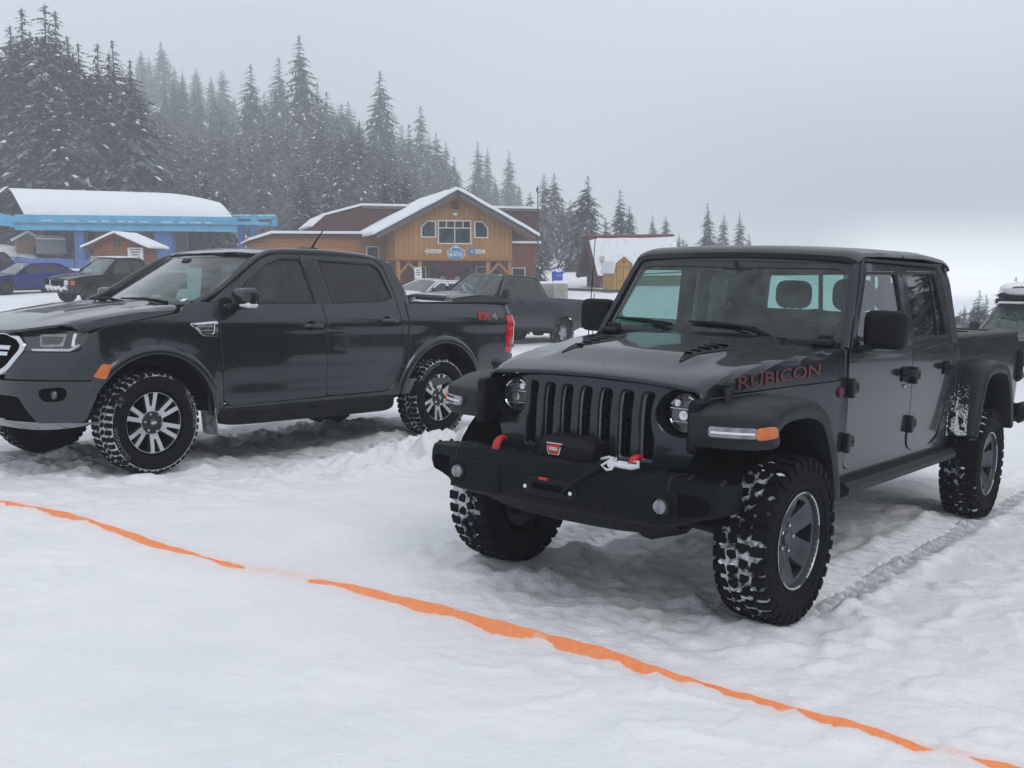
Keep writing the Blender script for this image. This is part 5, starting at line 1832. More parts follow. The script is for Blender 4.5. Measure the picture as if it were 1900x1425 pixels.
def ground_z(x, y, detail=True):
    x, y = np.asarray(x, float), np.asarray(y, float)
    k = np.clip((y - 12) / 8, 0, 1)
    k = k * k * (3 - 2 * k)
    z = plane_z(x, np.minimum(y, 20)) * (1 - k) + far_z(x, y) * k
    # pull the sheet to the wheels' contact points
    num, den = 0, 1e-9 + 0 * x
    for c in CONT:
        d2 = (x - c.x) ** 2 + (y - c.y) ** 2
        w = np.exp(-d2 / 1.1)
        num = num + w * (c.z - (-.0457 - .033 * (c.x - .61) - .023 * (c.y - 5.37)))
        den = den + w
    z = z + num / np.maximum(den, .6)
    if not detail:
        return z
    near = np.exp(-np.maximum(0, y - 7) / 7)
    far = np.clip((y - 15) / 40, 0, 1)
    z = z + fbm(x * .33, y * .33, 3, 3) * .05 * (1 - .3 * near) + fbm(x * .08, y * .08, 3, 9) * .35 * far
    # wind-packed, trodden surface
    rough = np.clip(fbm(x * .45, y * .45, 2, 31) * 1.6 + .45, 0, 1)
    z = z + near * (fbm(x * 1.3, y * 1.3, 4, 17) * .020 + fbm(x * 5, y * 5, 3, 41) * .012 * rough + fbm(x * 17, y * 17, 3, 91, .65) * .0045 * (.35 + rough))
    rid = 1 - np.abs(fbm(x * 1.7 + 4, y * 1.7, 3, 57)) * 2.2
    z = z + near * np.clip(rid - .62, 0, 1) * .05 * rough
    # churned snow: under the trucks, and the ridge ploughed up before the second truck
    def blob(cx, cy_, r):
        return np.exp(-((x - cx) ** 2 + (y - cy_) ** 2) / (r * r))
    ch_ = 0
    for m_, a in ((MJ, 1.0), (MR, 1.3)):
        for xv in (.2, -.8, -1.9, -3.0):
            c = vpos(m_, xv, 0)
            ch_ = np.maximum(ch_, blob(c.x, c.y, .85) * a)
    lump = fbm(x * 3.1, y * 3.1, 4, 71, .55)
    for yv in (.822, -.822):
        s_, t, L = line_d(x, y, MJ, yv, -.15, -9)
        ch_ = ch_ * (1 - .85 * np.exp(-(t / .22) ** 4) * np.clip(s_ / .2, 0, 1))
    z = z + ch_ * (lump * .045 + np.abs(fbm(x * 8, y * 8, 3, 83)) * .03 - .01)
    s_, t, L = line_d(x, y, MR, 1.55, .9, -3.9)
    rg_ = np.exp(-(t / .42) ** 2) * np.clip(s_ / 1.0, 0, 1) * np.clip((L - s_) / .5, 0, 1)
    ll = np.clip(lump * 1.6 + .5, 0, 1.4)
    z = z + rg_ * ll * (.03 + .12 * np.clip((s_ - 1.2) / 2.0, 0, 1))
    z = z + blob(.35, 4.55, .33) * 0
    # snow shouldered up round the wheels, the tyres settled into it
    for c in CONT:
        d = np.sqrt((x - c.x) ** 2 + (y - c.y) ** 2)
        z = z + np.exp(-((d - .40) / .16) ** 2) * (.022 + .05 * np.clip(lump, -.2, .6)) + .012 * np.exp(-(d / .30) ** 2)
    # printed wheel tracks leading back from the tyres
    for m_, yv, x0, x1, dep in ((MJ, .822, -.15, -9, 1.0), (MJ, -.822, -.15, -9, 1.0), (MR, .785, -.2, -8, .8), (MR, -.785, -.2, -8, .8)):
        s_, t, L = line_d(x, y, m_, yv, x0, x1)
        on = np.clip(s_ / .2, 0, 1) * np.clip((L - s_) / 1.5, 0, 1)
        tr = np.exp(-(np.abs(t) / .15) ** 4) * on
        lug = np.sin(s_ * 2 * PI / .125 + np.sign(t) * 1.5 + np.abs(t) * 26) * np.clip(np.abs(t) / .03, 0, 1)
        z = z + dep * (tr * (-.034 + .027 * np.clip(lug * 1.8, -1, 1) * (.65 + .8 * np.clip(fbm(x * 4, y * 4, 2, 5) + .3, 0, 1))) + on * np.exp(-((np.abs(t) - .21) / .05) ** 2) * (.016 + .02 * lump))
    return z
def axis(lo, hi, d0, d1, step, grow, mx):
    a = list(np.arange(d0, d1, step))
    s, p = step, d1
    while p < hi:
        a.append(p)
        s = min(s * grow, mx)
        p += s
    a.append(hi)
    s, p = step, d0
    while p > lo:
        s = min(s * grow, mx)
        p -= s
        a.insert(0, max(p, lo))
    return np.array(a)
def build_ground():
    gx, gy = axis(-330, 330, -4.6, 5.0, .022, 1.05, 9), axis(-55, 335, 3.2, 10.2, .022, 1.05, 7)
    XX, YY = np.meshgrid(gx, gy, indexing='ij')
    ZZ = ground_z(XX, YY)
    n, m = XX.shape
    co = np.stack([XX, YY, ZZ], -1).reshape(-1, 3)
    i, j = np.meshgrid(np.arange(n - 1), np.arange(m - 1), indexing='ij')
    a = (i * m + j).ravel()
    f = np.stack([a, a + m, a + m + 1, a + 1], 1)
    me = bpy.data.meshes.new('snow_ground')
    me.vertices.add(len(co))
    me.vertices.foreach_set('co', co.ravel())
    me.loops.add(f.size)
    me.loops.foreach_set('vertex_index', f.ravel())
    me.polygons.add(len(f))
    me.polygons.foreach_set('loop_start', np.arange(0, f.size, 4))
    me.polygons.foreach_set('use_smooth', np.ones(len(f), bool))
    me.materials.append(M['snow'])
    me.update()
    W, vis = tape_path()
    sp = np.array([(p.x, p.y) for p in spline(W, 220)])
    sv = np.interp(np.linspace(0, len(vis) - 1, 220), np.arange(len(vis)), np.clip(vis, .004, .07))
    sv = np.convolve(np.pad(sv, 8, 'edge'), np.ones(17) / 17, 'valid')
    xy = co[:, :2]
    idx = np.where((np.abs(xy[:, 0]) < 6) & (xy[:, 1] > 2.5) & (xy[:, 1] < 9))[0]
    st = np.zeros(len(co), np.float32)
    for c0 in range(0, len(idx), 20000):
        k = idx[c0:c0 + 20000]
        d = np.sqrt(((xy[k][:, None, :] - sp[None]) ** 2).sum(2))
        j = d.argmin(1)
        st[k] = .55 * np.exp(-(d[np.arange(len(k)), j] / .075) ** 1.4)  # painted glow beside the tape, fading with distance from it
    at_ = me.attributes.new('tape_glow', 'FLOAT', 'POINT')
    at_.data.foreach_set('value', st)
    o = bpy.data.objects.new('snow_ground', me)
    COL.objects.link(o)
    o['kind'] = 'structure'
    return o
def gz(x, y, detail=True):
    return float(ground_z(np.array([x]), np.array([y]), detail)[0])
def at(px, py, d):
    """Place in the lot seen at a pixel of the photograph, d metres ahead."""
    c, s = math.cos(.10698), math.sin(.10698)
    u, v = (px - 950) / 1950, -(py - 712.5) / 1950
    dx, dy, dz = u, c + s * v, -s + c * v
    k = d / dy
    return Vector((dx * k, d, CAM_H + dz * k))

# ---------------------------------------------------------------- the orange tape half buried in the snow
def tape_path():
    pts = [(-40, 925), (40, 936), (110, 953), (180, 971), (250, 992), (310, 1012), (360, 1025), (410, 1040), (445, 1047), (520, 1058), (600, 1076), (680, 1098), (760, 1119), (850, 1144), (940, 1166), (1030, 1185), (1120, 1208), (1215, 1234),
           (1300, 1252), (1380, 1278), (1460, 1302), (1560, 1330), (1660, 1358), (1740, 1380), (1830, 1402), (1930, 1425)]
    vis = [.012, .012, .028, .038, .034, .030, .018, .014, .012, -.03, .018, .052, .064, .068, .070, .064, .066, .058, .006, .026, .034, .032, .028, -.006, .010, .004]
    W = []
    for px, py in pts:
        d = 5.0
        for _ in range(12):
            q = at(px, py, d)
            g = gz(q.x, q.y, False) + .015
            d *= (CAM_H - g) / max(.05, CAM_H - q.z) if True else 1
        W.append(Vector((q.x, q.y, 0)))
    return W, vis
ground = build_ground()
def build_tape():
    W, vis = tape_path()
    n = 260
    sp = spline(W, n)
    vis = [q * .58 if q > 0 else q for q in vis]
    vv = np.interp(np.linspace(0, len(vis) - 1, n), np.arange(len(vis)), vis)
    b = MB()
    rows = []
    zg = ground_z(np.array([p.x for p in sp]), np.array([p.y for p in sp]))
    zg = np.convolve(np.pad(zg, 12, 'edge'), np.ones(25) / 25, 'valid')
    for i, p in enumerate(sp):
        t = (sp[min(i + 1, n - 1)] - sp[max(i - 1, 0)]).normalized()
        nrm_ = Vector((t.y, -t.x, 0))
        if nrm_.y > 0:
            nrm_ = -nrm_
        h = float(vv[i]) + .0025 * math.sin(i * .35) + .002 * math.sin(i * .93)
        lean = .95 + .12 * math.sin(i * .06)
        row = []
        for k in range(6):
            q = k / 5
            hh = (h + .045) * q - .045
            wv = .006 * math.sin(i * .22 + q * 3)
            row.append(p - nrm_ * (hh * lean + wv - .01) + Vector((0, 0, float(zg[i]) + .007 + min(0, h) * 1.2 + hh * .55)))
        rows.append((row, nrm_))
    vs_ = [q for r, _ in rows for q in r] + [q - nn * .0015 for r, nn in rows for q in r]
    N_ = n * 6
    fs = []
    for i in range(n - 1):
        for k in range(5):
            a = i * 6 + k
            fs.append((a, a + 6, a + 7, a + 1))
            fs.append((N_ + a, N_ + a + 1, N_ + a + 7, N_ + a + 6))
    for i in range(n - 1):
        for k in (0, 5):
            a = i * 6 + k
            fs.append((a, N_ + a, N_ + a + 6, a + 6))
    b.add(vs_, fs)
    o = obj('barrier_tape', b, 'tape', sharp=60)
    tag(o, 'fluorescent orange tape lying half buried across the foreground snow', 'barrier tape')
    return o
def tape_mat():
    m, b, o = mat('orange_tape')
    nz = noise_tex(30, 3)
    tc_ = mixc(maprange(nz, .3, .7), (1.0, .29, .10), (1.0, .36, .14))
    LK(mixc(mathn('MULTIPLY', maprange(noise_tex(3.5, 5, .7), .60, .78), .6), tc_, (.86, .80, .80)), b.inputs['Base Color'])
    b.inputs['Roughness'].default_value = .45
    tr = N('ShaderNodeBsdfTranslucent')
    tr.inputs[0].default_value = (1, .26, .07, 1)
    mxs = N('ShaderNodeMixShader')
    mxs.inputs[0].default_value = .12
    LK(b.outputs[0], mxs.inputs[1])
    LK(tr.outputs[0], mxs.inputs[2])
    LK(mxs.outputs[0], o.inputs[0])
    return m
M['tape'] = tape_mat()
tape = build_tape()

# ---------------------------------------------------------------- conifers
def foliage_mat():
    m, b, o = mat('needles')
    n1 = noise_tex(2.0, 4, .6)
    n2 = noise_tex(14, 3, .6)
    c = mixc(maprange(n1, .3, .7), (.020, .030, .030), (.042, .056, .052))
    c = mixc(mathn('MULTIPLY', maprange(n2, .38, .72), .68), c, (.35, .385, .415))      # rime on the needles
    LK(c, b.inputs['Base Color'])
    b.inputs['Roughness'].default_value = .85
    b.inputs['Specular IOR Level'].default_value = .1
    return m
M['needles'] = foliage_mat()
M['bark'] = P('bark', (.045, .036, .030), .9, var=.4, scale=5, bmp=.5, bscale=20)
M['bark_red'] = P('red_bark', (.16, .065, .04), .9, var=.4, scale=5)
def crown_mesh(seed, width=.16, rows=38, snow=.45, bare=.05, thin=1.0):
    """Crown of a spruce one unit tall: drooping boughs of many small sprays, snow lying on top of them."""
    rg = random.Random(seed)
    b = MB()
    lop = rg.uniform(0, 6.28)
    for i in range(rows):
        t = i / (rows - 1)
        h = bare + (1 - bare) * t ** .92
        if h > .985:
            h = .985
        h0 = h
        env = width * 1.18 * ((1 - h) ** .70) * (.88 + .20 * math.sin(h * 19 + seed) * .6 + .1)
        env = max(env, .011)
        nb = 4 + int(5 * (1 - h) * thin) + rg.randint(0, 1)
        for k in range(nb):
            h = min(.985, h0 + rg.uniform(-.55, .55) * (1 - bare) / rows)
            a = 2 * PI * (k + rg.random() * .8) / nb + i * 2.4
            if rg.random() < .06:
                continue
            L = env * rg.choice((.5, .7, .85, 1.0, 1.0, 1.1, 1.3)) * rg.uniform(.85, 1.1) * (1 + .12 * math.cos(a - lop))
            d = Vector((math.cos(a), math.sin(a), 0))
            side_ = Vector((-d.y, d.x, 0))
            up0 = .30 * (h - .55) + rg.uniform(-.08, .08)
            droop = (.55 + .5 * (1 - h)) * rg.uniform(.7, 1.2)
            n = 3 if L < .05 else 5
            pts = [Vector((0, 0, h)) + d * L * (j / n) + Vector((0, 0, L * (up0 * (j / n) - droop * (j / n) ** 2 * .55))) for j in range(n + 1)]
            w = max(.006, L * .34)
            for j in range(n):
                p, q = pts[j], pts[j + 1]
                prof = [.35, .8, 1.0, .85, .55, .3][min(j + 1, 5)] if n == 5 else [.8, .7, .4][j]
                for sg in (1, -1):
                    ww = w * prof * rg.uniform(.6, 1.25)
                    tip = p.lerp(q, rg.uniform(.5, 1.3)) + side_ * sg * ww + Vector((0, 0, -ww * rg.uniform(.25, .75)))
                    b.add([p, q, tip + (q - p) * .35, tip - (q - p) * rg.uniform(.0, .3)], [(0, 1, 2, 3) if sg > 0 else (3, 2, 1, 0)], 0)
                    if rg.random() < .55:       # hanging twigs break up the outline
                        e = tip + Vector((rg.uniform(-1, 1), rg.uniform(-1, 1), -1.2)) * ww * .5
                        b.add([tip, tip.lerp(q, .4), e], [(0, 1, 2)], 0)
                if j >= 1 and rg.random() < snow * (.18 + .42 * (j / n)) * (.5 + noise.noise(Vector((a * 1.2, h * 9, seed))) * 1.3):
                    ws = min(.011, w * prof * rg.uniform(.45, .95))
                    z_ = Vector((0, 0, .0035))
                    a0, a1 = p + z_ - side_ * ws * .8, p + z_ + side_ * ws * .8
                    b0, b1 = q + z_ - side_ * ws, q + z_ + side_ * ws
                    m0 = p.lerp(q, .5) + Vector((0, 0, .004 + ws * .30))
                    dz = Vector((0, 0, -ws * .55))
                    b.add([a0 + dz, a1 + dz, b1 + dz, b0 + dz, m0], [(0, 1, 4), (1, 2, 4), (2, 3, 4), (3, 0, 4)], 1)
            # tip spray
            e = pts[-1]
            b.add([e, e + d * L * .16 + side_ * w * .3 - Vector((0, 0, L * .12)), e + d * L * .2 - Vector((0, 0, L * .16)), e + d * L * .12 - side_ * w * .3 - Vector((0, 0, L * .1))], [(0, 1, 2, 3)], 0)
    for k in range(5):
        a = k * 1.3
        b.add([(0, 0, 1.0), (.006 * math.cos(a), .006 * math.sin(a), .955), (.008 * math.cos(a + .9), .008 * math.sin(a + .9), .945)], [(0, 1, 2)], 0)
    return b
def tree_proto(seed, width, rows, snow, bare, thin=1.0, bark='bark'):
    r = bpy.data.objects.new('spruce_tree', None)
    r.empty_display_size = .2
    COL.objects.link(r)
    obj('crown', crown_mesh(seed, width, rows, snow, bare, thin), ['needles', 'snow_cap'], r, smooth=False)
    tk = MB().cyl((0, 0, -.03), (0, 0, .97), .0105, .0015, 7)
    rg = random.Random(seed)
    for i in range(16):
        h = rg.uniform(bare * .5, .5)
        a = rg.uniform(0, 6.28)
        tk.cyl((0, 0, h), (.05 * math.cos(a), .05 * math.sin(a), h - .006), .0022, .0008, 4, cap=False)
    obj('trunk', tk, bark, r)
    return r
PROTOS = [tree_proto(s, w, rws, sn, br, th) for s, w, rws, sn, br, th in (
    (1, .200, 44, .42, .02, 1.2), (2, .175, 46, .48, .02, 1.2), (3, .225, 42, .36, .03, 1.3), (4, .155, 44, .50, .02, 1.1),
    (5, .190, 40, .40, .05, 1.0), (6, .165, 48, .32, .02, 1.2), (7, .240, 44, .48, .02, 1.4))]
RED = tree_proto(8, .19, 30, .25, .22, 1.0, 'bark_red')
SMALL = tree_proto(9, .24, 26, .95, .02, 1.2)
used_tree = set()
_cache = {}
for c_ in bpy.data.objects:
    if c_.parent is not None:
        _cache.setdefault(c_.parent.name, []).append(c_)
def plant(proto, x, y, h, label, group, rot=None, wid=1.0, zoff=0):
    if proto.name not in used_tree:
        used_tree.add(proto.name)
        o = proto
    else:
        o = copy_tree(proto, None, _cache)
    o.location = (x, y, gz(x, y, False) - .25 + zoff)
    o.scale = (h * wid, h * wid, h)
    o.rotation_euler = (R(random.uniform(-1.2, 1.2)), R(random.uniform(-1.2, 1.2)), random.uniform(0, 6.28) if rot is None else rot)
    tag(o, label, 'tree', group)
    return o
rt = random.Random(21)
def skyline(lst, d0, d1, label, group, lab=None, prot=None):
    for q in lst:
        px, py = q[:2]
        d = q[2] if len(q) > 2 else rt.uniform(d0, d1)
        P_ = at(px, py, d)
        g = gz(P_.x, P_.y, False)
        h = P_.z - g + .25
        pr = prot if prot is not None else PROTOS[rt.randrange(len(PROTOS))]
        plant(pr, P_.x, P_.y, h, q[3] if len(q) > 3 else label, group, wid=min(1.25, max(.92, 24 / h)) if h > 15 else 1.05)
HG = 'snow-dusted spruces on the wooded slope'
skyline([(12, 70), (25, 45), (38, 10), (62, 55), (77, 3, 96, 'tallest dark spruce on the left shoulder of the wooded slope'), (97, 16), (112, 70), (130, 62), (150, 78), (176, 76), (199, 95), (217, 72), (238, 108), (-15, 60)],
        92, 104, 'dark snow-dusted spruce at the left end of the wooded slope', HG)
skyline([(260, 92), (276, 104), (299, 76), (322, 122), (338, 128), (365, 124), (392, 140), (412, 127), (435, 175)],
        265, 312, 'pale spruce almost lost in fog in the middle of the slope', HG)
skyline([(464, 116), (490, 170), (515, 104), (560, 61, 170, 'tall full spruce standing above the fog left of the lodge'), (585, 150), (606, 168), (630, 190), (645, 186), (665, 220), (700, 128, 180, 'broad tall spruce rising alone behind the lodge roof'), (722, 215), (745, 231), (757, 229), (779, 194), (797, 249), (812, 244), (828, 261), (843, 289)],
        165, 220, 'grey misted spruce on the slope above the lodge', HG)
skyline([(888, 261), (905, 274), (921, 330), (945, 277), (962, 340)], 200, 240, 'faint fogged spruce right of the lodge gable', 'faint spruces beside the lodge roof')
skyline([(1010, 321), (1026, 319), (1043, 365), (1060, 368), (985, 355)], 112, 128, 'pale spruce in the stand between the lodge and the barn', 'spruces between lodge and barn')
skyline([(1088, 324, 92, 'tall dark spruce standing directly behind the barn gable'), (1072, 372, 96, 'shorter spruce close beside the tall dark spruce behind the barn'), (1126, 402, 100, 'small thin spruce just right of the tall dark spruce'),
         (1152, 351, 96, 'slim dark spruce above the left half of the barn roof'), (1169, 380, 98, 'lower spruce touching the slim dark one above the barn roof')], 92, 100, '', 'spruces behind the barn')
skyline([(1211, 398, 140, 'left one of two faint spruces over the barn ridge'), (1236, 399, 142, 'right one of two faint spruces over the barn ridge'), (1259, 432), (1268, 440), (1275, 446)], 120, 130, 'tiny faint spruce past the right end of the barn roof', 'faint spruces over the barn ridge')
skyline([(1316, 375, 108, 'tallest of the three spruces above the off-road pickup roof'), (1342, 397, 135, 'palest of the three spruces above the off-road pickup roof'), (1373, 394, 104, 'narrow dark-tipped spruce, rightmost above the pickup roof'), (1389, 432, 150, 'faint small spruce right of the three above the pickup roof')], 100, 140, '', 'spruces above the pickup roof')
# fill of the wooded slope, front rows
for i in range(95):
    px = rt.uniform(-60, 930)
    top = np.interp(px, [-60, 0, 120, 240, 330, 460, 560, 700, 800, 860, 930], [95, 80, 120, 160, 220, 220, 190, 230, 300, 330, 400]) + rt.uniform(0, 130)
    if 290 < px < 480:
        top = max(top, rt.uniform(230, 370))
    d = rt.uniform(84, 120) if px < 250 else (rt.uniform(130, 230) if px < 480 else rt.uniform(110, 210))
    P_ = at(px, min(top, 440), d)
    g = gz(P_.x, P_.y, False)
    h = max(6, P_.z - g + .25)
    lab = 'dark snow-dusted spruce at the left end of the wooded slope' if px < 250 else ('pale spruce almost lost in fog in the middle of the slope' if px < 460 else 'grey misted spruce on the slope above the lodge')
    plant(PROTOS[rt.randrange(len(PROTOS))], P_.x, P_.y, h, lab, HG, wid=min(1.3, max(.9, 24 / h)))
for i in range(16):
    px = rt.uniform(930, 1075)
    d = rt.uniform(96, 130)
    P_ = at(px, rt.uniform(385, 450), d)
    h = max(4, P_.z - gz(P_.x, P_.y, False) + .25)
    plant(PROTOS[rt.randrange(len(PROTOS))], P_.x, P_.y, h, 'pale spruce in the stand between the lodge and the barn', 'spruces between lodge and barn')
for i in range(30):
    px = rt.uniform(-60, 900)
    d = rt.uniform(82, 92)
    P_ = at(px, rt.uniform(300, 400), d)
    h = max(5, P_.z - gz(P_.x, P_.y, False) + .25)
    plant(PROTOS[rt.randrange(len(PROTOS))], P_.x, P_.y, h, 'shorter snowy spruce along the foot of the wooded slope', HG, wid=1.2)
def far_wood():
    """The part of the wood too deep in the mist to tell one tree from the next."""
    src = [crown_mesh(60 + k, .20, 26, .30, .03, 1.0) for k in range(3)]
    vs_, fs_, ms_, off = [], [], [], 0
    for k in range(560):
        px = rt.uniform(-80, 860) if k < 400 else rt.uniform(270, 500)
        d = rt.uniform(110, 300) if k < 400 else rt.uniform(135, 290)
        x = (px - 950) / 1950 * d * 1.02
        h = rt.uniform(9, 16) * (1 if d < 200 else 1.15)
        g = gz(x, d, False)
        lim = np.interp(px, [-80, 120, 290, 330, 460, 560, 700, 800, 860], [90, 60, 140, 135 if d > 200 else 210, 190 if d > 180 else 230, 170, 215, 300, 340])
        top = 503 - (g + h - 1.6) / d * 1950
        if top < lim:
            continue
        s_ = src[k % 3]
        a = rt.uniform(0, 6.28)
        V = np.array([tuple(p) for p in s_.v]) * h
        c, s2 = math.cos(a), math.sin(a)
        V = np.stack([V[:, 0] * c - V[:, 1] * s2 + x, V[:, 0] * s2 + V[:, 1] * c + d, V[:, 2] + g - .3], 1)
        vs_.append(V)
        fs_ += [tuple(i + off for i in f) for f in s_.f]
        ms_ += s_.m
        off += len(V)
    b = MB()
    b.v, b.f, b.m = np.concatenate(vs_).tolist(), fs_, ms_
    me = bpy.data.meshes.new('distant_wood')
    me.from_pydata(b.v, [], b.f)
    for k in ('needles', 'snow_cap'):
        me.materials.append(M[k])
    me.polygons.foreach_set('material_index', b.m)
    o = bpy.data.objects.new('distant_wood', me)
    COL.objects.link(o)
    tag(o, 'misted mass of spruces deep in the wooded slope', 'wood', kind='stuff')
far_wood()
# small trees at the right edge, and the wood along the right of the lot
skyline([(1790, 565, 66), (1808, 556, 64), (1783, 574, 70), (1824, 560, 72)], 60, 70, 'small dark conifer in the far gap between bed and estate car', 'small conifers at the right')
skyline([(1816, 536, 56, 'bushy conifer with rust-red stem in the gap at the right'), (1830, 545, 57, 'thinner conifer with rust-red stem beside the bushy one')], 50, 60, '', 'small conifers at the right', prot=RED)
skyline([(1855, 532, 58, 'small conifer just left of the white roof box'), (1867, 526, 62, 'slim conifer touching the white roof box'), (1888, 512, 50, 'larger dark conifer partly behind the white roof box'), (1905, 500, 48, 'larger dark conifer partly behind the white roof box')], 50, 60, '', 'small conifers at the right')
q = at(1818, 590, 44)
plant(SMALL, q.x, q.y, 1.5, 'low snow-laden young conifer in front of the red stems', 'small conifers at the right', wid=1.2)
q = at(1004, 462, 54)
plant(SMALL, q.x, q.y, q.z - gz(q.x, q.y, False) + .2, 'young spruce with snowy boughs at the right corner of the lodge', 'small conifers by the lodge')
for i in range(48):
    a = R(rt.uniform(37, 118))
    d = rt.uniform(27, 62)
    plant(PROTOS[rt.randrange(len(PROTOS))], d * math.sin(a), d * math.cos(a), rt.uniform(9, 17), 'tall spruce in the wood bordering the right side of the lot', 'spruces along the right side of the lot')

# ---------------------------------------------------------------- buildings
def planks(name, c1, c2, width=.16, rough=.75, horizontal=False):
    """Stained boards: joints, grain, weather streaks."""
    m, b, o = mat(name)
    tcn = N('ShaderNodeTexCoord')
    s = N('ShaderNodeSeparateXYZ')
    LK(tcn.outputs['Object'], s.inputs[0])
    ax = s.outputs[2] if horizontal else mathn('ADD', s.outputs[0], mathn('MULTIPLY', s.outputs[1], 1.0))
    q = mathn('DIVIDE', ax, width)
    fr = mathn('FRACT', q)
    cell = mathn('FLOOR', q)
    wn = N('ShaderNodeTexWhiteNoise', noise_dimensions='1D')
    LK(cell, wn.inputs['W'])
    grain = noise_tex(5, 5, .65, stretch=(1, 1, 8) if horizontal else (4, 4, .6))
    c = mixc(wn.outputs[0], c1, c2)
    c = mixc(mathn('MULTIPLY', maprange(grain, .35, .75), .5), c, tuple(x * .55 for x in c1))
    joint = mathn('MULTIPLY', maprange(mathn('ABSOLUTE', mathn('SUBTRACT', fr, .5)), .44, .49), .8)
    LK(mixc(joint, c, tuple(x * .25 for x in c1)), b.inputs['Base Color'])
    b.inputs['Roughness'].default_value = rough
    bump(b, mathn('SUBTRACT', mathn('MULTIPLY', grain, .3), joint), .4, .01)
    return m
def shingle(name, c1, c2):
    m, b, o = mat(name)
    br = N('ShaderNodeTexBrick')
    tcn = N('ShaderNodeTexCoord')
    s = N('ShaderNodeSeparateXYZ')
    LK(tcn.outputs['Object'], s.inputs[0])
    cb = N('ShaderNodeCombineXYZ')
    LK(mathn('ADD', s.outputs[0], s.outputs[1]), cb.inputs[0])
    LK(s.outputs[2], cb.inputs[1])
    LK(cb.outputs[0], br.inputs['Vector'])
    br.inputs['Color1'].default_value = (*c1, 1)
    br.inputs['Color2'].default_value = (*c2, 1)
    br.inputs['Mortar'].default_value = (*tuple(x * .3 for x in c1), 1)
    br.inputs['Scale'].default_value = 1
    br.inputs['Mortar Size'].default_value = .012
    br.inputs['Brick Width'].default_value = .30
    br.inputs['Row Height'].default_value = .16
    LK(mixc(maprange(noise_tex(1.5, 5, .6), .3, .75), br.outputs[0], tuple(x * .6 for x in c1)), b.inputs['Base Color'])
    b.inputs['Roughness'].default_value = .85
    return m
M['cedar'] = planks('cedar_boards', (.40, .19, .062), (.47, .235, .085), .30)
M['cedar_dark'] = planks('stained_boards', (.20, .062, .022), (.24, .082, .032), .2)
M['cedar_orange'] = planks('orange_boards', (.36, .15, .045), (.42, .19, .065), .25, horizontal=True)
M['shingle_red'] = shingle('maroon_shingles', (.105, .036, .028), (.085, .028, .023))
M['fascia'] = P('fascia', (.10, .10, .105), .6)
M['red_door'] = P('maroon_door', (.15, .015, .03), .5, var=.2)
M['grey_frame'] = P('grey_frame', (.15, .17, .19), .5)
M['win_frame'] = P('window_frame', (.72, .71, .66), .5, var=.06)
M['blue_paint'] = P('light_blue_paint', (.11, .42, .68), .5, var=.12, scale=1.5)
M['blue_deep'] = P('deep_blue_paint', (.045, .15, .40), .55, var=.12, scale=1.5)
M['blue_net'] = P('blue_netting', (.09, .15, .42), .8, var=.25, scale=3)
M['sign_blue'] = P('sign_blue', (.015, .23, .50), .45, var=.08)
M['sign_tan'] = P('sign_tan', (.55, .40, .26), .6)
M['sign_white'] = P('sign_white', (.74, .74, .72), .5, var=.04)
M['ink'] = P('ink', (.05, .05, .055), .6)
M['hut_red'] = planks('hut_boards', (.26, .085, .03), (.31, .11, .042), .18, horizontal=True)
M['tan_wall'] = P('tan_wall', (.34, .21, .12), .8, var=.15)
M['gold_wood'] = planks('golden_boards', (.50, .26, .05), (.57, .32, .07), .2)
M['olive_wood'] = planks('olive_boards', (.22, .17, .065), (.26, .20, .08), .3, horizontal=True)
M['brick'] = shingle('red_brick', (.20, .07, .05), (.26, .10, .075))
M['dark_wood'] = planks('dark_boards', (.060, .028, .022), (.075, .036, .027), .25)
M['grey_wall'] = P('grey_wall', (.17, .19, .21), .7, var=.15)
M['concrete'] = P('concrete', (.36, .36, .34), .9, var=.2, scale=2, bmp=.3, bscale=30)
def win_glass():
    m, b, o = mat('window_glass')
    n = noise_tex(1.1, 4)
    LK(mixc(maprange(n, .4, .65), (.016, .026, .032), (.055, .085, .095)), b.inputs['Base Color'])
    b.inputs['Roughness'].default_value = .05
    b.inputs['Specular IOR Level'].default_value = .7
    return m
M['pane'] = win_glass()
def snow_slab(poly, fn, d0, d1, seed=0, amp=.02):
    """Snow lying on a roof plane: polygon with softened edges."""
    rg = random.Random(seed)
    return MB().sheet(rnd(poly, .12), lambda a, b: fn(a, b, d1 + amp * (noise.noise(Vector((a * 1.3, b * 1.3, seed))) )), Vector(fn(0, 0, 1)) - Vector(fn(0, 0, 0)), (), .35, ch=.05, depth=d1 - d0 - .05 + .02)
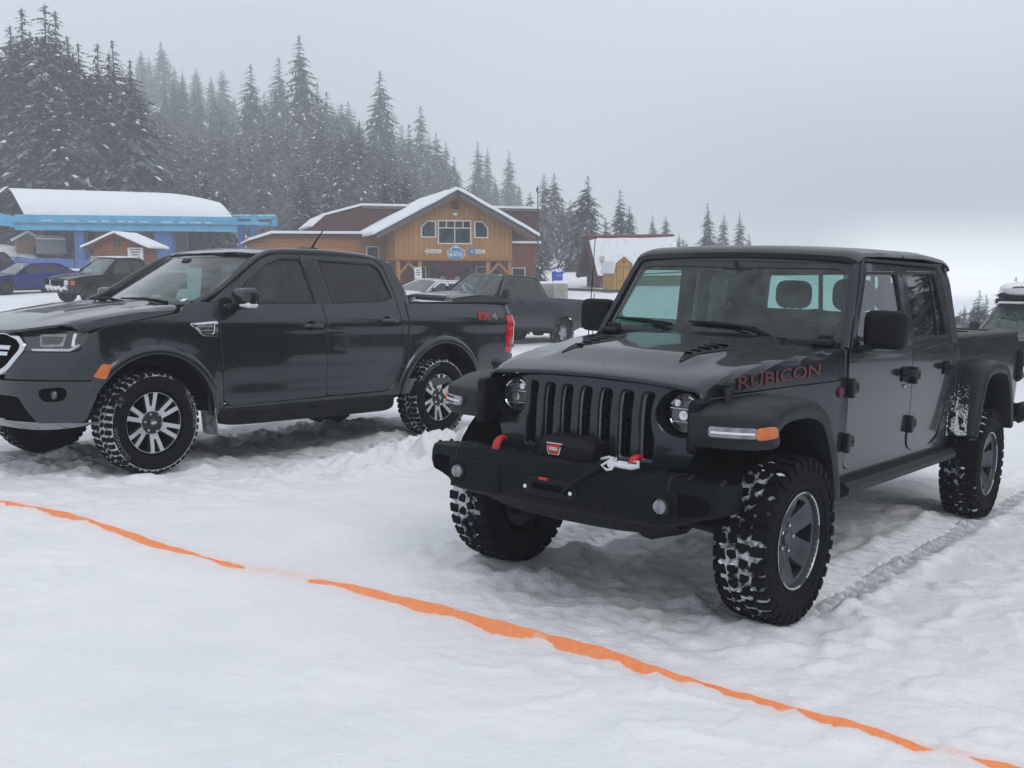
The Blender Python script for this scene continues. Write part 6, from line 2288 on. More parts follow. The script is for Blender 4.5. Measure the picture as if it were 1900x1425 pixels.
def window(parent, x0, x1, z0, z1, y, mulls=(), cuts=None, frame='win_frame', fw=.06):
    """Window on a wall plane facing -y of the building: frame, panes; cuts chamfer an upper corner."""
    o_ = [(x0, z0), (x1, z0), (x1, z1), (x0, z1)]
    if cuts == 'L':
        o_ = [(x0, z0), (x1, z0), (x1, z1), (x0 + (x1 - x0) * .42, z1), (x0, z1 - (z1 - z0) * .42)]
    if cuts == 'R':
        o_ = [(x0, z0), (x1, z0), (x1, z1 - (z1 - z0) * .42), (x1 - (x1 - x0) * .42, z1), (x0, z1)]
    cx_, cz_ = (x0 + x1) / 2, (z0 + z1) / 2
    kx, kz = 1 - 2 * fw / (x1 - x0), 1 - 2 * fw / (z1 - z0)
    inner = [(cx_ + (a - cx_) * kx, cz_ + (b - cz_) * kz) for a, b in o_]
    b = MB().sheet(o_, lambda x, z: (x, y - .04, z), (0, -1, 0), [inner], 1, ch=.004, depth=.04)
    for m_ in mulls:
        if m_[0] == 'v':
            b.rbox((m_[1], y - .025, (m_[2] + m_[3]) / 2), (.05, .04, m_[3] - m_[2]), .004)
        else:
            b.rbox(((m_[2] + m_[3]) / 2, y - .025, m_[1]), (m_[3] - m_[2], .04, .05), .004)
    f = obj('window', b, frame, parent)
    obj('window_pane', MB().sheet(inner, lambda x, z: (x, y - .012, z), (0, -1, 0), (), 1, ch=0, depth=.002), 'pane', f)
    return f
def build_lodge():
    ph = R(17.2)
    root = empty('ski_lodge', 'brown timber ski lodge with snowy gable, red double doors and blue hexagonal KIDS sign', 'building', loc=(-3.3, 61, 0), rotz=ph)
    F = lambda x, z, d: (x, d, z)
    # gable block (upper storey overhangs the porch)
    g = MB().prism([(-3.48, 2.2), (3.46, 2.2), (3.46, 4.35), (0, 6.02), (-3.48, 4.35)], F, 0, 9)
    obj('gable_wall', g, 'cedar', root)
    trim = MB().rbox((-.01, -.03, 2.30), (6.98, .06, .20), .01)
    obj('trim_board', trim, 'cedar_orange', root)
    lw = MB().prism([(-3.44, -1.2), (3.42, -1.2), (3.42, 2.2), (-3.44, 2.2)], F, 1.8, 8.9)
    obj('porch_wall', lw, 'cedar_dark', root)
    for i, x in enumerate((-3.29, -2.04, 2.03, 3.33)):
        p = MB().rbox((x, .16, .5), (.22, .22, 3.38), .01)
        sg = 1 if i % 2 == 0 else -1
        p.prism([(x + sg * .10, 1.55), (x + sg * .10, 1.40), (x + sg * .72, 2.06), (x + sg * .72, 2.2), (x + sg * .66, 2.2)], F, .08, .22)
        obj('porch_post', p, 'cedar', root)
    # gable roof: two slopes, thick snow on top
    th = math.atan2(6.2 - 3.72, 4.72)
    for sg in (-1, 1):
        def rf(a, b, d, sg=sg):     # a down the slope, b back
            return (sg * (a * math.cos(th) - d * math.sin(th) * -1), b, 6.12 - a * math.sin(th) + d * math.cos(th))
        def rf2(a, b, d, sg=sg):
            return (sg * (a * math.cos(th) + d * math.sin(th)), b, 6.12 - a * math.sin(th) + d * math.cos(th))
        L = 4.72 / math.cos(th)
        r = MB().prism([(0, -.75), (L, -.75), (L, 9.3), (0, 9.3)], rf2, -.10, .06)
        r.prism([(0, -.80), (L + .03, -.80), (L + .03, -.74), (0, -.74)], rf2, -.26, .10)
        ro = obj('roof', r, 'fascia', root)
        s_ = MB().sheet(rnd([(-.0, -.86), (L + .10, -.86), (L + .10, 9.3), (0, 9.3)], .08), lambda a, b: rf2(a, b, .22 + .05 * noise.noise(Vector((a * .8, b * .8, sg * 3)))), (sg * math.sin(th), 0, math.cos(th)), (), .4, ch=.06, depth=.12)
        obj('roof_snow', s_, 'snow_cap', ro)
        raf = MB()
        for y in (-.55,):
            raf.prism([(0.1, y), (L - .05, y), (L - .05, y + .12), (.1, y + .12)], rf2, -.34, -.10)
        obj('barge_board', raf, 'cedar_orange', ro)
    # upper glazing
    for args in ((-1.98, -1.10, 3.50, 4.46, 'L'), (1.17, 2.00, 3.50, 4.46, 'R')):
        window(root, *args[:4], 0, cuts=args[4])
    window(root, -.99, .98, 3.14, 4.50, 0, mulls=(('v', 0, 3.16, 4.48), ('h', 4.06, -.97, .96), ('v', -.49, 4.08, 4.48), ('v', .49, 4.08, 4.48)))
    window(root, -2.00, -1.3, .95, 1.88, 1.8)
    window(root, 1.76, 2.50, .95, 1.88, 1.8)
    # vent and lamp
    v = MB().rbox((.02, -.02, 5.34), (.46, .06, .44), .01)
    for i in range(5):
        v.rbox((.02, -.06, 5.19 + i * .075), (.40, .05, .025), .004, Matrix.Rotation(R(30), 3, 'X'))
    obj('gable_vent', v, 'cedar_dark', root)
    l = MB().rbox((0, -.10, 4.86), (.26, .16, .08), .01)
    l.rbox((0, -.12, 4.79), (.20, .12, .07), .02)
    obj('wall_lamp', l, 'sign_white', root)
    # doors
    dr = MB().sheet(rnd([(-1.10, -.5), (1.40, -.5), (1.40, 1.92), (-1.10, 1.92)], .01), lambda x, z: (x, 1.77, z), (0, -1, 0), (), 1, ch=.01, depth=.04)
    df = obj('entrance', dr, 'grey_frame', root)
    for x0, x1 in ((-.72, .12), (.16, 1.0)):
        gl = rnd([(x0 + .14, .15), (x1 - .14, .15), (x1 - .14, 1.55), (x0 + .14, 1.55)], .02)
        d = MB().sheet([(x0, -.45), (x1, -.45), (x1, 1.86), (x0, 1.86)], lambda x, z: (x, 1.72, z), (0, -1, 0), [gl], 1, ch=.01, depth=.04)
        do = obj('door', d, 'red_door', df)
        obj('door_pane', MB().sheet(gl, lambda x, z: (x, 1.745, z), (0, -1, 0), (), 1, ch=0, depth=.002), 'pane', do)
        wr_ = MB().cyl(((x0 + x1) / 2, 1.72, 1.10), ((x0 + x1) / 2, 1.69, 1.10), .20, .18, 14)
        obj('door_notice', wr_, 'sign_tan', do)
    for x0, x1 in ((-1.04, -.76), (1.04, 1.34)):
        obj('side_light', MB().sheet([(x0, -.3), (x1, -.3), (x1, 1.84), (x0, 1.84)], lambda x, z: (x, 1.745, z), (0, -1, 0), (), 1, ch=.004, depth=.01), 'pane', df)
    # signs on the gable
    hexo = [(.075, 3.07), (-.12, 2.99), (-.30, 2.83), (-.43, 2.80), (-.43, 2.42), (.075, 2.22), (.57, 2.42), (.57, 2.80), (.44, 2.85), (.30, 2.93), (.20, 2.99)]
    rim_ = MB().sheet(hexo, lambda x, z: (x, -.06, z), (0, -1, 0), (), 1, ch=.01, depth=.04)
    hs = obj('hexagonal_sign', rim_, 'sign_white', root)
    inner = [(.07 + (x - .07) * .91, 2.63 + (z - 2.63) * .91) for x, z in hexo]
    obj('sign_face', MB().sheet(inner, lambda x, z: (x, -.066, z), (0, -1, 0), (), 1, ch=.002, depth=.004), 'sign_blue', hs)
    on = lambda cx_, cz_: (lambda u, v, d: (cx_ + u, -.071 - d, cz_ + v))
    obj('sign_lettering', text_mb('KIDS', .27, on(.07, 2.53), .004, width=.78, bold=.008), 'sign_white', hs, smooth=False)
    obj('sign_lettering', text_mb('BRUNDAGE', .115, on(.07, 2.715), .004, width=.76, bold=.002), 'sign_white', hs, smooth=False)
    pk = MB().prism([(-.20, 2.86), (.06, 3.00), (.10, 2.96), (.15, 2.98), (.28, 2.86), (.17, 2.92), (.08, 2.91), (.0, 2.93)], F, -.076, -.070)
    obj('sign_peak', pk, 'sign_white', hs)
    for cx_, m_ in ((-1.62, 'sign_tan'), (1.0, 'sign_blue')):
        a = MB().rbox((cx_ + .42, -.03, 2.72), (.78, .05, .24), .02)
        so = obj('arrow_sign', a, 'sign_white', root)
        dm = MB().prism([(cx_ - .24, 2.72), (cx_, 2.96), (cx_ + .24, 2.72), (cx_, 2.48)], F, -.075, -.045)
        obj('arrow_diamond', dm, m_, so)
        obj('arrow_emblem', MB().prism([(cx_ - .08, 2.68), (cx_, 2.80), (cx_ + .08, 2.68)], F, -.080, -.076), 'sign_white', so)
        ln = MB()
        for j, w_ in enumerate((.46, .52)):
            rg = random.Random(j + int(cx_ * 10))
            x = cx_ + .24
            while x < cx_ + .24 + w_:
                w2 = rg.uniform(.025, .05)
                ln.rbox((x, -.057, 2.765 - j * .085), (w2, .004, .045), .001)
                x += w2 + .014
        obj('arrow_lettering', ln, 'grey_frame', so)
    # low wing on the left
    w = MB().prism([(-11.1, -1.2), (-3.5, -1.2), (-3.5, 3.62), (-9.9, 3.62), (-11.1, 3.25)], F, 3.0, 10)
    obj('wing_wall', w, 'cedar_orange', root)
    wr_ = MB().prism([(-11.4, 3.30), (-10.05, 3.72), (-3.5, 3.76), (-3.5, 3.60), (-10.0, 3.55), (-11.4, 3.16)], F, 2.7, 10.3)
    wro = obj('wing_roof', wr_, 'shingle_red', root)
    ws_ = MB().prism([(-11.45, 3.30), (-10.05, 3.74), (-3.6, 3.77), (-3.6, 3.93), (-6.5, 3.90), (-10.1, 3.89), (-11.2, 3.52), (-11.45, 3.40)], F, 2.66, 10.3)
    obj('wing_roof_snow', ws_, 'snow_cap', wro)
    window(root, -4.62, -3.86, 2.1, 3.06, 3.0)
    # tall dark block behind, and the right-hand wing
    mbk = MB().prism([(-7.2, 3.4), (7.5, 3.4), (7.5, 5.60), (-4.2, 5.60), (-6.5, 4.95), (-7.2, 4.3)], F, 7, 14)
    mo = obj('upper_block', mbk, 'shingle_red', root)
    ms = MB().prism([(-7.3, 4.32), (-6.52, 5.02), (-4.2, 5.66), (7.6, 5.66), (7.6, 5.80), (-4.25, 5.80), (-6.6, 5.14), (-7.45, 4.42)], F, 6.9, 14)
    obj('upper_snow', ms, 'snow_cap', mo)
    me_ = MB().prism([(-4.2, 5.48), (7.56, 5.48), (7.56, 5.66), (-4.2, 5.66)], F, 6.88, 6.98)
    obj('upper_fascia', me_, 'fascia', mo)
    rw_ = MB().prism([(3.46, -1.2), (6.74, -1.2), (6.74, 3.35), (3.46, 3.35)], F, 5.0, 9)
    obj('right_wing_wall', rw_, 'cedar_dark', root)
    rs = MB().prism([(3.5, 3.35), (6.9, 3.35), (6.9, 3.50), (3.5, 3.46)], F, 4.8, 7)
    obj('right_wing_snow', rs, 'snow_cap', root)
    window(root, 4.98, 5.88, .9, 1.82, 5.0)
    rb_ = MB().prism([(3.46, -1.2), (6.74, -1.2), (6.74, 3.35), (3.46, 3.35)], F, 9, 13)
    return root
lodge = build_lodge()
# mast at the lodge corner
pm = at(998, 345, 67)
mast = MB().cyl((pm.x, pm.y, gz(pm.x, pm.y, False) - .3), (pm.x, pm.y, pm.z), .05, .03, 8)
mast.rbox((pm.x - .06, pm.y, pm.z - .25), (.10, .05, .22), .01)
tag(obj('mast', mast, 'ink'), 'thin dark mast rising at the right corner of the lodge', 'mast')
# notice on a post in front of the porch
pn = at(776, 507, 57)
ps = empty('notice_sign', 'small white notice on a post in front of the lodge porch', 'sign', loc=(pn.x, pn.y, 0))
g0 = gz(pn.x, pn.y, False)
obj('post', MB().cyl((0, .02, g0 - .3), (0, .02, pn.z + .2), .03, n=8), 'cedar_dark', ps)
obj('panel', MB().rbox((0, -.02, pn.z), (.40, .03, .62), .02, Matrix.Rotation(R(-4), 3, 'Y')), 'sign_white', ps)
pt = MB()
for i, w_ in enumerate((.22, .26, .18)):
    pt.rbox((0, -.039, pn.z + .17 - i * .12), (w_, .004, .045), .001)
obj('lettering', pt, 'ink', ps)

# ---- ski-lift station
def build_station():
    y0, y1 = 76.0, 82.0
    A = [at(45, 398, y0), at(432, 404, y0), at(12, 349, 79), at(400, 361, 79)]
    root = empty('lift_station', 'light blue ski-lift station under a long snow-covered curved roof', 'lift station', loc=(0, 0, 0))
    def rf(u, v):
        # v: 0 front eave, .5 crest, 1 back eave
        lo, hi = A[0].lerp(A[1], u), A[2].lerp(A[3], u)
        hi = hi + Vector((0, 0, -.55 * max(0, (u - .72) / .28) ** 2))
        if v <= .6:
            k = v / .6
            p = lo.lerp(hi, k)
            p.z = lo.z + (hi.z - lo.z) * math.sin(k * PI / 2) ** .85
            p.y = lo.y + (hi.y - lo.y) * (1 - math.cos(k * PI / 2) * (1 - k * .3))
            p.x = lo.x + (hi.x - lo.x) * k
            return p
        k = (v - .6) / .4
        return hi + Vector((0, 5 * k, -1.7 * k * k))
    top = MB().grid(rf, 26, 14)
    n = 26
    obj('roof', top, 'snow_cap', root, sharp=60)
    und = MB().grid(lambda u, v: rf(u, v) + Vector((0, .02, -.14)), 26, 14)
    und.add([rf(0, j / 13) for j in range(14)] , [tuple(range(14))])
    obj('roof_shell', und, 'grey_wall', root)
    beam = MB()
    a, b = at(70, 420, y0 - .3), at(512, 412, y0 - .3)
    a, b = Vector((A[0].x - .6, y0 - .25, A[0].z - .18)), Vector((A[1].x + .3, y0 - .25, A[1].z - .14))
    d = b - a
    beam.prism([(0, -.92), (d.length, -.86), (d.length, .18), (0, .18)], lambda u, v, w: tuple(a + d.normalized() * u + Vector((0, w, v))), 0, .5)
    beam.prism([(0, -.40), (d.length, -.36), (d.length, -.28), (0, -.32)], lambda u, v, w: tuple(a + d.normalized() * u + Vector((0, w, v))), -.22, 0)
    # left arm running on past the roof
    c = at(-60, 388, 74)
    beam.prism([(0, -.75), (1, -.75), (1, .05), (0, .15)], lambda u, v, w: tuple((c.lerp(a, u)) + Vector((0, w, v))), 0, .4)
    obj('side_beam', beam, 'blue_paint', root)
    sn = MB()
    rg = random.Random(2)
    u = 2.0
    while u < d.length - 2:
        w_ = rg.uniform(.2, .8)
        p = a + d.normalized() * u + Vector((0, -.12, -.28))
        sn.rbox(p + Vector((w_ / 2, 0, .02)), (w_, .2, .06), .02)
        u += w_ + rg.uniform(.05, .9)
    obj('beam_snow', sn, 'snow_cap', root)
    for px0, px1 in ((140, 158), (288, 322)):
        p, q = at(px0, 430, y0 + .4), at(px1, 430, y0 + .4)
        g = gz(p.x, p.y, False)
        obj('column', MB().rbox(((p.x + q.x) / 2, y0 + .5, (g - .5 + A[0].z - .6) / 2), (q.x - p.x, .8, A[0].z - .6 - g + .5), .04), 'blue_deep', root)
    bw0, bw1 = at(172, 432, 80), at(345, 432, 80)
    obj('back_wall', MB().rbox(((bw0.x + bw1.x) / 2, 80.4, 3.2), (bw1.x - bw0.x, .3, 3.0), .02), 'grey_wall', root)
    led = MB().rbox(((bw0.x + bw1.x) / 2, 80.1, 4.62), (bw1.x - bw0.x, .5, .12), .03)
    obj('wall_ledge', led, 'snow_cap', root)
    return root
station = build_station()
def build_frame():
    root = empty('bullwheel_tower', 'light blue bullwheel frame on twin legs beside the lift station', 'lift machinery')
    y = 77.0
    a, b = at(418, 405, y), at(512, 405, y)
    m_ = MB()
    m_.rbox(((a.x + b.x) / 2, y, a.z + .05), (b.x - a.x, .5, .26), .03)
    obj('top_beam', m_, 'blue_paint', root)
    w_ = MB()
    c = Vector(((a.x + b.x) / 2 - .2, y + .2, a.z - .42))
    w_.lathe([(1.62, .12), (1.72, .10), (1.72, -.10), (1.62, -.12), (1.55, 0), (1.62, .12)], 36, 'z', c)
    for k in range(6):
        t = k * PI / 3
        w_.tube([c, c + Vector((1.6 * math.cos(t), 1.6 * math.sin(t), 0))], .06, 6)
    obj('bullwheel', w_, 'blue_paint', root)
    for px in (448, 470):
        p = at(px, 430, y)
        g = gz(p.x, y, False)
        obj('leg', MB().rbox((p.x, y, (g - .4 + a.z) / 2), (.42, .42, a.z - g + .4), .03), 'blue_deep', root)
    e = MB().rbox((b.x - .1, y, a.z - .25), (.35, .5, .6), .03)
    e.rbox(((a.x + b.x) / 2 + .3, y - .26, a.z - .05), (.5, .12, .6), .03)
    obj('bracket', e, 'blue_paint', root)
    s_ = MB().rbox(((a.x + b.x) / 2, y, a.z + .21), (b.x - a.x - .1, .45, .07), .03)
    obj('snow', s_, 'snow_cap', root)
    return root
lframe = build_frame()
# blue netting fence in front of the station
def build_net():
    root = empty('net_fence', 'low blue netting fence strung along the snow bank below the lift station', 'fence')
    a, b = at(-70, 476, 72), at(345, 474, 72)
    n = 16
    net = MB()
    P0 = [a.lerp(b, i / n) for i in range(n + 1)]
    top = [Vector((p.x, p.y + .05 * math.sin(i), gz(p.x, p.y, False) + .50 + .05 * math.sin(i * 2.1))) for i, p in enumerate(P0)]
    bot = [Vector((p.x, p.y, gz(p.x, p.y, False) - .1)) for p in P0]
    vs_ = top + bot + [p + Vector((0, .03, 0)) for p in top + bot]
    k = n + 1
    fs = []
    for i in range(n):
        fs += [(i, i + 1, k + i + 1, k + i), (2 * k + i, 3 * k + i, 3 * k + i + 1, 2 * k + i + 1), (i, 2 * k + i, 2 * k + i + 1, i + 1)]
    net.add(vs_, fs)
    obj('netting', net, 'blue_net', root)
    for i in range(0, n + 1, 2):
        obj('stake', MB().cyl(bot[i] + Vector((0, -.03, 0)), top[i] + Vector((0, -.03, .25)), .025, n=6), 'ink', root)
build_net()
# ---- ticket hut
def build_hut():
    c = at(219, 470, 60)
    g = gz(c.x, 61, False)
    root = empty('ticket_hut', 'small red-brown hut with snowy gable roof and a white notice board', 'hut', loc=(c.x, 60, 0))
    z0 = 2.92
    obj('wall', MB().prism([(-1.36, g - .4), (1.36, g - .4), (1.36, z0 + .03), (0, 3.62), (-1.36, z0 + .03)], lambda x, z, d: (x, d, z), 0, 2.6), 'hut_red', root)
    th = math.atan2(.80, 1.83)
    for sg in (-1, 1):
        def rf(a, b, d, sg=sg):
            return (sg * (a * math.cos(th) + d * math.sin(th)), b, 3.68 - a * math.sin(th) + d * math.cos(th))
        L = 1.83 / math.cos(th)
        r = obj('roof', MB().prism([(0, -.4), (L, -.4), (L, 3.0), (0, 3.0)], rf, -.06, .05), 'cedar_dark', root)
        obj('roof_snow', MB().sheet(rnd([(0, -.46), (L + .05, -.46), (L + .05, 3.0), (0, 3.0)], .06), lambda a, b: rf(a, b, .17 + .03 * noise.noise(Vector((a, b, sg)))), (sg * math.sin(th), 0, math.cos(th)), (), .3, ch=.05, depth=.08), 'snow_cap', r)
    w = window(root, -.20, .12, 2.98, 3.42, 0, frame='ink', fw=.05)
    op = MB().rbox((.05, -.02, 2.22), (1.0, .06, .60), .02)
    obj('serving_hatch', op, 'grey_wall', root)
    nb = MB().rbox((1.02, -.10, 2.52), (.88, .05, .80), .015)
    no = obj('notice_board', nb, 'sign_white', root)
    nl = MB()
    rg = random.Random(6)
    for i, (n, h_) in enumerate(((7, .075), (6, .075), (5, .07), (6, .07), (9, .075))):
        w_ = .78 if n > 8 else .085 * n
        x = 1.02 - w_ / 2
        while x < 1.02 + w_ / 2 - .03:
            w2 = rg.uniform(.035, .07)
            nl.rbox((x + w2 / 2, -.128, 2.80 - i * .142), (w2, .004, h_), .002)
            x += w2 + rg.choice((.016, .016, .016, .05))
    obj('notice_lettering', nl, 'ink', no)
    b = MB().rbox((-.60, -.04, 2.36), (.18, .08, .20), .02)
    obj('meter_box', b, 'sign_white', root)
    u = MB().rbox((-1.15, -.25, g + .55), (.5, .5, 1.5), .05)
    obj('cabinet', u, 'concrete', root)
    return root
build_hut()
def build_far_hut():
    c = at(52, 455, 80)
    g = gz(c.x, 81, False)
    root = empty('storage_hut', 'pale tan hut with snowy roof under the left end of the lift roof', 'hut', loc=(c.x, 80, 0), rotz=R(28))
    obj('wall', MB().prism([(-.8, g - .4), (.8, g - .4), (.8, 3.95), (0, 4.45), (-.8, 3.95)], lambda x, z, d: (x, d, z), 0, 1.9), 'tan_wall', root)
    th = math.atan2(.58, 1.0)
    for sg in (-1, 1):
        def rf(a, b, d, sg=sg):
            return (sg * (a * math.cos(th) + d * math.sin(th)), b, 4.5 - a * math.sin(th) + d * math.cos(th))
        obj('roof', MB().prism([(0, -.2), (1.2, -.2), (1.2, 2.2), (0, 2.2)], rf, -.05, .14), 'snow_cap', root)
    return root
build_far_hut()
def build_snowcat():
    c = at(97, 468, 78)
    g = gz(c.x, 78, False)
    root = empty('snow_groomer', 'grey snow groomer with snow on its cab and deck beside the tan hut', 'snow groomer', loc=(c.x, 78, g), rotz=R(20))
    k = 1.0
    obj('blade', MB().sheet(rnd([(-1.0, .25), (1.0, .25), (1.0, 1.28), (-1.0, 1.28)], .05), lambda x, z: (x, -.9 - .12 * math.sin(z * 2), z), (0, -1, 0), (), .3, ch=.02, depth=.08), 'grey_wall', root)
    obj('hull', MB().rbox((0, .9, 1.1), (1.7, 2.6, .7), .12), 'grey_wall', root)
    for sg in (-1, 1):
        tr = MB().prism(rnd([(-.5, .1), (2.4, .1), (2.7, .5), (2.3, .85), (-.4, .85), (-.75, .5)], .2), lambda y, z, d: (sg * (.7 + d), y, z), 0, .5)
        obj('track', tr, 'rubber', root)
    cab = MB().prism(rnd([(.2, 1.4), (1.7, 1.4), (1.6, 2.4), (.6, 2.4)], .1), lambda y, z, d: (d, y, z), -.7, .7)
    co = obj('cab', cab, 'grey_wall', root)
    obj('cab_window', MB().sheet(rnd([(-.6, 1.55), (.6, 1.55), (.55, 2.28), (-.55, 2.28)], .05), lambda x, z: (x, .16 + (z - 1.4) * .40, z), (0, -1, .3), (), .3, ch=.002, depth=.01), 'pane', co)
    s_ = MB().rbox((0, 1.1, 2.48), (1.45, 1.1, .18), .07)
    s_.rbox((0, .0, 1.50), (1.6, .9, .14), .06)
    s_.rbox((0, -.92, 1.33), (2.0, .25, .12), .05)
    obj('snow_load', s_, 'snow_cap', root)
    return root
build_snowcat()
# ---- steep-roofed barn, yellow shed, bin, blocks
def build_barn():
    fp, fr_, fl_ = at(1090, 440, 68), at(1108, 513, 66.6), at(1071, 513, 69.2)
    bp = at(1250, 438, 74.5)
    g = gz(5.5, 68, False) - .4
    root = empty('barn', 'steep-roofed dark barn with a long snow-streaked metal roof and brick gable', 'barn')
    ridge = bp - fp
    off = fr_ - fp
    offl = fl_ - fp
    def quad(name, o0, o1, mt, d=0.0, parent=root, th=.08):
        n = ridge.cross(o1 - o0 if o0 is not None else o1).normalized()
        return n
    rd_ = ridge.normalized()
    def plane(o_):
        n = ridge.cross(o_).normalized()
        if n.z < 0:
            n = -n
        return n
    for o_, nm in ((off, 'r'), (offl, 'l')):
        n = plane(o_)
        f = lambda a, b, d, o_=o_, n=n: tuple(fp + ridge * a + o_ * b + n * d)
        ro = obj('roof', MB().prism([(0, 0), (1, 0), (1, 1), (0, 1)], f, -.10, .03), 'barn_metal', root)
        if nm == 'r':
            s_ = MB()
            rg = random.Random(4)
            edges = [0.008, .075, .115, .36, .385, .999]
            s_.sheet(rnd([(.006, .10), (.10, .045), (.25, .055), (.40, .045), (.60, .06), (.80, .05), (.994, .03), (.994, .985), (.6, .99), (.3, .985), (.006, .985)], .004), lambda a, b: f(a, b, .075 + .012 * noise.noise(Vector((a * 14, b * 3, 2)))), n, (), .05, ch=.02, depth=.03)
            obj('roof_snow', s_, 'barn_snow', ro)
        ins = MB()
        obj('verge', MB().prism([(-.012, 0), (.0, 0), (.0, 1), (-.012, 1)], f, -.22, .06), 'dark_wood', ro)
    cap = MB().tube([fp + Vector((0, 0, .08)), bp + Vector((0, 0, .08))], .07, 6)
    obj('ridge_cap', cap, 'red_metal', root)
    # gable wall set back under the roof
    s0 = fp + ridge * .10
    a, b = s0 + off, s0 + offl
    w = MB().add([s0 - Vector((0, 0, .1)), a.lerp(s0, .03), Vector((a.x - .05, a.y, g)), Vector((b.x + .05, b.y, g)), b.lerp(s0, .03)], [(0, 1, 2, 3, 4)])
    w.add([p + ridge * .02 for p in (s0 - Vector((0, 0, .1)), a, Vector((a.x, a.y, g)), Vector((b.x, b.y, g)), b)], [(4, 3, 2, 1, 0)])
    go = obj('gable_wall', w, 'dark_wood', root, smooth=False)
    ax = (a - b).normalized()
    def on(u, z, d):
        c = b.lerp(a, u)
        n = Vector((ax.y, -ax.x, 0))
        return (c.x + n.x * d, c.y + n.y * d, z)
    obj('brick_pier', MB().prism([(.42, g), (.70, g), (.70, 1.9), (.42, 1.9)], on, .0, .10), 'brick', root)
    obj('gable_door', MB().prism([(.74, g), (.98, g), (.98, 1.75), (.74, 1.75)], on, .02, .07), 'grey_frame', root)
    obj('gable_sign', MB().prism([(.66, 1.85), (1.0, 1.85), (1.0, 2.55), (.66, 2.55)], on, .10, .16), 'sign_white', root)
    obj('gable_sign_lettering', MB().prism([(.70, 2.18), (.95, 2.18), (.95, 2.24), (.70, 2.24)], on, .165, .170), 'ink', root)
    # low wall under the near eave
    e0, e1 = fp + off * .985 + ridge * .06, bp + off * .985
    d = (e1 - e0)
    inw = -Vector((off.x, off.y, 0)).normalized() * .35
    lw = MB().prism([(0, g), (1, g), (1, e0.z - .02), (0, e0.z - .02)], lambda u, z, k: tuple(Vector((e0.x + d.x * u, e0.y + d.y * u, z)) + inw * (1 + k)), 0, .4)
    obj('side_wall', lw, 'olive_wood', root)
    rail_ = MB()
    for k in (.2, .42, .65):
        p = e0 + d * k + Vector((0, 0, -.35)) - inw
        rail_.rbox((p.x, p.y, p.z - .5), (.08, .08, 1.2), .01)
    p, q = e0 + d * .1 - inw + Vector((0, 0, -.30)), e0 + d * .7 - inw + Vector((0, 0, -.36))
    rail_.tube([p, q], .045, 6)
    obj('hand_rail', rail_, 'olive_wood', root)
    return root
M['barn_metal'] = P('red_roof_metal', (.16, .03, .035), .5, metal=.3, var=.2)
M['red_metal'] = P('red_ridge_metal', (.22, .02, .03), .5)
def barn_snow():
    m, b, o = mat('streaked_snow')
    tcn = N('ShaderNodeTexCoord')
    st = noise_tex(3.0, 5, .7, stretch=(2.2, .6, .25))
    LK(mixc(mathn('MULTIPLY', maprange(st, .50, .72), .45), (.80, .825, .86), (.42, .44, .47)), b.inputs['Base Color'])
    b.inputs['Roughness'].default_value = .8
    return m
M['barn_snow'] = barn_snow()
build_barn()
def build_shed():
    c = at(1157, 520, 61)
    g = gz(c.x, 62, False)
    root = empty('garden_shed', 'golden-yellow gambrel shed with snow on its roof in front of the barn', 'shed', loc=(c.x, 61, 0), rotz=R(12))
    pr = [(-.58, g - .3), (.58, g - .3), (.58, 1.42), (.44, 2.02), (0, 2.36), (-.44, 2.02), (-.58, 1.42)]
    obj('wall', MB().prism(pr, lambda x, z, d: (x, d, z), 0, 2.2), 'gold_wood', root)
    tr = MB()
    for a, b in (((-.60, 1.40), (-.46, 2.03)), ((-.46, 2.03), (0, 2.40)), ((0, 2.40), (.46, 2.03)), ((.46, 2.03), (.60, 1.40))):
        tr.tube([(a[0], -.03, a[1]), (b[0], -.03, b[1])], .035, 6)
    obj('barge_board', tr, 'cedar', root)
    dd = MB()
    dd.rbox((0, -.02, 1.86), (.84, .03, .05), .005)
    dd.rbox((0, -.02, 1.05), (.80, .03, .05), .005)
    for x in (-.40, 0, .40):
        dd.rbox((x, -.02, (g + 1.86) / 2), (.045, .03, 1.86 - g), .005)
    obj('door_battens', dd, 'olive_wood', root)
    obj('vent', MB().cyl((0, -.03, 2.14), (0, .01, 2.14), .09, n=12), 'cedar_dark', root)
    for sg in (-1, 1):
        s_ = MB().prism([(sg * .60, 1.42), (sg * .46, 2.05), (0, 2.42), (0, 2.58), (sg * .54, 2.16), (sg * .70, 1.5)], lambda x, z, d: (x, d, z), -.04, 2.3)
        obj('roof_snow', s_, 'snow_cap', root)
build_shed()
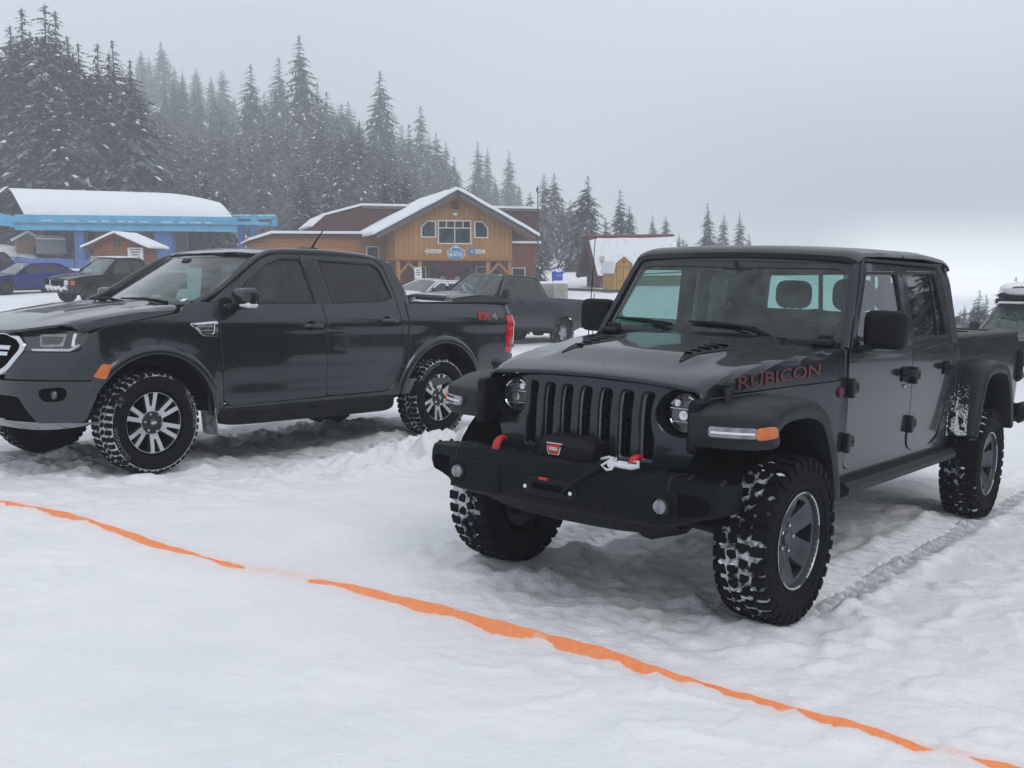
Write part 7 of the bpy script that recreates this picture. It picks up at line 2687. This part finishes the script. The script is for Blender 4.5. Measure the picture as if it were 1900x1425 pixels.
def build_bin():
    c = at(1034, 515, 57)
    g = gz(c.x, 57, False)
    root = empty('recycling_bin', 'bright blue collection bin with spiky rim and snow on top', 'bin', loc=(c.x, 57, 0), rotz=R(8))
    z1 = 1.56
    obj('body', MB().prism(rnd([(-.26, -.26), (.26, -.26), (.26, .26), (-.26, .26)], .05), lambda x, y, d: (x * (1 - .06 * (z1 - d)), y, d), g - .2, z1), 'bin_blue', root)
    sp = MB()
    for i in range(9):
        x = -.30 + i * .075
        h = .05 + .07 * ((i * 5) % 3)
        sp.add([(x - .03, -.275, z1 - .08), (x + .05, -.275, z1 - .08), (x + .01 + .02 * (i - 4) / 4, -.30, z1 + h), (x - .03, -.24, z1 - .08), (x + .05, -.24, z1 - .08)], [(0, 1, 2), (1, 4, 2), (4, 3, 2), (3, 0, 2)])
    obj('rim_spikes', sp, 'bin_blue', root)
    cp_ = MB().grid(lambda u, v: (.34 * math.cos(2 * PI * u) * math.cos(v * PI / 2) ** .6, .30 * math.sin(2 * PI * u) * math.cos(v * PI / 2) ** .6, z1 - .02 + .16 * math.sin(v * PI / 2)), 20, 6, cu=True)
    obj('snow_cap', cp_, 'snow_cap', root)
    obj('bin_lettering', text_mb('GO!', .16, lambda u, v, d: (u + .03, -.268 - d, 1.36 + v), .004), 'sign_white', root, smooth=False)
M['bin_blue'] = P('bin_blue', (.010, .075, .52), .45, var=.1)
build_bin()
for (px, py, d, w_, h_, lab) in ((1040, 535, 50, .66, .42, 'larger grey concrete block capped with snow below the blue bin'), (1014, 536, 51, .62, .32, 'smaller grey block under snow left of the capped concrete block')):
    c = at(px, py, d)
    g = gz(c.x, d, False)
    root = empty('concrete_block', lab, 'block', 'snow-capped blocks', loc=(c.x, d, 0))
    zt_ = at(px, py - 6, d).z + .05
    obj('block', MB().rbox((0, 0, (g - .3 + zt_) / 2), (w_, .6, zt_ - g + .3), .03), 'concrete', root)
    obj('snow', MB().rbox((0, 0, zt_ + .07), (w_ + .10, .7, .17), .075), 'snow_cap', root)
c = at(1105, 537, 54)
bd = MB().rbox((c.x - .1, 54, c.z - .04), (3.0, .25, .14), .03, Matrix.Rotation(R(2), 3, 'Y'))
bo_ = obj('timber_beam', bd, 'ink')
tag(bo_, 'long dark beam lying in the snow in front of the barn', 'beam')
# marker wand near the parked truck
c = at(1098, 600, 27)
wm = MB().cyl((c.x, 27, gz(c.x, 27, False) - .2), (c.x + .06, 27, at(1100, 545, 27).z), .012, n=6)
tag(obj('snow_stake', wm, 'ink'), 'thin dark snow stake behind the grey pickup tailgate', 'stake')
# red and white striped pole by the lift frame
c = at(494, 440, 66)
root = empty('marker_pole', 'red and white marker pole at the left corner of the lodge wing', 'pole', loc=(c.x, 66, 0))
g = gz(c.x, 66, False)
for i in range(6):
    z = at(494, 428, 66).z - .30 * i
    obj('band', MB().cyl((0, 0, z - .30), (0, 0, z), .07, n=8), 'red' if i % 2 == 0 else 'white', root)
obj('pole', MB().cyl((0, 0, g - .3), (0, 0, at(494, 428, 66).z - 1.7), .04, n=6), 'white', root)
# bare twigs poking from the drift in front of the barn
q = at(1215, 570, 30)
tw = MB()
rg = random.Random(8)
for i in range(16):
    a, e = rg.uniform(0, 6.28), rg.uniform(.2, .9)
    p = Vector((q.x + rg.uniform(-.3, .3), 30 + rg.uniform(-.3, .3), gz(q.x, 30, False) - .05))
    d = Vector((math.cos(a) * e, math.sin(a) * e, 1)).normalized() * rg.uniform(.3, .8)
    tw.tube([p, p + d * .6, p + d + Vector((rg.uniform(-.1, .1), 0, rg.uniform(-.1, .05)))], [.008, .006, .003], 4)
tag(obj('bare_shrub', tw, 'bark'), 'leafless twigs poking out of the snow in front of the barn', 'shrub')

# ---------------------------------------------------------------- the other parked vehicles
def simple_vehicle(name, label, cat, group, matrix, S):
    """Car or pickup from a side outline: wings, doors with panes, bonnet, roof, screens, bumpers, lamps, wheels."""
    root = empty(name, label, cat, group, matrix=matrix)
    BP = S['paint']
    W, zs, zb = S['w'], S['sill'], S['belt']
    x_f, x_h, x_a, x_r, x_c, x_e = S['xf'], S['xh'], S['xa'], S['xr'], S['xc'], S['xe']   # nose, screen base, roof front, roof rear, cab rear base, tail
    z_n, z_h, z_t, z_e = S['zn'], S['zh'], S['zt'], S['ze']
    wb, rad = S['wb'], S['rad']
    tum = S.get('tum', .35)
    arch = rad * S.get('arch', 1.18)
    nose = S.get('nose', .14)
    def hwid(x):
        k = max(0, (x - (x_f - .9)) / .9)
        r_ = max(0, ((x_e + .5) - x) / .5)
        return W - nose * k ** 2.2 - S.get('tail', .05) * r_ ** 2
    def SY(x, z):
        y = hwid(x) - .05 * (max(0, .85 - z) / .5) ** 2 - .02 * max(0, (z - .95) / .3) ** 2
        for c in (0, -wb):
            y += S.get('bulge', .015) * math.exp(-((math.hypot(x - c, z - rad) - arch * 1.03) / .07) ** 2)
        if z > zb:
            y -= (z - zb) * tum
        return y
    side = lambda x, z: (x, SY(x, z), z)
    OUT = (0, 1, .05)
    st = S.get('step', .14)
    def both(nm, fnb, mats, parent=root, **k):
        return [obj(nm, fnb() if sg > 0 else fnb().mirror(), mats, parent, **k) for sg in (1, -1)]
    def topz(x):      # shoulder line of the lower body
        return interp(x, [x_e, x_c, x_h, x_f], [z_e, zb if not S.get('bed') else z_e, z_h - .03, z_n])
    fa = arc_pts(0, rad, arch, arch, 8, 172, 10)
    ra = arc_pts(-wb, rad, arch, arch, 8, 172, 10)
    d0, d1, d2 = S['doors']
    zlow = zs - .02
    wing = [(x_f, zlow + .08), (x_f, z_n - .02, .05), (x_h, z_h - .03), (d0 + .004, zb), (d0 + .004, zlow)]
    wing = [(a, b) for a, b, *_ in wing] + fa[::-1]
    both('front_wing', lambda: MB().sheet(rnd(wing, 0), side, OUT, (), st, ch=.004), BP)
    aline = lambda t: (x_h + (x_a - x_h) * t, z_h + (z_t - .05 - z_h) * t)
    zr_ = z_t - .06
    # door one with its pane
    xtop0 = x_a - .10
    f1 = rnd([(d0, zb), (xtop0, zr_, .05), (d1 + .004, zr_), (d1 + .004, zlow), (d0, zlow, .05)], .01)
    w1 = rnd([(d0 - .10, zb + .03), (xtop0 - .04, zr_ - .06), (d1 + .07, zr_ - .06), (d1 + .07, zb + .03)], .03)
    doors = [(f1, w1, 'side_dark')]
    if d2 is not None:
        f2 = rnd([(d1 - .004, zb), (d1 - .004, zr_), (x_r + .05, zr_, .12), (d2, zb), (d2 + .0, zlow + .2), (d2 + .12, zlow, .05), (d1 - .004, zlow)], .01)
        w2 = rnd([(d1 - .06, zb + .03), (d1 - .06, zr_ - .06), (x_r + .10, zr_ - .07, .08), (d2 + .10, zb + .04)], .03)
        doors.append((f2, w2, 'privacy'))
    for k, (f, w_, gl) in enumerate(doors):
        for sg in (1, -1):
            mm = lambda b: b if sg > 0 else b.mirror()
            d = obj('door', mm(MB().sheet(f, side, OUT, [w_], st, ch=.004)), BP, root)
            obj('window', mm(MB().sheet(w_, lambda x, z: (x, SY(x, z) - .012, z), OUT, (), .3, ch=0, depth=.002)), gl, d)
            xx = (d1 if k == 0 else (d2 if d2 else d1)) + .16
            h = MB().rbox((xx, SY(xx, zb - .10) + .018, zb - .10), (.20, .03, .035), .01)
            obj('handle', mm(h), S.get('handle', BP), d)
    dl = d2 if d2 is not None else d1
    if S.get('bed'):
        cabs = rnd([(dl - .004, zb), (x_r + .04, zr_, .05), (x_r - .10, zr_, .08), (x_c, zb), (x_c, zlow), (dl + .10, zlow), (dl - .004, zlow + .2)], .01)
        both('cab_side', lambda: MB().sheet(cabs, side, OUT, (), st, ch=.004), BP)
        bed = [(x_c - .02, z_e), (x_e + .02, z_e), (x_e, z_e - .06), (x_e, zlow + .12)] + [p for p in ra][::-1][::-1]
        bed = [(x_c - .02, zlow), (x_c - .02, z_e), (x_e + .02, z_e), (x_e, zlow + .16)] + [q for q in ra[::-1]][::-1][::-1]
        lo = sorted(ra, key=lambda q: q[0])
        bed = [(x_c - .02, zlow), (x_c - .02, z_e), (x_e + .02, z_e), (x_e, zlow + .16)] + lo
        both('bed_side', lambda: MB().sheet(bed, side, OUT, (), st, ch=.006), BP)
        bl = MB().rbox(((x_c + x_e) / 2, 0, z_e - .50), (x_c - x_e, 2 * W - .3, .06), .01)
        bl.rbox((x_c - .06, 0, z_e - .25), (.06, 2 * W - .12, .46), .01)
        obj('bed_liner', bl, 'under', root)
        obj('tailgate', MB().rbox((x_e + .02, 0, z_e - .30), (.06, 2 * W - .16, .56), .02), BP, root)
    else:
        lo = sorted(ra, key=lambda q: q[0])
        q_ = [(dl - .004, zlow), (dl - .004, zb), (x_r + .04, zr_), (x_r - .12, zr_), (x_c, zb + .02), (x_e, z_e), (x_e - .03, z_e - .3), (x_e, zlow + .1)] + lo
        both('rear_quarter', lambda: MB().sheet(q_, side, OUT, (), st, ch=.004), BP)
        if S.get('rear_pane'):
            both('quarter_window', lambda: MB().sheet(rnd(S['rear_pane'], .04), lambda x, z: (x, SY(x, z) + .004, z), OUT, (), .2, ch=.002, depth=.006), 'privacy_dark')
    both('sill', lambda: MB().rbox((-wb / 2, W - .10, zs - .05), (wb - 2 * arch, .12, .12), .03), S.get('sillmat', 'under'))
    for c in (0, -wb):
        def liner(c=c):
            f = lambda u, v: (c + arch * .99 * math.cos(R(2 + 176 * u)), [.35, W - .25, W - .06][int(round(v * 2))], rad + arch * .99 * math.sin(R(2 + 176 * u)))
            return MB().grid(f, 14, 3).add([f(i / 13, 0) for i in range(14)], [tuple(range(14))])
        both('wheel_arch_liner', liner, 'dark')
    # bonnet, screens, roof, boot
    crown = S.get('crown', .05)
    def strip(p0, p1, n, cr, inset=0.0, bulge=None):
        (xa, za), (xb, zb_) = p0, p1
        def f(u, v):
            x, z = xa + (xb - xa) * u, za + (zb_ - za) * u
            if bulge:
                z += bulge * math.sin(PI * u)
            t = 2 * v - 1
            w_ = SY(x, z - cr * .5) - inset
            return (x, t * w_, z - cr * abs(t) ** 3)
        return f
    hoodm = MB().grid(strip((x_f + .02, z_n + .03), (x_h + .04, z_h + .03), 9, .05, .0, .05), 12, 13)
    hd = obj('bonnet', hoodm, BP, root, sharp=50)
    if S.get('hood_power'):
        pb = MB().grid(lambda u, v: (x_f - .25 + (x_h + .1 - x_f + .25) * u, -.32 + .64 * v, z_n + .07 + (z_h - z_n) * u + .05 * math.sin(PI * u) + .022 * math.sin(PI * v) ** .6 - .03), 8, 9)
        obj('bonnet_bulge', pb, BP, hd)
    ws = MB().grid(strip((x_h, z_h + .0), (x_a, z_t - .035), 7, .03, .03), 8, 11)
    obj('windscreen', ws, S.get('ws', 'ws_clear'), root)
    pil = lambda: MB().tube([(x_h - .02, SY(x_h, z_h) - .01, z_h), ((x_h + x_a) / 2 - .03, SY((x_h + x_a) / 2, (z_h + z_t) / 2) - .012, (z_h + z_t) / 2 - .01), (x_a - .06, SY(x_a, z_t - .05) - .01, z_t - .055), ((x_a + x_r) / 2, SY(x_a, z_t - .03) - .005, z_t - .025), (x_r, SY(x_r, z_t - .05) - .01, z_t - .05), (x_c + .02 if S.get('bed') else (x_r + x_c) / 2, SY(x_c, zb + .1) - .01, zb + .05 if S.get('bed') else (z_t + zb) / 2)], .035, 8)
    both('pillar', pil, BP)
    rf = MB().grid(strip((x_a, z_t - .035), (x_r, z_t - .045), 7, .03, .0, .04), 10, 11)
    obj('roof', rf, S.get('roofmat', BP), root, sharp=50)
    rwm = MB().grid(strip((x_r, z_t - .04), (x_c, zb + .04), 6, .03, .03), 6, 9)
    obj('rear_window', rwm, 'privacy_dark', root)
    if not S.get('bed'):
        bt = MB().grid(strip((x_c, zb + .04), (x_e, z_e + .02), 6, .04, .0, .02), 6, 9)
        obj('boot_lid', bt, BP, root, sharp=50)
        bk = MB().grid(lambda u, v: (x_e - .02 + .05 * u, (2 * v - 1) * SY(x_e, .8), z_e + (zlow - z_e) * u), 5, 7)
        obj('tail_panel', bk, BP, root)
    # nose: bumper, grille, lamps
    def NF(off=0.0):
        def f(y, z):
            return (x_f + off - S.get('nosecurve', .16) * (abs(y) / W) ** 2.6 - S.get('lean', .06) * max(0, (z - .6)), y, z)
        return f
    w_n = SY(x_f, z_n)
    nf = MB().sheet(rnd([(-w_n, zlow + .1), (w_n, zlow + .1), (w_n, z_n + .02), (-w_n, z_n + .02)], .05), NF(), (1, 0, 0), (), st, ch=.01, depth=.03)
    obj('nose_panel', nf, S.get('nosemat', BP), root)
    bmp_ = MB().sheet(rnd([(-w_n - .02, zlow + .02), (w_n + .02, zlow + .02), (w_n + .03, zlow + S.get('bh', .22)), (-w_n - .03, zlow + S.get('bh', .22))], .05), NF(.07), (1, 0, 0), (), st, ch=.02, depth=.10)
    bo = obj('front_bumper', bmp_, S.get('bumper', BP), root)
    gz0, gz1, gw = S.get('grille', (zlow + .28, z_n - .04, .48))
    go = obj('grille', MB().sheet(rnd([(-gw, gz0), (gw, gz0), (gw + .03, gz1), (-gw - .03, gz1)], .05), NF(.02), (1, 0, 0), (), st, ch=.006, depth=.02), S.get('grillemat', 'dark'), root)
    for z in S.get('bars', ()):
        obj('grille_bar', MB().sheet(rnd([(-gw - .04, z - .02), (gw + .04, z - .02), (gw + .04, z + .02), (-gw - .04, z + .02)], .01), NF(.035), (1, 0, 0), (), st, ch=.006, depth=.02), S.get('barmat', 'chrome'), go)
    lz0, lz1 = S.get('lamp', (z_n - .20, z_n - .05))
    for sg in (1, -1):
        y0, y1 = S.get('lampy', (gw + .04, w_n - .01))
        l_ = MB().sheet(rnd([(sg * y0, lz0), (sg * y1, lz0 + .02), (sg * y1, lz1 - .01), (sg * y0, lz1)], .03), NF(.022), (1, 0, 0), (), .06, ch=.006, depth=.03)
        lo_ = obj('headlight', l_, S.get('lampmat', 'lens'), root)
        if S.get('amber'):
            am = MB().rbox((x_f - .16, sg * (SY(x_f - .16, .8) + .003), (lz0 + lz1) / 2), (.20, .02, lz1 - lz0 - .02), .008)
            obj('amber_marker', am, 'amber', lo_)
        tl = MB().rbox((x_e + .03, sg * (SY(x_e, z_e - .2) - .02), z_e - S.get('tlz', .22)), (.10, .10, S.get('tlh', .30)), .025)
        obj('tail_lamp', tl, 'lamp_red', root)
        mx_ = MB().rbox((x_h - .28, sg * (SY(x_h - .3, zb) + .13), zb + .10), (.12, .22, S.get('mirh', .17)), .05)
        mx_.tube([(x_h - .24, sg * SY(x_h - .3, zb), zb + .03), (x_h - .26, sg * (SY(x_h - .3, zb) + .10), zb + .05)], .025, 6)
        obj('wing_mirror', mx_, S.get('mirmat', 'black_plastic'), root)
    rb = MB().sheet(rnd([(-w_n - .05, zlow + .04), (w_n + .05, zlow + .04), (w_n + .05, zlow + .22), (-w_n - .05, zlow + .22)], .04), lambda y, z: (x_e - .08 + .08 * (abs(y) / W) ** 3, y, z), (-1, 0, 0), (), st, ch=.02, depth=.12)
    obj('rear_bumper', rb, S.get('rbumper', S.get('bumper', BP)), root)
    und = MB().rbox((-wb / 2, 0, zs - .02), (wb + 1.0, 2 * W - .55, .16), .03)
    und.rbox(((x_h + d1) / 2 - .2, 0, (zlow + zb) / 2 + .05), (abs(x_h - dl) - .2, 2 * W - .22, zb - zlow - .30), .05)
    for c in (0, -wb):
        und.cyl((c, -W + .2, rad), (c, W - .2, rad), .06, n=8)
    und.cyl((-wb - .14, 0, rad), (-wb + .14, 0, rad), .15, n=10) if S.get('bed') else None
    obj('underbody', und, 'under', root)
    ci = MB()
    for sg in (1, -1):
        for xs_ in (d1 + .10,) + ((dl + .25,) if d2 else ()):
            ci.rbox((xs_, sg * .36, zb + .0), (.16, .46, .56), .06)
            ci.rbox((xs_ - .02, sg * .36, zb + .38), (.10, .24, .17), .04)
    ci.rbox((x_h - .30, 0, zb - .02), (.4, 2 * W - .3, .14), .05)
    obj('seats', ci, 'seat', root)
    wk = make_wheel(rad, S.get('tw', .24), S['rim'], 'road', S.get('wheel', 'steel5'), S.get('seed', 5), snow=.3)
    first = True
    for x in (0, -wb):
        for sg in (1, -1):
            place_wheel(wk, root, x, W - S.get('tw', .24) / 2 - .02, rad, sg, first, 0, .4 * x + sg)
            first = False
    for nm, fnb, m_ in S.get('extra', lambda **k: ())(SY=SY, NF=NF):
        obj(nm, fnb, m_, root)
    return root
M['side_dark'] = glass('side_dark', (.30, .42, .42), 1.0, .03)
M['privacy_dark'] = P('privacy_pane', (.012, .015, .017), .06, spec=.6)
M['suv_black'] = paint('black_paint', (.008, .009, .012), .3, .36, .12)
M['blue_car'] = paint('deep_blue_paint_metallic', (.008, .010, .16), .2, .32, .08)
M['old_black'] = paint('faded_black_paint', (.006, .0065, .008), .2, .40, .12)
M['white_car'] = P('white_paint', (.62, .64, .66), .35, coat=.6, var=.05)
M['estate'] = paint('grey_green_paint', (.17, .19, .195), .4, .34, .4)
def pose(px, py, d, yaw, xv, yv, tilt=0.0, lift=0.0):
    """Matrix that puts vehicle point (xv, yv, 0) on the ground seen at (px, py), d metres ahead; set level with the slope."""
    p = at(px, py, d)
    a = R(yaw)
    c, s = math.cos(a), math.sin(a)
    ox, oy = p.x - (xv * c - yv * s), p.y - (xv * s + yv * c)
    e = 1.6
    gx_, gy_ = (gz(ox + e, oy, False) - gz(ox - e, oy, False)) / (2 * e), (gz(ox, oy + e, False) - gz(ox, oy - e, False)) / (2 * e)
    n = Vector((-gx_, -gy_, 1)).normalized()
    f = Vector((c, s, 0))
    f = (f - n * f.dot(n)).normalized()
    if tilt:
        f = (f + n * tilt).normalized()
        n = f.cross(n.cross(f)).normalized()
    l = n.cross(f)
    mid = Vector((ox, oy, gz(ox, oy, False)))
    back = mid - f * 1.8
    dz = gz(back.x, back.y, False) - back.z
    return Matrix(((f.x, l.x, n.x, ox), (f.y, l.y, n.y, oy), (f.z, l.z, n.z, mid.z + dz * .5 - .02 + lift), (0, 0, 0, 1)))
# big grey heavy-duty pickup behind the two
def ram_extra(SY, NF):
    r_ = []
    ant = MB().rbox((-1.72, 0, 2.045), (.12, .05, .035), .012)
    r_.append(('roof_aerial', ant, 'black_plastic'))
    mf = MB()
    for sg in (1, -1):
        mf.rbox((-4.28, sg * .84, .48), (.02, .26, .46), .008)
    r_.append(('mud_flaps', mf, 'flap'))
    ic = MB().rbox((.90, 0, 1.30), (.05, 1.15, .05), .02)
    ic.rbox((.84, 0, 1.27), (.06, 1.3, .03), .01)
    r_.append(('grille_top', ic, 'satin_silver'))
    return r_
RAM = dict(paint='ram', w=.985, sill=.56, belt=1.34, xf=.98, xh=-.62, xa=-1.22, xr=-2.72, xc=-3.02, xe=-4.98, zn=1.25, zh=1.385, zt=1.99, ze=1.41, wb=3.79, rad=.405,
           doors=(-.74, -1.80, -2.84), bed=True, tum=.26, nose=.10, arch=1.26, bulge=.03, rim=.235, wheel='steel5', hood_power=True, bars=(.92, 1.12), grille=(.70, 1.22, .52), bumper='chrome', tlh=.42, tlz=.30, mirh=.26, step=.12, seed=31, extra=ram_extra, handle='black_plastic', tail=.03)
simple_vehicle('pickup_truck', 'big grey heavy-duty pickup parked behind, beside the lodge doors', 'pickup truck', 'pickup trucks parked on the snow', pose(1045, 626, 31, -130, -3.79, .96, .028, .06), RAM)
# old black pickup by the hut
def f_extra(SY, NF):
    sn = MB()
    for i in range(30):
        rg = random.Random(i)
        y = -.75 + 1.5 * i / 29
        sn.rbox((NF(.12)(y, .5)[0] - .06, y, .62 + .04 * math.sin(i)), (.18, .09, .10 + .06 * math.sin(i * 1.7)), .04)
    r_ = [('bumper_snow', sn, 'snow_cap')]
    w_ = MB().rbox((-.62, -.15, 1.13), (.16, .9, .07), .03)
    r_.append(('screen_snow', w_, 'snow_cap'))
    t_ = MB().rbox((-1.75, 0, 1.80), (1.0, 1.3, .04), .018)
    r_.append(('roof_snow', t_, 'snow_cap'))
    return r_
F150 = dict(paint='old_black', w=.97, sill=.48, belt=1.16, xf=.90, xh=-.52, xa=-1.22, xr=-2.35, xc=-2.62, xe=-4.35, zn=.98, zh=1.16, zt=1.78, ze=1.16, wb=3.5, rad=.37,
            doors=(-.70, -1.85, -2.5), bed=True, tum=.32, nose=.10, rim=.20, wheel='dark5', amber=True, lampmat='reflector', lamp=(.75, .94), grille=(.72, .92, .46), bumper='pocket', nosemat='old_black', step=.14, seed=41, extra=f_extra)
simple_vehicle('pickup_truck', 'old black pickup with snow heaped on its bumper in front of the hut', 'pickup truck', 'pickup trucks parked on the snow', pose(165, 551, 41, -128, .1, .9), F150)
# blue saloon at the left edge
SED = dict(paint='blue_car', w=.90, sill=.30, belt=.92, xf=.88, xh=-.42, xa=-1.22, xr=-2.55, xc=-3.35, xe=-3.85, zn=.72, zh=.92, zt=1.40, ze=.98, wb=2.72, rad=.335,
           doors=(-.52, -1.72, -2.62), tum=.62, nose=.16, rim=.21, wheel='dark5', lamp=(.60, .72), grille=(.36, .60, .46), step=.12, seed=51, arch=1.14, rear_pane=[(-2.70, .97), (-2.62, 1.25), (-2.95, 1.12), (-3.08, .99)])
simple_vehicle('saloon_car', 'deep blue saloon car at the left edge beside the old black pickup', 'car', 'cars by the hut', pose(14, 550, 46, -126, 0, .86), SED)
# black off-roader beyond it
SUVB = dict(paint='suv_black', w=.93, sill=.38, belt=1.08, xf=.86, xh=-.52, xa=-1.15, xr=-3.05, xc=-3.45, xe=-3.75, zn=.92, zh=1.08, zt=1.68, ze=1.04, wb=2.80, rad=.36,
            doors=(-.66, -1.76, -2.62), tum=.40, nose=.12, rim=.22, wheel='dark5', step=.14, seed=61, rear_pane=[(-2.75, 1.13), (-2.80, 1.56), (-3.08, 1.52), (-3.26, 1.16)],
            extra=lambda SY, NF: [('roof_rack', MB().tube([(-1.4, .62, 1.70), (-2.8, .62, 1.70)], .02, 6), 'black_plastic'), ('rack_snow', MB().rbox((-3.42, .55, 1.30), (.05, .5, .08), .02), 'snow_cap')])
simple_vehicle('sport_utility_car', 'black estate car behind the blue saloon at the left edge', 'car', 'cars by the hut', pose(-6, 536, 54, -124, -2.4, .9), SUVB)
# white car by the lodge doors
WHT = dict(paint='white_car', w=.92, sill=.36, belt=1.02, xf=.86, xh=-.48, xa=-1.10, xr=-2.4, xc=-2.75, xe=-4.3, zn=.88, zh=1.02, zt=1.60, ze=1.06, wb=3.2, rad=.36,
           doors=(-.62, -1.66, -2.46), bed=True, tum=.42, rim=.21, wheel='dark5', step=.14, seed=71)
WHT = dict(SED, paint='white_car', seed=71)
simple_vehicle('saloon_car', 'white car mostly hidden between the two dark pickups near the lodge', 'car', None, pose(786, 574, 41, -134, -.35, .9), WHT)
# estate car with a roof box at the right edge
def es_extra(SY, NF):
    def box(u, v):
        a = -PI / 2 + PI * v
        ex = lambda q, n: math.copysign(abs(q) ** n, q)
        th = 2 * PI * u
        cx_ = max(0, math.cos(a)) ** .35
        x = 1.05 * ex(math.sin(a), .75)
        taper = 1 - .18 * max(0, x)
        return (-1.75 + x, -.04 + .58 * cx_ * ex(math.cos(th), .5) * taper, 1.93 + .19 * cx_ * ex(math.sin(th), .55) * (1 - .35 * max(0, x)))
    b = MB().grid(box, 28, 20, cu=True)
    low = MB().rbox((-1.75, -.04, 1.83), (1.95, 1.10, .12), .05)
    s_ = MB().grid(lambda u, v: tuple(Vector(box(.02 + .46 * u, .06 + .88 * v)) * 1 + Vector((0, 0, .025 + .02 * math.sin(u * PI)))), 12, 14)
    bars = MB()
    for x in (-1.25, -2.25):
        bars.rbox((x, 0, 1.745), (.07, 1.3, .04), .015)
        for sg in (1, -1):
            bars.rbox((x, sg * .62, 1.70), (.10, .05, .10), .015)
    sn = MB().rbox((-1.6, 0, 1.665), (1.6, 1.15, .05), .02)
    fl = MB().rbox((-.02 + .55, .78, .62), (.08, .14, .08), .03)
    return [('roof_box', b, 'white_car'), ('roof_box_base', low, 'black_plastic'), ('box_snow', s_, 'snow_cap'), ('roof_bars', bars, 'black_plastic'), ('roof_snow', sn, 'snow_cap')]
EST = dict(paint='estate', w=.91, sill=.36, belt=1.02, xf=.90, xh=-.42, xa=-1.08, xr=-3.05, xc=-3.45, xe=-3.8, zn=.86, zh=1.02, zt=1.66, ze=1.0, wb=2.75, rad=.345,
           doors=(-.58, -1.70, -2.58), tum=.42, nose=.16, rim=.21, wheel='dark5', lamp=(.66, .83), step=.10, seed=81, bumper='black_plastic', bh=.16, mirmat='black_plastic', rear_pane=[(-2.72, 1.07), (-2.80, 1.52), (-3.08, 1.48), (-3.26, 1.10)], extra=es_extra)
simple_vehicle('estate_car', 'grey-green estate car with a white roof box at the right edge', 'car', None, pose(1880, 700, 23, -118, .55, -.1), EST)
# walker in the distance, seen past the bed
def build_person():
    c = at(1776, 602, 44)
    g = gz(c.x, 44, False)
    root = empty('person', 'distant person in dark hat and grey jacket standing beyond the pickup bed', 'person', loc=(c.x, 44, g - .02), rotz=R(160))
    me = bpy.data.meshes.new('body')
    J_ = [((0, 0, .95), .14, -1), ((0, 0, 1.15), .15, 0), ((0, 0, 1.38), .165, 1), ((0, 0, 1.50), .07, 2), ((0, .01, 1.60), .095, 3), ((0, .015, 1.70), .10, 4),
          ((.19, 0, 1.40), .07, 2), ((.25, .02, 1.15), .055, 6), ((.22, .12, .95), .045, 7), ((-.19, 0, 1.40), .07, 2), ((-.25, .02, 1.15), .055, 9), ((-.22, .12, .95), .045, 10),
          ((.10, 0, .85), .10, 0), ((.11, .02, .48), .075, 12), ((.11, 0, .08), .055, 13), ((.12, .14, .04), .045, 14), ((-.10, 0, .85), .10, 0), ((-.12, -.03, .48), .075, 16), ((-.12, -.06, .08), .055, 17), ((-.13, .08, .04), .045, 18)]
    me.from_pydata([j[0] for j in J_], [(j[2], i) for i, j in enumerate(J_) if j[2] >= 0], [])
    o = bpy.data.objects.new('body', me)
    COL.objects.link(o)
    o.modifiers.new('skin', 'SKIN')
    sk = me.skin_vertices[0].data
    for i, j in enumerate(J_):
        sk[i].radius = (j[1], j[1])
    sk[0].use_root = True
    o.modifiers.new('sub', 'SUBSURF').levels = 1
    dg = bpy.context.evaluated_depsgraph_get()
    m2 = bpy.data.meshes.new_from_object(o.evaluated_get(dg))
    bpy.data.objects.remove(o)
    m2.name = 'body'
    m2.materials.clear()
    for k in ('trousers', 'jacket', 'skin'):
        m2.materials.append(M[k])
    for p in m2.polygons:
        z = p.center.z
        p.material_index = 0 if z < .92 else (1 if z < 1.50 else 2)
        p.use_smooth = True
    b = bpy.data.objects.new('body', m2)
    COL.objects.link(b)
    b.parent = root
    hat = MB().grid(lambda u, v: (.13 * math.cos(2 * PI * u) * math.cos(v * PI / 2) ** .6, .015 + .125 * math.sin(2 * PI * u) * math.cos(v * PI / 2) ** .6, 1.59 + .25 * math.sin(v * PI / 2)), 16, 6, cu=True)
    obj('hat', hat, 'ink', root)
M['trousers'] = P('trousers', (.03, .032, .04), .9)
M['jacket'] = P('jacket', (.22, .23, .25), .9, var=.3)
M['skin'] = P('skin', (.11, .07, .055), .6)
build_person()

# ---------------------------------------------------------------- mist
def build_haze():
    b = MB()
    x0, x1, y0, y1, z0, z1 = -335, 335, -60, 340, -24, 96
    b.add([(x0, y0, z0), (x1, y0, z0), (x1, y1, z0), (x0, y1, z0), (x0, y0, z1), (x1, y0, z1), (x1, y1, z1), (x0, y1, z1)],
          [(0, 3, 2, 1), (4, 5, 6, 7), (0, 1, 5, 4), (1, 2, 6, 5), (2, 3, 7, 6), (3, 0, 4, 7)])
    m = bpy.data.materials.new('haze')
    m.use_nodes = True
    t = m.node_tree
    t.nodes.clear()
    o = t.nodes.new('ShaderNodeOutputMaterial')
    v = t.nodes.new('ShaderNodeVolumePrincipled')
    v.inputs['Color'].default_value = (.90, .935, .98, 1)
    v.inputs['Density'].default_value = .0023
    v.inputs['Anisotropy'].default_value = 0
    t.links.new(v.outputs[0], o.inputs['Volume'])
    h = struct('haze', b, [m], kind='stuff', smooth=False)
    return h
haze = build_haze()
